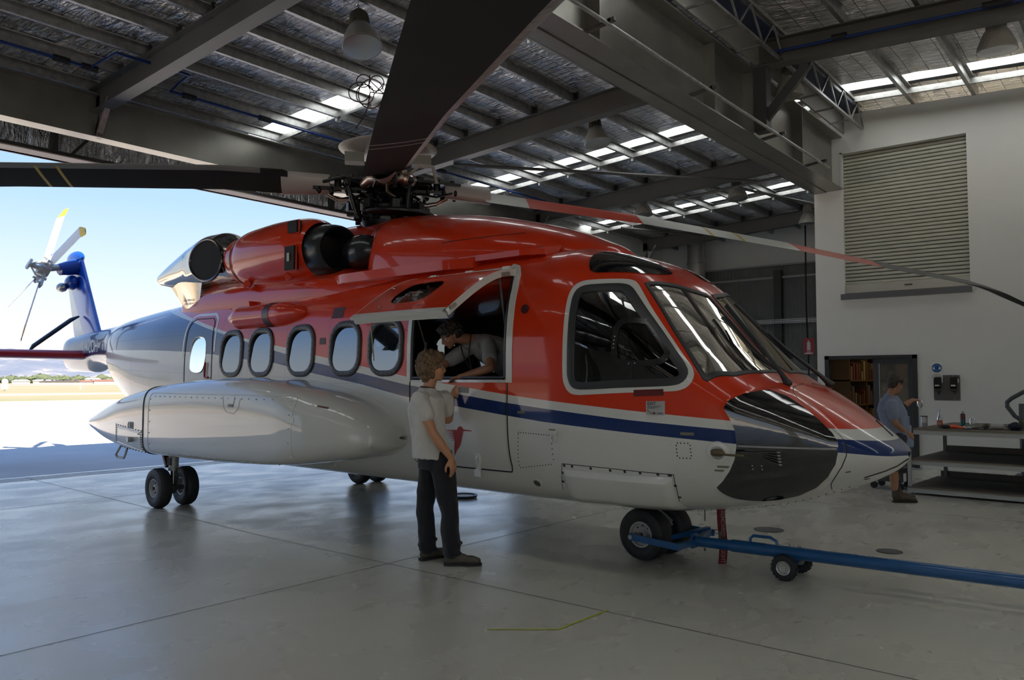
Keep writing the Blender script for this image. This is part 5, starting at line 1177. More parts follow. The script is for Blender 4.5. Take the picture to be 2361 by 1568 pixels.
for a in az:
    d_ = vec((math.cos(a), math.sin(a), 0)); s_ = vec((-math.sin(a), math.cos(a), 0)); c0 = H + vec((0, 0, 4.08)); zt_ = -.02
    b = B(); b.bar(c0 + d_ * .28 + vec((0, 0, .075)), c0 + d_ * .92 + vec((0, 0, .05 + zt_)), .20, .035); b.bar(c0 + d_ * .28 - vec((0, 0, .075)), c0 + d_ * .92 - vec((0, 0, .05 - zt_)), .20, .035)
    b.cyl(c0 + d_ * .40 - vec((0, 0, .12)), c0 + d_ * .40 + vec((0, 0, .13)), .07, n=16); b.cyl(c0 + d_ * .62 - vec((0, 0, .10)), c0 + d_ * .62 + vec((0, 0, .11)), .045, n=12); b.cyl(c0 + d_ * .82 - vec((0, 0, .10)), c0 + d_ * .82 + vec((0, 0, .10)), .03, n=10)
    b.ell(c0 + d_ * .45, (.13, .13, .06), 14, 8); b.bar(c0 + d_ * .45 + s_ * .05, c0 + d_ * .50 + s_ * .30 - vec((0, 0, .04)), .07, .06)
    b.tube([c0 + d_ * .35 + s_ * .1, c0 + d_ * .55 + s_ * .16 + vec((0, 0, .06)), c0 + d_ * .80 + s_ * .11]  , .02, 8); b.tube([c0 + d_ * .3 - s_ * .1 - vec((0, 0, .1)), c0 + d_ * .6 - s_ * .16 - vec((0, 0, .15)), c0 + d_ * .9 - s_ * .08 - vec((0, 0, .05))], .015, 6)
    for r_ in (.5, .7, .85): b.ell(c0 + d_ * r_ + s_ * .09 - vec((0, 0, .1)), (.035, .035, .05), 8, 6); b.ell(c0 + d_ * r_ - s_ * .1 - vec((0, 0, .08)), (.03, .03, .045), 8, 6)
    b.build('blade_yoke', M_RH, RH)
    b = B(); b.tube([c0 + d_ * .2 - vec((0, 0, .18)), c0 + d_ * .5 + s_ * .05 - vec((0, 0, .20)), c0 + d_ * .62 - vec((0, 0, .19)), c0 + d_ * .74 - vec((0, 0, .12))], .014, 6); b.tube([c0 + d_ * .2 - vec((0, 0, .21)), c0 + d_ * .5 + s_ * .09 - vec((0, 0, .235)), c0 + d_ * .62 - vec((0, 0, .22)), c0 + d_ * .76 - vec((0, 0, .14))], .012, 6)
    b.build('hydraulic_line', M_RHP, RH)
    a2 = a + .55; d2 = vec((math.cos(a2), math.sin(a2), 0)); lo_ = H + d2 * .44 + vec((0, 0, 3.62)); hi_ = H + d_ * .50 + s_ * .28 + vec((0, 0, 4.04))
    b = B(); b.cyl(lo_, hi_, .022, n=10); b.cyl(lo_ * .75 + hi_ * .25, lo_ * .35 + hi_ * .65, .034, n=12); b.ell(lo_, .05, 12, 8); b.ell(hi_, .045, 12, 8); b.build('pitch_link', M_RH, RH)
# absorber disc above the hub with four weights
b = B(); b.lathe([(.18, 4.485), (.55, 4.515), (.615, 4.54), (.622, 4.55), (.60, 4.56), (.50, 4.58), (.2, 4.61), (0, 4.615)], H, (0, 0, 1), 56); b.lathe([(.0, 4.25), (.12, 4.25), (.10, 4.44), (.18, 4.485)], H, (0, 0, 1), 24); HD = b.build('absorber_dish', M_RHW, RH)
for a in np.linspace(.9, 2 * PI + .9, 4, endpoint=False):
    b = B(); b.box(H + vec((.42 * math.cos(a), .42 * math.sin(a), 4.42)), (.24, .20, .12), rz=a); b.build('absorber_weight', mat('weight_grey', (.22, .22, .20), .5), HD, smooth=False)
b = B(); b.ell(H + vec((.32, -.26, 4.10)), (.17, .15, .085), 16, 10); b.ell(H + vec((.48, -.10, 4.06)), (.10, .14, .09), 14, 8); b.tube([H + vec((.05, -.42, 4.02)), H + vec((.25, -.45, 4.06)), H + vec((.42, -.40, 4.02)), H + vec((.58, -.24, 4.05))], [.06, .08, .075, .06], 12); b.tube([H + vec((.1, -.3, 4.10)), H + vec((.28, -.36, 4.17)), H + vec((.44, -.30, 4.12)), H + vec((.5, -.14, 4.16))], [.05, .075, .07, .05], 12); b.build('blade_fold_housing', M_RHP, RH)
b = B(); b.tube([H + vec((.35, -.05, 4.1)), H + vec((.55, .05, 4.26)), H + vec((.62, .2, 4.26)), H + vec((.58, .3, 4.08))], .022, 8); b.build('hub_guard', M_RHW, RH)
# --- main rotor blades
M_BBOT = mat('blade_underside', (.008, .008, .008), .85, var=.2, vscale=3); M_BBLK = mat('blade_black_top', (.02, .02, .02), .45); M_BWHT = mat('blade_white', (.58, .58, .54), .4); M_BRED = mat('blade_red', (.50, .055, .025), .42); M_LE = mat('abrasion_strip', (.34, .33, .32), .45, .5, var=.3, vscale=14); M_BYEL = mat('blade_yellow', (.45, .32, .05), .5)
def blade(line, lead, pitch, tops, le, marks, name='main_rotor_blade', chord=.54):
    """line: list of (x,y,z) points; lead: horizontal unit vector towards the leading edge"""
    line = [vec(p) for p in line]; L_ = np.concatenate([[0], np.cumsum([np.linalg.norm(q - p) for p, q in zip(line[:-1], line[1:])])]); A_ = np.array(line)
    lens = sorted(set([0.0, .05, .06] + list(np.linspace(0, L_[-1], 50)) + [t for t, _ in tops] + [m_ for mk in marks for m_ in mk[:2]]))
    prof = [(.50, 0), (.485, .022), (.44, .036), (.36, .052), (.05, .055), (-.30, .026), (-.46, .006), (-.5, 0), (-.46, -.006), (-.3, -.020), (.05, -.042), (.36, -.045), (.44, -.034), (.485, -.020)]
    rows_ = []; n_ = len(prof)
    for s_ in lens:
        p = np.array([np.interp(s_, L_, A_[:, k2]) for k2 in range(3)]); e_ = .2
        d_ = nrm(np.array([np.interp(min(s_ + e_, L_[-1]), L_, A_[:, k2]) - np.interp(max(s_ - e_, 0), L_, A_[:, k2]) for k2 in range(3)]))
        ld = nrm(lead - d_ * (lead @ d_)); up = nrm(np.cross(d_, ld)); up = up if up[2] > 0 else -up
        pt_ = pitch * (1 - .35 * s_ / L_[-1]); c = ld * math.cos(pt_) + up * math.sin(pt_); u = up * math.cos(pt_) - ld * math.sin(pt_)
        ch_ = chord * (.86 if s_ < .02 else 1.0); tipf = max(0, s_ - (L_[-1] - .55)) / .55; ch_ *= (1 - .45 * tipf); p = p - c * .22 * tipf ** 1.5 - up * .10 * tipf
        rows_.append([p + c * (q * ch_) + u * (h_ * chord * .95) for q, h_ in prof])
    b_ = B(); mats_ = [M_BBOT, le] + [t[1] for t in tops] + [mk[2] for mk in marks]; V_ = [q for r_ in rows_ for q in r_]; F_ = []; fm = []
    for i in range(len(lens) - 1):
        mid = (lens[i] + lens[i + 1]) / 2; ti = max([j for j, (t, _) in enumerate(tops) if t <= mid] or [0])
        for j in range(n_):
            F_.append((i * n_ + j, i * n_ + (j + 1) % n_, (i + 1) * n_ + (j + 1) % n_, (i + 1) * n_ + j))
            m_ = 2 + ti if j in (2, 3, 4, 5, 6) else (0 if j in (7, 8, 9, 10, 11) else (1 if mid > .35 else 0)); m_ = 1 if (j == 11 and mid > .35) else m_
            for q_, mk in enumerate(marks):
                if mk[0] <= mid <= mk[1] and j in mk[3]: m_ = 2 + len(tops) + q_
            fm.append(m_)
    F_ += [tuple(range(n_)), tuple(range((len(lens) - 1) * n_, len(lens) * n_))[::-1]]; fm += [0, 0]
    return mesh_obj(name, V_, F_, mats_, HR, True, angle=40, fm=fm)
def polar(a, r, z): return (2.55 + r * math.cos(a), r * math.sin(a), z)
a = az[1]; lead = vec((math.cos(a + PI / 2), math.sin(a + PI / 2), 0)); bot = (7, 8, 9, 10, 11)
BL1 = blade([polar(a, 1.22, 4.08), polar(a, 2.0, 4.10), polar(a, 4.4, 4.02), polar(a, 6.6, 3.88), polar(a, 8.9, 3.62)], lead, R_(19), [(0, M_BBLK), (.6, M_BWHT)], mat('blade_grey_edge', (.17, .17, .165), .45), [(2.55, 2.585, M_BYEL, bot), (2.78, 2.815, M_BYEL, bot)])
a = az[0]; lead = vec((math.cos(a + PI / 2), math.sin(a + PI / 2), 0))
BL3 = blade([polar(a, 1.23, 3.99), polar(a, 1.8, 3.93), polar(a, 3.35, 3.77), polar(a, 5.6, 3.46), polar(a, 7.2, 3.20), polar(a, 8.3, 3.03), polar(a, 9.25, 2.80)], lead, R_(26), [(0, M_BWHT), (.57, M_BRED), (2.10, M_BWHT), (4.35, M_BRED), (5.6, M_BBLK)], M_BWHT, [(3.05, 3.10, M_BYEL, (2, 3, 4, 5, 6)), (3.5, 3.55, M_BYEL, (2, 3, 4, 5, 6))])
a = R_(-37); lead = vec((math.cos(a + PI / 2), math.sin(a + PI / 2), 0))
BL2 = blade([(3.45, -.78, 3.95), (4.3, -1.40, 3.80), (6.4, -2.95, 3.38), (8.5, -4.50, 2.88), (9.35, -5.13, 2.66)], lead, R_(15), [(0, M_BBLK)], M_LE, [(2.28, 2.312, mat('thin_white_line', (.6, .6, .6), .5), bot), (2.52, 2.552, MATS['thin_white_line'], bot)])
a = az[3]; lead = vec((math.cos(a + PI / 2), math.sin(a + PI / 2), 0))
BL4 = blade([polar(a, 1.22, 4.0), polar(a, 3, 3.86), polar(a, 6, 3.55), polar(a, 8.9, 3.2)], lead, R_(13), [(0, M_BWHT)], M_BWHT, [])
for a, z0 in ((az[1], 4.08), (az[0], 4.02), (R_(-40.9), 3.98), (az[3], 4.0)):
    d_ = vec((math.cos(a), math.sin(a), 0)); s_ = vec((-math.sin(a), math.cos(a), 0)); P = []
    for r_, w_ in ((.72, .10), (.8, .115), (1.0, .135), (1.30, .155)):
        zc = 4.08 + (z0 - 4.08) * (r_ - .6) / .7 - .01; P.append([H + d_ * r_ + s_ * (w_ * math.cos(t)) + vec((0, 0, zc + (.095 + w_ * .12) * math.sin(t) + .06 * math.cos(t)  * w_ / .15)) for t in np.linspace(0, 2 * PI, 25)])
    b = B(); b.grid(P); b.build('blade_cuff', mat('cuff_pale', (.42, .38, .36), .45), RH)
text_mesh('30104-15', .05, 'lettering', MATS['text_pale'], HR, basis((3.62, -1.12, 3.895), (.45, .9, .1), (-.85, .5, .3)), .0005)

# --- sponsons
def sponson(s_):
    T = np.array([(-2.66,-1.52,.02,.96,1.0,2,2),(-2.6,-1.52,.06,.925,1.035,2,2),(-2.3,-1.50,.15,.85,1.12,2.3,2.3),(-1.6,-1.45,.31,.74,1.30,3.2,3.2),(-.7,-1.41,.45,.675,1.45,5,5),(.2,-1.38,.53,.66,1.56,6,5.5),(1.0,-1.36,.57,.665,1.62,6.5,5.5),(2.0,-1.36,.58,.69,1.65,6.5,5),(2.6,-1.36,.58,.705,1.63,6,4.6),(3.1,-1.36,.575,.735,1.565,5.5,4.2),(3.5,-1.32,.565,.78,1.50,3.8,3.0),(3.8,-1.27,.52,.82,1.425,3.2,2.7),(4.0,-1.23,.465,.86,1.345,2.8,2.5),(4.12,-1.20,.40,.90,1.27,2.6,2.4),(4.20,-1.20,.36,.94,1.20,2.4,2.3),(4.25,-1.17,.25,.985,1.13,2.2,2.2),(4.27,-1.15,.10,1.03,1.07,2,2)])
    zm = (T[:, 3] + T[:, 4]) / 2 - .06 * (T[:, 2] > .3); T2 = np.stack([T[:, 0], T[:, 2], T[:, 3], zm, T[:, 4], T[:, 5], T[:, 6]], -1)
    L_ = Loft(T2, np.stack([T[:, 0], -s_ * T[:, 1] if s_ > 0 else T[:, 1]], -1))
    return L_
for s_ in (-1, 1):
    SPN = sponson(s_); xs_ = np.r_[np.linspace(-2.66, -2.5, 8), np.linspace(-2.45, 3.0, 90), np.linspace(3.05, 4.0, 40), np.r_[np.linspace(4.02, 4.24, 18), np.linspace(4.245, 4.27, 8)]]
    sp_ = shell(SPN, xs_, 120, [], 'sponson', M_WHI, HR, angle=50)
    b = B(); sec = SPN.sect(.02, 120); b.tube([tuple(p + vec((0, 0, 0)) + .002 * nrm(p - sec.mean(0))) for p in sec[:-1]], .009, 6, closed=True); b.build('seam', M_SEAM, sp_)
    b = B(); bay = rrect(1.78, 1.08, 3.2, .76, .08, 6); sline(SPN, bay, .005, 'side', s_, b, closed=True, step=.05)
    sline(SPN, [(2.08, 1.44), (2.10, 1.33), (2.17, 1.27), (2.33, 1.26), (2.42, 1.32), (2.44, 1.42)], .005, 'side', s_, b, step=.02); b.build('bay_door_edge', mat('edge_white', (.5, .5, .48), .35), sp_)
    b = B()
    for q in resample(rrect(1.78, 1.08, 3.12, .68, .06, 4), .14): b.ell(SPN.on(q[None], 'side', s_, .002)[0], .008, 6, 4)
    b.build('bay_studs', mat('stud_bright', (.62, .62, .6), .25, .6), sp_)
    b = B()
    for q in list(resample(np.array([(-.95, 1.02), (-.03, .97)]), .09, False)) + list(resample(np.array([(-.95, 1.0), (-.95, .80)]), .09, False)) + list(resample(np.array([(-.03, .95), (-.03, .70)]), .07, False)) + list(resample(np.array([(-.9, .715), (0, .685)]), .1, False)): b.ell(SPN.on(np.array(q)[None], 'side', s_, .004)[0], .008, 6, 4)
    b.build('access_screws', M_SEAM, sp_)
    b = B(); ac = np.array([(-.93, 1.0), (-.06, .95), (-.06, .70), (-.93, .79)]); sline(SPN, resample(ac, .05), .005, 'side', s_, b, closed=True); b.prism(list(SPN.on(np.array([(-.88, .975), (-.12, .935), (-.12, .915), (-.88, .950)]), 'side', s_, .012)), (0, .01, 0)); b.build('access_panel', M_WHI, sp_, smooth=False)
    b = B(); q = SPN.on(np.array([[-.33, .845]]), 'side', s_, .0)[0]; b.cyl(q, q + vec((0, s_ * .07, 0)), .032, n=14); b.build('filler_port', M_GALV, sp_)
    b = B()
    for dx in (-.42, -.36): q = SPN.on(np.array([[dx, 1.03]]), 'side', s_, .012)[0]; b.tube([q + vec((.03 * math.cos(t), 0, .04 * math.sin(t))) for t in np.linspace(0, 2 * PI, 14)[:-1]], .008, 6, closed=True)
    b.build('lock_rings', M_GALV, sp_)
    b = B(); sstrip(SPN, [(2.2, 1.40), (2.32, 1.40)], .07, .006, 'side', s_, b); b.build('latch_plate', M_WHI, sp_, smooth=False); b = B(); sstrip(SPN, [(2.21, 1.345), (2.31, 1.345)], .03, .008, 'side', s_, b); b.build('latch', mat('latch_dark', (.08, .08, .07), .4), sp_, smooth=False)
    b = B(); b.prism(list(SPN.on(np.array([(3.36, 1.25), (3.41, 1.25), (3.41, 1.19), (3.36, 1.19)]), 'side', s_, .006)), (0, .004, 0)); b.build('small_latch', M_WHI, sp_, smooth=False)
    b = B(); sq = SPN.on(np.array([(3.62, 1.37), (3.74, 1.35), (3.745, 1.335), (3.625, 1.355)]), 'side', s_, .004); b.raw(sq, [(0, 1, 2, 3)]); b.build('placard', mat('placard_brown', (.10, .02, .01), .5), sp_, smooth=False)
    b = B(); e0 = vec((-1.05, s_ * 1.72, .74)); b.tube([e0, e0 + vec((-.13, s_ * .02, -.15)), e0 + vec((-.14, s_ * .0, -.19)), e0 + vec((.08, s_ * .0, -.19)), e0 + vec((.12, 0, -.14)), e0 + vec((.2, 0, -.02))], .016, 8); b.build('mooring_handle', mat('handle_pale_grey', (.42, .43, .42), .45), sp_)
    # main gear
    gx, gy = .20, s_ * 1.59
    b = B(); b.cyl((gx + .03, gy, .48), (gx + .03, gy, .78), .062, n=20); b.cyl((gx + .03, gy, .46), (gx + .03, gy, .50), .070, n=20); b.cyl((gx + .03, gy, .66), (gx + .03, gy, .69), .070, n=20); LG = b.build('main_landing_gear_leg', mat('gear_grey', (.32, .33, .30), .4, .2), HR)
    B().bb((gx - .02, gy + s_ * .060, .53), (gx + .08, gy + s_ * .066, .63)).build('data_decal', M_SEAM, LG, smooth=False)
    b = B(); b.cyl((gx + .02, gy, .22), (gx + .02, gy, .50), .034, n=16); b.build('chrome_piston', mat('chrome', (.5, .5, .5), .1, 1), LG)
    b = B(); b.cyl((gx, gy - .20, .235), (gx, gy + .20, .235), .030, n=14); b.ell((gx + .01, gy, .235), (.065, .06, .075), 14, 8); b.bar((gx + .09, gy, .28), (gx + .13, gy, .38), .05, .02, (0, 1, 0)); b.bar((gx + .13, gy, .38), (gx + .08, gy, .48), .05, .02, (0, 1, 0)); b.build('axle', mat('gear_dark', (.10, .10, .09), .4, .4), LG)
    b = B(); b.bar((gx - .30, gy - s_ * .02, .74), (gx - .10, gy, .50), .04, .09, (0, 1, 0)); b.build('drag_brace', mat('brace_maroon', (.07, .006, .008), .5), LG, smooth=False)
    for q_ in (-1, 1):
        wheel_y = gy + q_ * .175; ax = vec((0, q_, 0))
        b = B(); b.lathe([(.115, -.062), (.15, -.080), (.205, -.084), (.235, -.070), (.247, -.045), (.250, 0), (.247, .045), (.235, .070), (.205, .084), (.15, .080), (.115, .062)], (gx, wheel_y, .25), ax, 48); tr_ = b.build('tyre', mat('tyre_black', (.014, .014, .015), .6), LG)
        b = B(); b.lathe([(.12, .060), (.118, .070), (.108, .070), (.095, .030), (.045, .015), (.042, .05), (.02, .06), (0, .06)], (gx, wheel_y, .25), ax, 32); b.lathe([(.12, -.060), (.118, -.070), (.10, -.065), (.09, -.02), (.0, -.02)], (gx, wheel_y, .25), ax, 32); b.build('wheel_rim', mat('rim_pale', (.40, .39, .37), .4), tr_)
        b = B()
        for t in np.linspace(0, 2 * PI, 6, endpoint=False): b.cyl(vec((gx + .07 * math.cos(t), wheel_y, .25 + .07 * math.sin(t))) + ax * .015, vec((gx + .07 * math.cos(t), wheel_y, .25 + .07 * math.sin(t))) + ax * .035, .009, n=6)
        b.cyl(vec((gx, wheel_y, .25)) + ax * .05, vec((gx, wheel_y, .25)) + ax * .075, .022, n=12); b.build('rim_bolts', M_SEAM, tr_)
        b = B()
        for g_ in (-.04, -.013, .013, .04): b.tube([(gx + .2485 * math.cos(t), wheel_y + g_, .25 + .2485 * math.sin(t)) for t in np.linspace(0, 2 * PI, 40)[:-1]], .0035, 4, closed=True)
        b.build('tread_groove', M_SEAM, tr_)
# nose gear
gx = 6.43
b = B(); b.cyl((gx, 0, .28), (gx, 0, .72), .05, n=18); b.cyl((gx, -.20, .238), (gx, .20, .238), .026, n=14); b.bar((gx + .02, 0, .42), (gx + .16, 0, .33), .05, .02, (0, 1, 0)); b.bar((gx + .16, 0, .33), (gx + .03, 0, .26), .05, .02, (0, 1, 0)); b.box((gx + .04, -.05, .44), (.05, .04, .12)); NG = b.build('nose_landing_gear_leg', MATS['gear_grey'], HR)
for q_ in (-1, 1):
    wy = q_ * .185; ax = vec((0, q_, 0))
    b = B(); b.lathe([(.108, -.075), (.15, -.100), (.195, -.102), (.222, -.085), (.234, -.05), (.2375, 0), (.234, .05), (.222, .085), (.195, .102), (.15, .100), (.108, .075)], (gx, wy, .2375), ax, 48); tr_ = b.build('tyre', MATS['tyre_black'], NG)
    b = B(); b.lathe([(.118, .078), (.114, .088), (.102, .088), (.098, .05), (.035, .035), (.032, .07), (0, .075)], (gx, wy, .2375), ax, 36); b.build('wheel_rim', MATS['rim_pale'], tr_)
    b = B()
    for t in np.linspace(0, 2 * PI, 8, endpoint=False): b.ell(vec((gx + .075 * math.cos(t), wy, .2375 + .075 * math.sin(t))) + ax * .046, .008, 6, 4)
    b.cyl(vec((gx, wy, .2375)) + ax * .05, vec((gx, wy, .2375)) + ax * .085, .018, n=10); b.build('rim_bolts', M_SEAM, tr_)
# belly bits
b = B()
for x in np.linspace(7.1, 8.25, 22):
    for s_ in (-1, 1): q = FUS.side(x, float(FUS.par(x)[1]) + .02, s_); b.ell(q, .006, 6, 4)
b.cyl((6.98, -.1, .40), (6.98, -.1, .56), .004, n=6); b.build('belly_screws', M_SEAM, HR)
b = B(); b.cyl((3.6, -.1, .44), (3.6, -.1, .52), .008, n=6); b.prism([(2.4, -.3, .50), (2.46, -.3, .50), (2.44, -.3, .44)], (0, .01, 0)); b.build('belly_antenna', M_RUB, HR)

for o in list(bpy.data.objects):
    if o.name.split('.')[0] in ('latch', 'rivets', 'frame_screws', 'bay_studs', 'access_screws', 'belly_screws', 'access_panel_screws', 'blister_fasteners', 'vent_screw', 'tread_groove', 'rim_bolts', 'small_placards', 'panel_seams'): o['kind'] = 'stuff'
# ------------------------------------------------------------------ tow bar, streamer, floor marks
M_TOW = mat('towbar_blue', (.004, .085, .25), .35, 0, .5, var=.1)
TB = empty('tow_bar', (-3.62, 6.52, 0), 0, 'blue tow bar on two small wheels, forked onto the nose wheel, leading right', 'tow bar')
T0, T1 = vec((.42, -.02, .21)), vec((4.1, .19, .21)); dT = nrm(T1 - T0)
b = B(); b.cyl(T0 + dT * .02, T0 + dT * .36, .045, n=24); b.cyl(T0 + dT * .34, T0 + dT * .62, .052, n=24); b.cyl(T0 + dT * .6, T1, .050, n=28); b.cyl(T0 + dT * 3.05, T0 + dT * 3.12, .054, n=28); b.build('tube', M_TOW, TB)
b = B(); b.box(T0 + vec((0, 0, 0)), (.02, .10, .12)); b.bar((-.05, -.34, .238), (.44, -.335, .205), .022, .055, (0, 0, 1)); b.bar((.10, .345, .25), (.44, .35, .225), .022, .055); b.bar((.40, -.335, .205), (.44, .0, .20), .05, .05); b.bar((.12, -.20, .20), (.38, .36, .255), .05, .04); b.bar((.42, .0, .20), (.40, .36, .235), .05, .05)
b.build('fork', M_TOW, TB, smooth=False)
b = B(); b.cyl((-.03, -.36, .238), (-.03, -.20, .238), .02, n=12); b.cyl((.20, .36, .245), (-.01, .20, .24), .02, n=12); b.build('axle_pin', M_GALV, TB)
b = B(); b.tube([T0 + vec((.24, 0, .05)), T0 + vec((.24, 0, .11))], .012, 8); b.tube([T0 + vec((.24 - .03 + .02 * math.cos(t), .0, .105 + .02 * math.sin(t))) for t in np.linspace(0, 2 * PI, 12)[:-1]], .003, 5, closed=True); b.tube([T0 + vec((.1, 0, -.05)), T0 + vec((.1, 0, -.075))], .008, 6); b.build('shear_pin', M_DARKST, TB)
h0 = T0 + dT * .50; b = B(); b.tube([h0 + vec((0, 0, .03)), h0 + vec((.0, 0, .08)), h0 + vec((.03, 0, .105)), h0 + vec((.17, .01, .105)), h0 + vec((.22, .01, .08)), h0 + vec((.235, .01, .03))], .013, 10); b.build('lifting_handle', M_TOW, TB)
for q_ in (-1, 1):
    c = vec((1.235, .108 + q_ * .178, .105)); ax = vec((.03, q_, 0))
    b = B(); b.lathe([(.055, -.03), (.075, -.036), (.095, -.030), (.104, -.015), (.105, 0), (.104, .015), (.095, .030), (.075, .036), (.055, .03)], c, ax, 36); tr_ = b.build('tyre', MATS['tyre_black'], TB)
    b = B(); b.lathe([(.058, .026), (.056, .033), (.050, .030), (.042, .008), (.018, .004), (.017, .02), (0, .022)], c, ax, 28); b.build('wheel_rim', mat('rim_silver', (.55, .54, .52), .3, .5), tr_)
    b = B()
    for t in np.linspace(0, 2 * PI, 40, endpoint=False): b.box(c + vec((.104 * math.cos(t), q_ * .012 * (1 if int(t * 20) % 2 else -1), .104 * math.sin(t))), (.008, .022, .008))
    b.build('tread_block', MATS['tyre_black'], tr_, smooth=False)
b = B(); b.cyl((1.23, -.05, .105), (1.24, .27, .105), .012, n=10); b.prism([(1.16, .06, .17), (1.32, .06, .17), (1.26, .06, .09), (1.21, .06, .09)], (0, .10, 0)); b.build('wheel_bracket', M_TOW, TB, smooth=False)
b = B()
for x in (1.20, 1.28): b.tube([(x, .108 + .056 * math.cos(t), .205 + .058 * math.sin(t)) for t in np.linspace(-.6, PI + .6, 16)] + [(x - .01, .04, .11)], .004, 6)
b.build('u_bolt', mat('bright_wire', (.6, .6, .62), .25, .9), TB)
b = B()
for s_ in (-1, 1): b.cyl(T0 + dT * 3.09 + vec((0, 0, s_ * .04)), T0 + dT * 3.09 + vec((0, 0, s_ * .065)), .008, n=6)
b.cyl(T0 + dT * 3.08 + vec((0, -.045, 0)), T0 + dT * 3.08 + vec((0, -.062, 0)), .012, n=8); b.build('retaining_bolt', M_GALV, TB)
tp = T0 + dT * 1.47 + vec((0, -.020, .049)); text_mesh('TRONAIR', .055, 'lettering', mat('text_white', (.6, .6, .6), .5), TB, basis(tuple(tp), tuple(-dT), (0, -.90, .42)), .001, spacing=1.0, bold=.001)
# red streamer
M_STR = mat('streamer_red', (.16, .008, .012), .75)
sx = vec((-10.048, 6.868, 0)) + vec((7.04 * math.cos(R_(-2.482)), 7.04 * math.sin(R_(-2.482)), 0)) + vec((0, .10, 0))
fd = nrm((math.cos(R_(36)), math.sin(R_(36)), 0))
zz = [.005, .06, .12, .18, .25, .32, .38, .44, .51]; b = B(); G = []
for i, z in enumerate(zz):
    w_ = .036; o_ = (.006 * math.sin(z * 14), .01 * math.sin(z * 9)); G.append([tuple(fd * (s_ * w_ + o_[1] + .006 * (z - .25)) + vec((0, o_[0] + .003 * (s_ > 0), z))) for s_ in (-1, -.3, .3, 1)])
b.grid(G); b.grid([[tuple(vec(q) + vec((-.001, .003, 0))) for q in r_] for r_ in G]); st = b.loc_build('warning_streamer', M_STR, tuple(sx)); tag(st, 'red warning streamer with lettering hanging under the nose to the floor', 'streamer')
nrm_ = nrm(np.cross(fd, (0, 0, 1)))
for body, z in (('REMOVE', .385), ('BEFORE', .235), ('FLIGHT', .09)):
    text_mesh(body, .05, 'lettering', mat('streamer_text', (.30, .20, .17), .7), st, basis(tuple(nrm_ * .012 + fd * .005 + vec((0, 0, z))), (0, 0, -1), tuple(fd)), .0004, bold=.0008, spacing=.9)
# drains, tape, drip tray
M_CAST = mat('cast_iron', (.09, .09, .085), .6, .3, bump=.5, bscale=160)
for x, y, r, lb in ((-3.31, 8.51, .15, 'round grey floor drain cover, larger one beyond the tow bar'), (-2.01, 8.16, .11, 'round grey floor drain cover, smaller one nearer the right edge')):
    d = empty('drain_cover', (x, y, 0), 0, lb, 'drain cover', None); b = B(); b.lathe([(0, .004), (r, .004), (r + .006, .0)], n=36); b.build('cover', M_CAST, d)
    b = B(); b.tube([((r + .004) * math.cos(t), (r + .004) * math.sin(t), .003) for t in np.linspace(0, 2 * PI, 36)[:-1]], .003, 4, closed=True); b.build('rim', M_SEAM, d)
M_TAPE = mat('yellow_green_tape', (.42, .46, .03), .6)
g0 = vec((-3.43, 3.98, 0)); pts = [(-3.43, 3.98), (-3.07, 4.27), (-3.05, 4.84)]
b = B(); strip(b, (0, 0), (.36, .29), .016, .003); strip(b, (.36, .29), (.38, .86), .018, .003); o = b.loc_build('floor_tape', M_TAPE, tuple(g0), smooth=False); tag(o, 'yellow green tape line bent into an L on the concrete', 'tape')
b = B(); b.lathe([(0, .025), (.16, .02), (.19, .04), (.20, .04), (.19, .01), (.16, 0), (0, 0)], n=36); o = b.loc_build('drip_tray', mat('tray_dark_teal', (.03, .06, .08), .4), (-7.5, 8.19, 0)); tag(o, 'shallow dark round drip tray on the floor under the helicopter', 'tray'); b = B(); b.lathe([(0, .027), (.15, .023)], n=30); b.build('liner', mat('tray_liner', (.5, .5, .5), .5), o)

# ------------------------------------------------------------------ workbench
M_BW = mat('bench_board', (.095, .078, .062), .6, 0, var=.2, vscale=3, bump=.05); M_BE = mat('board_edge', (.17, .145, .10), .7); M_BF = mat('bench_frame_grey', (.40, .41, .39), .45)
WB = empty('workbench', (-2.80, 12.42, 0), R_(-3), 'long grey framed workbench with two dark board shelves against the white wall', 'workbench')
L_, D_ = 3.4, 1.9
for z, nm, x0, y0, dp in ((.935, 'worktop', .08, .05, D_ + .3), (.50, 'shelf', .03, .08, 1.75), (.115, 'shelf', .0, .0, 1.6)):
    b = B(); b.bb((x0, y0, z - .022), (L_, y0 + dp, z)); o = b.build(nm, M_BW, WB, smooth=False); B().bb((x0 - .002, y0 - .003, z - .022), (L_, y0, z - .001)).build('edge', M_BE, o, smooth=False)
    b = B(); b.bb((x0, y0 + .005, z - .085), (L_, y0 + .04, z - .023)); b.bb((x0, y0 + dp - .04, z - .085), (L_, y0 + dp - .005, z - .023)); b.bb((x0, y0 + .04, z - .085), (x0 + .04, y0 + dp - .04, z - .023)); b.build('rail', M_BF, WB, smooth=False)
    if z < .9: B().bb((x0 + .05, y0 + dp - .02, z), (L_, y0 + dp, z + .09)).build('backboard', M_BW, WB, smooth=False)
for x, y in ((.0, .03), (.10, 1.55), (1.75, .03), (1.75, 1.6), (3.3, .03), (3.3, 1.6)):
    B().bb((x, y, 0), (x + .045, y + .045, .86 if x > .05 else .86)).build('leg', M_BF if y < 1 else mat('bench_leg_dark', (.12, .13, .125), .5), WB, smooth=False)
def on_bench(px_x, dy, nm, lb, cat, grp=None): return empty(nm, (px_x, dy, .936), 0, lb, cat, grp)
M_CLR = mat('clear_plastic', (.85, .86, .86), .08, 0, **{'Transmission Weight': .85, 'IOR': 1.3})
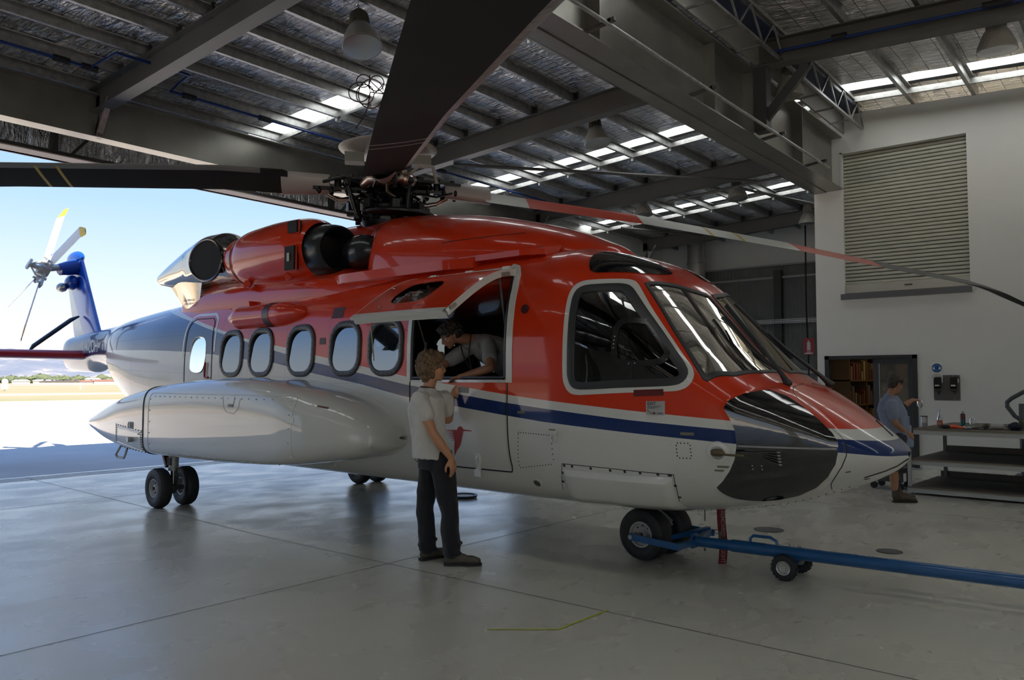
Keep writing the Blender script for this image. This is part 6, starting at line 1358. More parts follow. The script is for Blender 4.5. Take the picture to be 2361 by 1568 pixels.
t = on_bench(-2.64, 12.80, 'clear_jar', 'clear straight sided plastic jar with dark rim at the bench left end', 'jar'); b = B(); b.lathe([(0, .004), (.045, .004), (.047, .01), (.048, .155), (.050, .16), (.046, .158), (.044, .01)], n=28); b.build('body', M_CLR, t); b = B(); b.lathe([(.046, .155), (.052, .155), (.052, .165), (.046, .165)], n=28); b.build('rim', M_DARKST, t); b = B(); b.lathe([(0, .01), (.041, .01), (.041, .07), (0, .07)], n=20); b.build('contents', mat('pinkish_contents', (.40, .30, .28), .6), t)
t = on_bench(-2.46, 12.93, 'squeeze_bottle', 'clear bottle with an orange label standing on the bench', 'bottle'); b = B(); b.lathe([(0, 0), (.036, 0), (.038, .01), (.038, .12), (.03, .16), (.014, .20), (.012, .25), (.004, .27), (0, .27)], n=24); b.build('body', M_CLR, t); b = B(); b.lathe([(.0388, .015), (.0388, .105)], n=24); b.build('label', mat('label_orange', (.42, .07, .02), .5), t); b = B(); b.bb((-.02, -.041, .04), (.02, -.039, .085)); b.build('label_patch', mat('label_pale', (.5, .35, .28), .5), t, smooth=False)
t = on_bench(-2.20, 13.15, 'spray_can', 'teal and dark red spray can standing upright on the bench', 'spray can'); b = B(); b.lathe([(0, 0), (.033, 0), (.034, .006), (.034, .11)], n=24); b.build('lower_body', mat('can_teal', (.008, .09, .085), .3), t); b = B(); b.lathe([(.034, .11), (.034, .185), (.028, .20)], n=24); b.build('upper_body', mat('can_dark_red', (.10, .015, .02), .3), t); b = B(); b.lathe([(.028, .20), (.018, .213), (.014, .22), (.012, .235), (0, .237)], n=18); b.build('nozzle', mat('nozzle_grey', (.25, .25, .25), .4), t)
t = on_bench(-2.10, 13.28, 'plastic_cup', 'clear cup tinged green beside the spray can', 'cup'); b = B(); b.lathe([(0, .003), (.03, .003), (.04, .10), (.03, .13), (.0, .14)], n=22); b.build('body', M_CLR, t); b = B(); b.lathe([(0, .006), (.028, .006), (.032, .03), (0, .03)], n=18); b.build('liquid', mat('green_fluid', (.10, .35, .12), .3), t)
t = on_bench(-2.34, 12.66, 'work_glove', 'orange and black work glove lying at the bench edge', 'glove'); b = B(); b.ell((0, 0, .028), (.075, .05, .027), 18, 10); b.build('cuff', mat('cuff_black', (.012, .01, .01), .8), t)
b = B(); b.ell((.10, .02, .03), (.075, .05, .028), 18, 10)
for i, a_ in enumerate((-.4, -.15, .1, .35)): b.tube([(.13, .0 + .02 * i, .025), (.19 + .01 * i, -.02 + .028 * i, .02), (.21, -.03 + .035 * i, .014)], [.014, .012, .008], 8)
b.build('palm', mat('glove_orange', (.80, .10, .03), .6), t)
t = on_bench(-2.02, 12.80, 'plastic_bag', 'crumpled clear plastic bag lying flat on the bench', 'bag'); b = B(); P = [[(x + rng.normal(0, .006), y + rng.normal(0, .006), .012 + abs(rng.normal(0, .010)) * (1 if 0 < i < 11 and 0 < j < 7 else .1)) for j, y in enumerate(np.linspace(-.10, .12, 8))] for i, x in enumerate(np.linspace(-.16, .16, 12))]; b.grid(P); b.build('film', mat('cloudy_film', (.45, .45, .44), .25, 0, **{'Transmission Weight': .5}), t, smooth=False)
t = on_bench(-1.82, 12.75, 'roller_brush', 'small roller with a pale sleeve and dark holder on the bench', 'roller'); b = B(); b.cyl((.02, .02, .05), (.17, .05, .05), .035, n=18); b.build('sleeve', mat('sleeve_pale', (.45, .45, .42), .7), t); b = B(); b.ell((-.03, .0, .045), (.04, .035, .04), 14, 8); b.tube([(-.03, 0, .04), (-.14, -.02, .02), (-.19, -.02, .012)], .010, 8); b.tube([(.2, .05, .05), (.26, .0, .012), (-.02, -.07, .012)], .008, 6); b.build('holder', mat('holder_brown', (.07, .05, .03), .6), t)
t = on_bench(-1.50, 12.80, 'crumpled_cap', 'dark navy crumpled cap with a green peak on the bench', 'cap'); b = B(); b.ell((0, 0, .05), (.10, .08, .055), 18, 10); V_ = np.array(b.V); V_ += rng.normal(0, .006, V_.shape); V_[:, 2] = np.maximum(V_[:, 2], 0.001); b.V = [tuple(v) for v in V_]; b.build('crown', mat('cap_navy', (.008, .010, .03), .8), t); b = B(); b.prism([(.04, -.05, .01), (.15, -.06, .01), (.13, -.04, .09), (.03, -.02, .15)], (.02, .05, 0)); b.build('peak', mat('cap_green', (.04, .06, .02), .7), t, smooth=False)
t = on_bench(-1.22, 12.75, 'brown_envelope', 'tan paper sheet lying flat at the right end of the bench', 'paper'); b = B(); b.bb((-.16, -.12, .001), (.25, .14, .012)); b.build('sheet', mat('kraft_tan', (.22, .16, .08), .8), t, smooth=False)
# handrail frame behind the bench
M_HR = mat('handrail_grey', (.085, .095, .10), .4, .2)
t = empty('stair_handrail', (-1.66, 14.9, 0), 0, 'dark grey tubular handrail with an angular loop at the right edge', 'handrail'); b = B(); b.tube([(0, 0, 0), (0, 0, 1.25)], .045, 12); b.build('post', M_HR, t)
b = B(); b.tube([(1.4, .2, 2.1), (.35, .05, 1.62), (.0, 0, 1.42), (-.14, 0, 1.33), (-.20, 0, 1.27), (-.20, 0, 1.20), (-.10, 0, 1.05), (-.03, 0, 1.00), (.02, 0, 1.0)], .033, 12); b.build('rail', M_HR, t)
b = B(); b.bb((-.12, -.08, 0), (.5, .3, .12)); b.build('base', M_DARKST, t, smooth=False)
# dark trolley behind the standing worker
t = empty('tool_trolley', (-3.05, 12.75, 0), R_(-3), 'low dark castored trolley half hidden behind the worker at the bench', 'trolley'); b = B(); b.bb((-.35, 0, .25), (.12, .45, .32)); b.bb((-.35, .0, .12), (.12, .02, .32)); b.build('deck', M_DARKST, t, smooth=False)
b = B(); b.bb((.07, .02, .3), (.12, .07, .95)); b.build('post', M_HR, t, smooth=False)
for x, y in ((-.3, .05), (-.3, .4), (.07, .05), (.07, .4)):
    b = B(); b.cyl((x, y - .018, .05), (x, y + .018, .05), .05, n=18); b.bar((x, y, .06), (x, y, .26), .03, .02); b.build('castor', MATS['tyre_black'], t)
# --- wall signs and dispensers
WY = YR - .002
t = empty('ear_protection_sign', (-3.105, WY, 1.80), 0, 'white sign with a blue round ear protection symbol on the white wall', 'sign'); B().bb((-.095, -.008, -.15), (.095, 0, .155)).build('plate', mat('sign_ivory', (.80, .80, .72), .5), t, smooth=False)
M_SB = mat('sign_blue', (.008, .10, .33), .45); b = B(); b.cyl((0, -.011, .045), (0, -.008, .045), .083, n=40); b.build('disc', M_SB, t)
M_SW = mat('symbol_white', (.62, .62, .60), .5); b = B()
b.tube([(.052 * math.cos(a_), -.013, .048 + .052 * math.sin(a_)) for a_ in np.linspace(.1, PI - .1, 18)], .007, 6, flat=.3); b.ell((-.05, -.013, .04), (.018, .003, .026), 14, 8); b.ell((.05, -.013, .04), (.018, .003, .026), 14, 8); b.tube([(-.034, -.013, .05), (-.03, -.013, .01), (0, -.013, -.016), (.03, -.013, .01), (.034, -.013, .05)], .005, 6, flat=.3); b.build('ear_muff_symbol', M_SW, t)
text_mesh('HEARING', .026, 'lettering', M_TXT, t, basis((0, -.010, -.075), (1, 0, 0), (0, 0, 1)), .0004); text_mesh('PROTECTION', .026, 'lettering', M_TXT, t, basis((0, -.010, -.103), (1, 0, 0), (0, 0, 1)), .0004); text_mesh('MUST BE WORN', .024, 'lettering', M_TXT, t, basis((0, -.010, -.13), (1, 0, 0), (0, 0, 1)), .0004)
t = empty('wall_mount_panel', (-2.95, WY, 1.48), 0, 'flat dark grey panel screwed to the white wall behind the dispensers', 'panel'); B().bb((-.215, -.006, -.225), (.215, 0, .235)).build('plate', mat('panel_grey_metal', (.13, .125, .125), .4, .4), t, smooth=False)
b = B()
for x, z in ((-.2, -.21), (.2, -.21), (.2, .22), (.1, .22), (-.02, .22), (.12, -.2)): b.cyl((x, -.008, z), (x, -.006, z), .007, n=8)
b.build('screws', MATS['bright_screw'], t)
for x, lb in ((-3.09, 'black wall dispenser on the grey panel, under the blue sign'), (-2.83, 'black wall dispenser on the grey panel, right one')):
    t = empty('wall_dispenser', (x, WY - .006, 1.50), 0, lb, 'dispenser', 'wall dispensers'); b = B(); b.prism([(-.055, -.02, -.03), (-.06, -.075, .0), (-.05, -.075, .17), (-.045, -.02, .175)], (.10, 0, 0)); b.bb((-.05, -.02, -.03), (.05, 0, .18)); b.build('housing', mat('housing_black', (.010, .010, .011), .35), t, smooth=False)
    B().bb((-.04, -.078, .015), (.03, -.073, .04)).build('label', MATS['text_white'], t, smooth=False); b = B(); b.ell((-.002, -.045, -.06), (.052, .035, .035), 16, 8); b.cyl((.012, -.04, -.13), (.012, -.04, -.06), .018, .026, 12); b.build('nozzle', mat('nozzle_brown', (.03, .018, .014), .4), t); b = B(); b.ell((.068, -.02, .11), (.014, .012, .042), 12, 8); b.build('side_knob', MATS['symbol_white'], t)
# ------------------------------------------------------------------ people
from mathutils import noise as mnoise
CR_ = vec((math.cos(R_(39)), math.sin(R_(39)), 0)); CF_ = vec((-math.sin(R_(39)), math.cos(R_(39)), 0))   # picture right / away, in the world
def remeshed(b_, name, m, voxel, parent=None, smooth=4, fold=0.0, fs=6.0, stretch=(1, 1, .45), seed=0, origin=None, factor=.5):
    me = bpy.data.meshes.new('tmp'); me.from_pydata(b_.V, [], b_.F); o = bpy.data.objects.new('tmp', me); COL.objects.link(o)
    r = o.modifiers.new('r', 'REMESH'); r.mode = 'VOXEL'; r.voxel_size = voxel; r.adaptivity = 0
    if smooth: s_ = o.modifiers.new('s', 'SMOOTH'); s_.iterations = smooth; s_.factor = factor
    dg = bpy.context.evaluated_depsgraph_get(); dg.update(); m2 = bpy.data.meshes.new_from_object(o.evaluated_get(dg)); bpy.data.objects.remove(o); bpy.data.meshes.remove(me)
    if fold > 0:
        n = len(m2.vertices); co = np.empty(n * 3); m2.vertices.foreach_get('co', co); co = co.reshape(-1, 3); no = np.empty(n * 3); m2.vertices.foreach_get('normal', no); no = no.reshape(-1, 3)
        d = np.array([mnoise.noise(Vector((p[0] * fs * stretch[0] + seed, p[1] * fs * stretch[1], p[2] * fs * stretch[2]))) + .5 * mnoise.noise(Vector((p[0] * fs * 2.3 + seed, p[1] * fs * 2.3 + p[2] * fs, p[2] * fs * 1.2))) for p in co])
        co = co + no * (d * fold)[:, None]; m2.vertices.foreach_set('co', co.ravel())
    m2.name = name; m2.materials.clear(); m2.materials.append(m); m2.shade_smooth(); m2.update()
    ob = bpy.data.objects.new(name, m2); COL.objects.link(ob)
    if parent: ob.parent = parent
    return ob
def skin(name, c):
    k = NT(name); k.color(k.ramp(k.noise(k.coord('Object'), 9, 4), [(.3, tuple(x * .86 for x in c) + (1,)), (.7, tuple(c) + (1,))])); k.rough(.5); k.bsdf.inputs['Subsurface Weight'].default_value = .08; k.bsdf.inputs['Subsurface Radius'].default_value = (.02, .008, .004); return k.m
def limb(b_, pts, rad, n=14):
    """tapered limb: dense tube with round ends"""
    pts = [vec(p) for p in pts]; L_ = np.concatenate([[0], np.cumsum([np.linalg.norm(q - p) for p, q in zip(pts[:-1], pts[1:])])]); u = np.linspace(0, L_[-1], max(6, int(L_[-1] / .03)))
    P = [np.array([np.interp(t, L_, np.array(pts)[:, k2]) for k2 in range(3)]) for t in u]; r = np.interp(u, L_, rad)
    b_.tube(P, list(r), n); b_.ell(P[0], r[0], 12, 8); b_.ell(P[-1], r[-1], 12, 8)
def axes(f, u=(0, 0, 1)):
    f = nrm(f); l = nrm(np.cross(u, f)); u2 = np.cross(f, l); return f, l, u2
def head(b_, c, f, up, s=1.0):
    f, l, u = axes(f, up); Mx = np.stack([f, l, u], 1)
    E = lambda p, r: b_.ell(c + Mx @ (vec(p) * s), vec(r) * s, 16, 10, Mx)
    E((-.012, 0, .035), (.098, .076, .088)); E((.032, 0, -.02), (.062, .061, .085)); E((.045, 0, -.075), (.047, .046, .040)); E((.072, 0, -.102), (.022, .026, .018)); E((.088, 0, .022), (.012, .045, .012))
    b_.tube([c + Mx @ (vec(p) * s) for p in ((.088, 0, .012), (.104, 0, -.010), (.116, 0, -.032))], [.010 * s, .012 * s, .014 * s], 10); b_.ell(c + Mx @ (vec((.112, 0, -.036)) * s), .013 * s, 10, 8); E((.100, .010, -.039), (.012, .008, .008)); E((.100, -.010, -.039), (.012, .008, .008))
    E((.094, 0, -.062), (.012, .021, .0065)); E((.091, 0, -.074), (.012, .019, .007)); E((.062, .036, -.030), (.028, .024, .026)); E((.062, -.036, -.030), (.028, .024, .026))
    for q in (-1, 1): E((-.004, q * .076, -.012), (.019, .009, .031)); E((-.012, q * .082, .0), (.010, .006, .018))
    return Mx
def face_bits(par, c, Mx, s, brow):
    P = lambda p: c + Mx @ (vec(p) * s)
    for q in (-1, 1):
        b = B(); b.ell(P((.078, q * .031, .002)), .0125 * s, 12, 8); e = b.build('eye', mat('eye_white', (.45, .42, .40), .25), par); b = B(); b.ell(P((.0885, q * .0315, .001)), .0055 * s, 10, 6); b.build('iris', mat('iris_dark', (.02, .018, .015), .2), e)
        b = B(); b.tube([P((.094, q * .014, .018)), P((.093, q * .030, .024)), P((.080, q * .048, .018))], [.004 * s, .005 * s, .003 * s], 6); b.build('eyebrow', brow, par)
    b = B(); b.tube([P((.104, -.018, -.067)), P((.107, 0, -.067)), P((.104, .018, -.067))], .0028 * s, 6); b.build('lip_line', mat('lip_dark', (.14, .045, .035), .5), par)
def hand(b_, wrist, fdir, palm_n, side, curl=.5, s=1.0, spread=.0, thumb_out=.6):
    """palm + five bent fingers; fdir: along the hand, palm_n: out of the palm, side=+1 thumb towards cross(fdir, palm_n)"""
    f = nrm(fdir); n = nrm(vec(palm_n) - f * (vec(palm_n) @ f)); t = np.cross(f, n) * side; w = vec(wrist)
    Mx = np.stack([f, t, n], 1)
    limb(b_, [w, w + f * .02 * s], [.026 * s, .028 * s]); b_.ell(w + f * .052 * s, vec((.052, .040, .016)) * s, 16, 10, Mx); b_.ell(w + f * .075 * s, vec((.026, .041, .014)) * s, 16, 10, Mx); b_.ell(w + f * .035 * s + t * .022 * s + n * .008 * s, vec((.034, .018, .016)) * s, 12, 8, Mx)
    for i, (o_, ln) in enumerate(((.030, .072), (.010, .080), (-.010, .074), (-.029, .058))):
        p = w + f * (.088 - abs(o_ - .01) * .25) * s + t * o_ * s; d = nrm(f + t * spread * (o_ / .03)); pts = [p - d * .015 * s, p]; cu = curl * (1 + .12 * i)
        for sg, ang_ in ((.45, .55), (.32, .75), (.23, .6)):
            a_ = cu * ang_; ax_d = nrm(d * math.cos(a_) + n * math.sin(a_)); p = p + ax_d * ln * sg * s; d = ax_d; pts.append(p)
        limb(b_, pts, [.0095 * s, .0095 * s, .0090 * s, .0083 * s, .0070 * s], 10)
    p0 = w + f * .022 * s + t * .028 * s + n * .006 * s; d1 = nrm(f * .6 + t * thumb_out + n * .35); p1 = p0 + d1 * .034 * s; d2 = nrm(f * .9 + t * thumb_out * .55 + n * .25); p2 = p1 + d2 * .030 * s; p3 = p2 + nrm(f * 1 + t * thumb_out * .2) * .024 * s
    limb(b_, [p0, p1, p2, p3], [.014 * s, .0115 * s, .0105 * s, .008 * s], 10)
def torso(b_, secs, n=24):
    """secs: (centre, across vector, depth vector) elliptical loops"""
    P = []
    us = np.linspace(0, len(secs) - 1, (len(secs) - 1) * 5 + 1); A = np.array([np.concatenate([vec(a), vec(b2), vec(c2)]) for a, b2, c2 in secs])
    for u in us:
        q = np.array([np.interp(u, range(len(secs)), A[:, k2]) for k2 in range(9)]); P.append([q[:3] + np.sign(math.cos(t)) * abs(math.cos(t)) ** .85 * q[3:6] + np.sign(math.sin(t)) * abs(math.sin(t)) ** .85 * q[6:9] for t in np.linspace(0, 2 * PI, n + 1)])
    s0 = len(b_.V); b_.grid(P)
    b_.raw(P[0][:-1], [tuple(range(n))]); b_.raw(P[-1][:-1], [tuple(range(n))])
def shoe(b_, heel, d, s=1.0, h=.10, L=.29):
    f, l, u = axes((d[0], d[1], 0)); heel = vec(heel); Mx = np.stack([f, l, u], 1); E = lambda p, r: b_.ell(heel + Mx @ (vec(p) * s), vec(r) * s, 16, 10, Mx)
    E((.03, 0, .045), (.045, .036, .045)); E((.10, 0, .048), (.085, .036, .045)); E((.19, .0, .036), (.075, .044, .036)); E((.24, 0, .030), (.045, .040, .029)); E((.05, 0, .085), (.045, .038, .045))
def sole(b_, heel, d, s=1.0):
    f, l, u = axes((d[0], d[1], 0)); heel = vec(heel); P = []
    for x, w_ in ((-.02, .015), (-.012, .03), (.03, .038), (.1, .034), (.18, .046), (.24, .045), (.275, .030), (.29, .012)): P.append((x, w_))
    poly = [heel + f * x * s + l * w_ * s + vec((0, 0, .002)) for x, w_ in P] + [heel + f * x * s - l * w_ * s + vec((0, 0, .002)) for x, w_ in P[::-1]]; b_.prism(poly, (0, 0, .022))
def hair_blob(par, name, c, Mx, s, m, n, r, cover, seed, ext=.0, voxel=.006):
    rg = random.Random(seed); b_ = B()
    for p, q in cover: b_.ell(c + Mx @ (vec(p) * s), vec(q) * s, 16, 10, Mx)
    for i in range(n):
        p, q = cover[rg.randrange(len(cover))]; v = nrm([rg.gauss(0, 1) for _ in range(3)]); pos = vec(p) + vec(q) * v * rg.uniform(.96, 1.0 + ext)
        if pos[0] > .078 + ext * .05 and pos[2] < .055: continue
        rr = r * rg.uniform(.6, 1.2); b_.ell(c + Mx @ (pos * s), (rr * s, rr * s * .8, rr * s * 1.1), 8, 6)
    return remeshed(b_, name, m, voxel, par, 1, .004, 40, (1, 1, 1), seed)
def hairmat(name, a, b2):
    k = NT(name); n = k.noise(k.coord('Object', (1, 1, .5)), 70, 5, .7, 1.5); k.color(k.ramp(n, [(.35, a + (1,)), (.65, b2 + (1,))])); k.rough(.6); k.bump(n, .6, .006); return k.m

# --- person 1: curly haired man at the helicopter door
A1 = vec((-4.94, 5.15, 0)); P1 = empty('person', tuple(A1), 0, 'curly haired man in grey t-shirt standing with one hand on the hatch sill', 'person')
q1 = lambda r, d, z: CR_ * r + CF_ * d + vec((0, 0, z))       # local to A1
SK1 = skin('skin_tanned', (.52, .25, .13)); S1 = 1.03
fw = nrm(CR_ * .80 + CF_ * .60); f_h = nrm(CR_ * .93 + CF_ * .34 + vec((0, 0, .02))); ri = nrm(np.cross(fw, (0, 0, 1)))   # right hand side of the body (towards the camera)
hc = q1(-.120, .02, 1.735); b = B(); Mx = head(b, hc, f_h, (0, 0, 1), 1.04)
limb(b, [q1(-.165, .02, 1.50), q1(-.145, .02, 1.57), hc + vec((-.0, 0, -.055))], [.066, .056, .055])
shR, shL = q1(-.215, -.155, 1.455), q1(-.015, .165, 1.455)
elR, wrR = q1(-.085, -.235, 1.165), q1(.075, -.215, .945); elL, wrL = q1(.005, .27, 1.235), q1(.035, .335, 1.475)
limb(b, [shR, shR * .5 + elR * .5, elR, elR * .6 + wrR * .4, wrR], [.060, .052, .041, .043, .028]); limb(b, [shL, elL, elL * .6 + wrL * .4, wrL], [.058, .042, .042, .028])
hand(b, wrR, q1(.06, .02, -.30), -ri * -1 * -1 + fw * -.2, -1, .55, 1.05); hand(b, wrL, q1(.15, .06, .16), q1(-.15, .95, -.1), -1, .40, 1.12, thumb_out=1.1)
torso(b, [(q1(-.09, .01, .98), ri * .15, fw * .10), (q1(-.12, .01, 1.15), ri * .14, fw * .10), (q1(-.15, .01, 1.35), ri * .17, fw * .11), (q1(-.15, .01, 1.48), ri * .14, fw * .08)])
remeshed(b, 'body', SK1, .0075, P1, 3); face_bits(P1, hc, Mx, 1.04, mat('brow_brown', (.06, .035, .018), .8))
hair_blob(P1, 'hair', hc, Mx, 1.04, hairmat('hair_light_brown', (.05, .030, .014), (.24, .15, .07)), 520, .016, [((-.02, 0, .062), (.107, .092, .085)), ((-.055, 0, .0), (.082, .088, .105)), ((.035, 0, .092), (.062, .070, .042)), ((-.04, 0, -.055), (.060, .066, .06))], 3, .10)
# t-shirt
def shirtmat(name, a, var=.08):
    k = NT(name); n = k.noise(k.coord('Object', (1, 1, .35)), 9, 5, .6, 1); k.color(k.ramp(n, [(.3, tuple(x * (1 - var) for x in a) + (1,)), (.7, tuple(x * (1 + var) for x in a) + (1,))])); k.rough(.9); k.bsdf.inputs['Sheen Weight'].default_value = .15; k.bump(k.noise(k.coord('Object'), 260, 2), .12, .002); return k.m
b = B(); torso(b, [(q1(-.115, .0, .93), ri * .190, fw * .158), (q1(-.13, .0, 1.02), ri * .178, fw * .148), (q1(-.16, .0, 1.2), ri * .175, fw * .140), (q1(-.175, .0, 1.36), ri * .195, fw * .142), (q1(-.165, .01, 1.465), ri * .170, fw * .118), (q1(-.160, .015, 1.525), ri * .10, fw * .085), (q1(-.155, .018, 1.555), ri * .070, fw * .068)])
sl = shR * .46 + elR * .54; limb(b, [shR + (shL - shR) * .12, shR, sl + q1(.005, -.01, .02)], [.070, .080, .072]); sl2 = shL * .5 + elL * .5; limb(b, [shL - (shL - shR) * .12, shL, sl2], [.070, .078, .070])
remeshed(b, 't_shirt', shirtmat('tshirt_grey', (.56, .54, .49)), .009, P1, 5, .012, 9, (1.6, 1.6, .35), 1)
b = B(); P_ = [q1(-.155, .018, 1.552) + ri * .069 * math.cos(t) + fw * .066 * math.sin(t) + vec((0, 0, -.012 * math.sin(t))) for t in np.linspace(0, 2 * PI, 28)[:-1]]; b.tube(P_, .006, 6, closed=True); b.build('neck_cord', mat('cord_black', (.015, .015, .015), .7), P1)
# trousers
hipR, hipL = q1(-.02, -.09, .90), q1(-.13, .08, .90); knR, knL = q1(.045, -.075, .49), q1(-.185, .105, .49); anR, anL = q1(.075, -.06, .085), q1(-.165, .14, .085)
b = B(); torso(b, [(q1(-.075, .0, .84), ri * .175, fw * .145), (q1(-.08, .0, .92), ri * .18, fw * .150), (q1(-.09, .0, 1.0), ri * .165, fw * .135)])
limb(b, [hipR, knR, q1(.07, -.06, .12)], [.110, .082, .080], 16); limb(b, [hipL, knL, q1(-.165, .135, .12)], [.110, .080, .078], 16)
for i, z in enumerate((.10, .145, .19)):
    for c_, o_ in ((q1(.075, -.06, z), 0), (q1(-.165, .135, z), 1)): b.ell(c_ + q1(.008 * (-1) ** i, 0, 0), (.085, .085, .022), 18, 8)
remeshed(b, 'trousers', shirtmat('trousers_navy', (.010, .010, .014), .15), .010, P1, 4, .010, 9, (1.2, 1.2, .9), 5)
M_SH1 = mat('worn_dusty_leather', (.085, .072, .052), .75, 0, var=.3, vscale=12, bump=.3, bscale=50); M_SOLE = mat('sole_black', (.02, .018, .016), .8)
for hl, dr, nm in ((q1(.02, -.065, 0), CR_ * 1.0 + CF_ * .0, 'shoe'), (q1(-.215, .12, 0), CR_ * .65 + CF_ * .60, 'shoe')):
    b = B(); shoe(b, hl + vec((0, 0, .010)), dr, 1.08); so_ = remeshed(b, nm, M_SH1, .008, P1, 3); b = B(); sole(b, hl, dr, 1.08); b.build('sole', M_SOLE, so_)
    f_, l_, u_ = axes(dr); b = B()
    for i in range(4): c_ = hl + f_ * (.125 + .028 * i) + vec((0, 0, .102 - .012 * i)); b.tube([c_ - l_ * .022, c_ + vec((0, 0, .006)), c_ + l_ * .022], .004, 5)
    b.build('laces', mat('lace_dark', (.03, .026, .02), .8), so_)
b = B(); wd = nrm(wrL - elL); sdv, uv, _ = frame(wd); wc = wrL - wd * .015; b.tube([wc + (sdv * math.cos(t) + uv * math.sin(t)) * .033 for t in np.linspace(0, 2 * PI, 22)[:-1]], .008, 6, closed=True, flat=.5); WT = b.build('wrist_watch', mat('watch_steel', (.45, .43, .40), .25, .9), P1)
b = B(); b.cyl(wc - CR_ * .03 - CF_ * .008, wc - CR_ * .043 - CF_ * .010, .019, n=18); b.build('dial', mat('dial_dark', (.03, .03, .03), .2), WT)

# --- person 2: man leaning out of the hatch opening (placed in helicopter axes, then turned into the world)
hm = Matrix.Rotation(R_(-2.482), 4, 'Z'); H0 = vec((-10.048, 6.868, 0))
def hw_(x, y, z): return H0 + vec(hm @ Vector((x, y, z)))
A2 = hw_(5.05, -.45, .76); P2 = empty('person', tuple(A2), 0, 'man in grey work shirt with lanyard leaning down out of the open helicopter hatch', 'person')
q2 = lambda x, y, z: hw_(x, y, z) - A2
SK2 = skin('skin_brown', (.36, .17, .10)); b = B()  # brown skin tone with slight mottling
hc2 = q2(4.66, -.93, 2.075); f2 = nrm(q2(4.52, -1.2, 1.86) - hc2); Mx = head(b, hc2, f2, (.1, -.2, 1), 1.0)
nk = q2(4.72, -.72, 2.03); limb(b, [q2(4.80, -.60, 2.0), nk, hc2 + Mx @ vec((-.02, 0, -.05))], [.065, .056, .054])
sR, sL = q2(4.60, -.66, 1.93), q2(4.93, -.68, 1.99); eR, wR = q2(4.52, -.92, 1.76), q2(4.60, -1.09, 1.66); eL, wL = q2(5.20, -.92, 1.735), q2(5.045, -1.15, 1.655)
limb(b, [sR, eR, wR], [.058, .042, .028]); limb(b, [sL, eL, (eL + wL) / 2, wL], [.060, .044, .041, .028])
hand(b, wL, q2(4.90, -1.20, 1.632) - wL, (0, 0, -1), -1, .5, 1.02); hand(b, wR, q2(4.66, -1.17, 1.64) - wR, (0, 0, -1), 1, .45, .98)
hx_ = nrm(q2(5.05, -.45, .76) - q2(4.05, -.45, .76)); up2 = vec((0, 0, 1))
spine = [q2(5.10, -.20, 1.58), q2(5.02, -.32, 1.75), q2(4.88, -.50, 1.92), q2(4.79, -.62, 1.99)]
torso(b, [(spine[0], hx_ * .16, vec((0, .07, .07))), (spine[1], hx_ * .16, vec((0, .06, .09))), (spine[2], hx_ * .19, vec((0, .05, .10))), (spine[3], hx_ * .14, vec((0, .05, .07)))])
hpL, hpR = q2(5.20, -.16, 1.55), q2(4.98, -.16, 1.55)
for hp, x in ((hpL, 5.24), (hpR, 4.96)): limb(b, [hp, q2(x, -.28, 1.16), q2(x, -.20, .84)], [.085, .06, .045])
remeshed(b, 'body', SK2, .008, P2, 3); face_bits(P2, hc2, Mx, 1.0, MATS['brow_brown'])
hair_blob(P2, 'hair', hc2, Mx, 1.0, hairmat('hair_dark', (.010, .007, .005), (.035, .022, .014)), 300, .015, [((-.02, 0, .058), (.105, .086, .082)), ((-.06, 0, .005), (.072, .080, .09)), ((.04, 0, .088), (.055, .062, .038))], 9, .07)
b = B(); torso(b, [(spine[0] + vec((0, 0, -.02)), hx_ * .20, vec((0, .12, .10))), (spine[1], hx_ * .20, vec((0, .09, .13))), (spine[2], hx_ * .225, vec((0, .08, .13))), (spine[3], hx_ * .18, vec((0, .07, .10))), (nk + vec((.0, 0, -.01)), hx_ * .08, vec((0, .04, .07)))])
limb(b, [sR + hx_ * .04, sR, sR * .35 + eR * .65], [.07, .078, .070]); limb(b, [sL - hx_ * .04, sL, sL * .38 + eL * .62], [.07, .080, .074])
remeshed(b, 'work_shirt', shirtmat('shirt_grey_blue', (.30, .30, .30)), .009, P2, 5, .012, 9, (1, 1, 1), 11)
b = B(); torso(b, [(q2(5.09, -.18, 1.42), hx_ * .19, vec((0, .14, 0))), (q2(5.09, -.19, 1.60), hx_ * .18, vec((0, .13, .04)))])
for hp, x in ((hpL, 5.24), (hpR, 4.96)): limb(b, [hp, q2(x, -.28, 1.16), q2(x, -.20, .86)], [.11, .085, .08])
remeshed(b, 'trousers', mat('trousers_black', (.012, .012, .014), .85), .012, P2, 3, .008, 9, (1, 1, 1), 4)
for x in (5.24, 4.96): b = B(); shoe(b, q2(x, -.14, .775), q2(x, -1.2, .8) - q2(x, -.2, .8), 1.0); remeshed(b, 'shoe', M_SH1, .010, P2, 2)
b = B(); n1_ = nk + vec(hm @ Vector((-.07, -.08, .03))); n2_ = nk + vec(hm @ Vector((.08, -.06, .05))); bt = q2(4.83, -.80, 1.70); b.tube([n1_, (n1_ + bt) / 2 + vec((0, -.04, 0)), bt], .007, 5); b.tube([n2_, (n2_ + bt) / 2 + vec((0, -.04, 0)), bt, bt + vec((0, 0, -.08))], .007, 5); b.build('lanyard', MATS['cord_black'], P2)

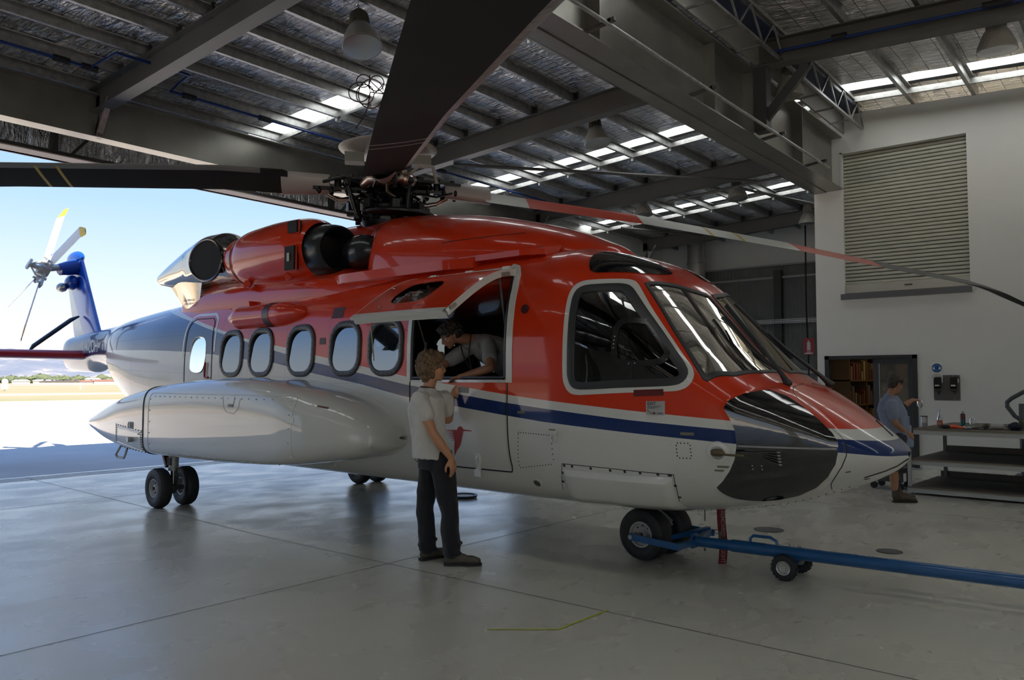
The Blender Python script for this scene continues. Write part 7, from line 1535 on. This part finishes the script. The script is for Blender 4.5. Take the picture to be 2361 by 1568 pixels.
# --- person 3: worker at the bench
A3 = vec((-2.68, 11.55, 0)); P3 = empty('person', tuple(A3), 0, 'worker in blue shirt and dark shorts at the bench holding out a glass jar', 'person')
q3 = lambda r, d, z: CR_ * r + CF_ * d + vec((0, 0, z))
SK3 = skin('skin_arm', (.36, .18, .10)); fw3 = nrm(CR_ * .88 + CF_ * .48); ri3 = nrm(np.cross(fw3, (0, 0, 1))); fh3 = nrm(CR_ * .95 + CF_ * .30 + vec((0, 0, -.28)))
b = B(); hc3 = q3(-.02, .05, 1.565); Mx = head(b, hc3, fh3, (0, 0, 1), 1.0); limb(b, [q3(-.10, .05, 1.36), q3(-.085, .05, 1.43), hc3 + q3(-.02, 0, -.05)], [.064, .056, .055])
sR3, sL3 = q3(-.165, -.13, 1.30), q3(.03, .20, 1.34); eR3, wR3 = q3(-.135, -.17, 1.05), q3(.03, -.10, .93); eL3, wL3 = q3(.20, .33, 1.25), q3(.365, .38, 1.345)
limb(b, [sR3, eR3, wR3], [.058, .042, .027]); limb(b, [sL3, eL3, (eL3 + wL3) / 2, wL3], [.058, .045, .041, .026])
hand(b, wR3, CR_ * .8 - vec((0, 0, .4)), ri3 * -1, -1, .6, 1.0); hand(b, wL3, CR_ * 1.0 + CF_ * .1 + vec((0, 0, .04)), vec((0, 0, -1)) + CF_ * .3, 1, .55, 1.0, thumb_out=.9)
torso(b, [(q3(-.02, .05, .85), ri3 * .15, fw3 * .10), (q3(-.05, .05, 1.1), ri3 * .14, fw3 * .10), (q3(-.09, .05, 1.3), ri3 * .15, fw3 * .09)])
hR3, hL3 = q3(-.02, -.04, .86), q3(.02, .13, .86); kR3, kL3 = q3(-.13, -.06, .47), q3(-.02, .20, .48); aR3, aL3 = q3(-.09, -.03, .12), q3(.03, .17, .12)
limb(b, [hR3, kR3, kR3 * .55 + aR3 * .45, aR3], [.085, .055, .056, .038]); limb(b, [hL3, kL3, kL3 * .55 + aL3 * .45, aL3], [.085, .055, .056, .038])
remeshed(b, 'body', SK3, .008, P3, 3); face_bits(P3, hc3, Mx, 1.0, MATS['brow_brown'])
hair_blob(P3, 'hair', hc3, Mx, 1.0, hairmat('hair_brown', (.018, .011, .007), (.05, .03, .018)), 160, .010, [((-.018, 0, .050), (.102, .083, .082)), ((-.055, 0, .008), (.062, .078, .075))], 17, .02)
b = B(); torso(b, [(q3(.01, .05, .73), ri3 * .175, fw3 * .15), (q3(.0, .05, .85), ri3 * .18, fw3 * .155), (q3(-.04, .05, 1.05), ri3 * .18, fw3 * .145), (q3(-.08, .05, 1.22), ri3 * .19, fw3 * .135), (q3(-.09, .05, 1.34), ri3 * .15, fw3 * .10), (q3(-.085, .05, 1.41), ri3 * .075, fw3 * .075)])
limb(b, [sR3 * .8 + sL3 * .2, sR3, sR3 * .42 + eR3 * .58], [.068, .076, .072]); limb(b, [sL3 * .8 + sR3 * .2, sL3, sL3 * .5 + eL3 * .5], [.066, .074, .066])
remeshed(b, 'blue_shirt', shirtmat('shirt_blue', (.19, .225, .31)), .009, P3, 4, .011, 9, (1.3, 1.3, .6), 21)
SHB = mat('collar_blue', (.22, .26, .36), .85); b = B(); b.tube([q3(-.085, .05, 1.405) + ri3 * .072 * math.cos(t) + fw3 * .070 * math.sin(t) + vec((0, 0, -.016 * math.sin(t))) for t in np.linspace(-.9 - PI / 2 + PI, 1.9 * PI - .9, 30)], .017, 8, flat=1.5); b.build('collar', SHB, P3)
b = B(); pk = q3(.055, -.055, 1.13); b.box(pk, (.10, .012, .03), rz=R_(39 - 28)); b.box(pk + vec((0, 0, -.055)), (.095, .010, .085), rz=R_(39 - 28)); b.build('chest_pocket', SHB, P3, smooth=False)
b = B(); torso(b, [(q3(.0, .05, .70), ri3 * .165, fw3 * .135), (q3(.0, .05, .88), ri3 * .15, fw3 * .12)]); limb(b, [hR3, kR3 + vec((0, 0, .02))], [.11, .095]); limb(b, [hL3, kL3 + vec((0, 0, .02))], [.11, .095])
remeshed(b, 'shorts', shirtmat('shorts_navy', (.030, .034, .048), .1), .010, P3, 3, .008, 8, (1, 1, 1), 31)
M_BOOT = mat('brown_boot', (.055, .035, .020), .55, 0, var=.3, vscale=12)
for hl, dr, an in ((q3(-.115, -.03, 0), CR_ * 1.0 - CF_ * .05, aR3), (q3(.0, .16, 0), CR_ * .97 + CF_ * .2, aL3)):
    b = B(); shoe(b, hl + vec((0, 0, .012)), dr, 1.05); limb(b, [an + vec((0, 0, -.03)), an + vec((0, 0, .05))], [.050, .048]); so_ = remeshed(b, 'boot', M_BOOT, .008, P3, 3); b = B(); sole(b, hl, dr, 1.05); b.build('sole', M_SOLE, so_)
    b = B(); limb(b, [an + vec((0, 0, .05)), an + vec((0, 0, .12))], [.046, .047]); b.build('sock', mat('sock_navy', (.02, .022, .045), .9), P3)
b = B(); n0 = q3(-.085, .05, 1.40); bt = q3(.105, -.02, 1.03); b.tube([n0 + ri3 * .07, (n0 + bt) / 2 + q3(.07, -.05, .06), bt], .008, 5); b.tube([n0 - ri3 * .06 + fw3 * .03, (n0 + bt) / 2 + q3(.09, .0, .05), bt], .008, 5); LY = b.build('lanyard', mat('lanyard_dark', (.03, .03, .05), .7), P3)
b = B(); b.box(bt + q3(.005, -.01, -.055), (.055, .008, .09), rz=R_(10)); b.build('id_card', mat('card_white', (.5, .5, .5), .4), LY, smooth=False)
b = B(); b.tube([hc3 + Mx @ vec(p) for p in ((-.03, -.085, .045), (.05, -.075, .085), (.075, -.03, .105), (.075, .03, .105), (.05, .075, .085), (-.03, .085, .045))], .006, 6); b.ell(hc3 + Mx @ vec((.072, -.035, .095)), (.02, .02, .016), 10, 8); b.ell(hc3 + Mx @ vec((.072, .035, .095)), (.02, .02, .016), 10, 8); b.build('sunglasses', mat('sunglass_black', (.012, .012, .014), .12), P3)
# glass jar held out
jc = A3 + wL3 + CR_ * .115 + CF_ * .01; jr = empty('glass_jar', tuple(jc + vec((0, 0, -.085))), 0, 'small empty glass jar held upside down over the bench by the worker', 'jar')
b = B(); b.lathe([(.018, -.02), (.028, .0), (.038, .015), (.040, .03), (.040, .065), (.030, .078), (0, .080), (0, .077), (.028, .074), (.037, .063), (.037, .03), (.026, .003), (.016, -.018)], n=28); b.build('glass', M_CLR, jr)
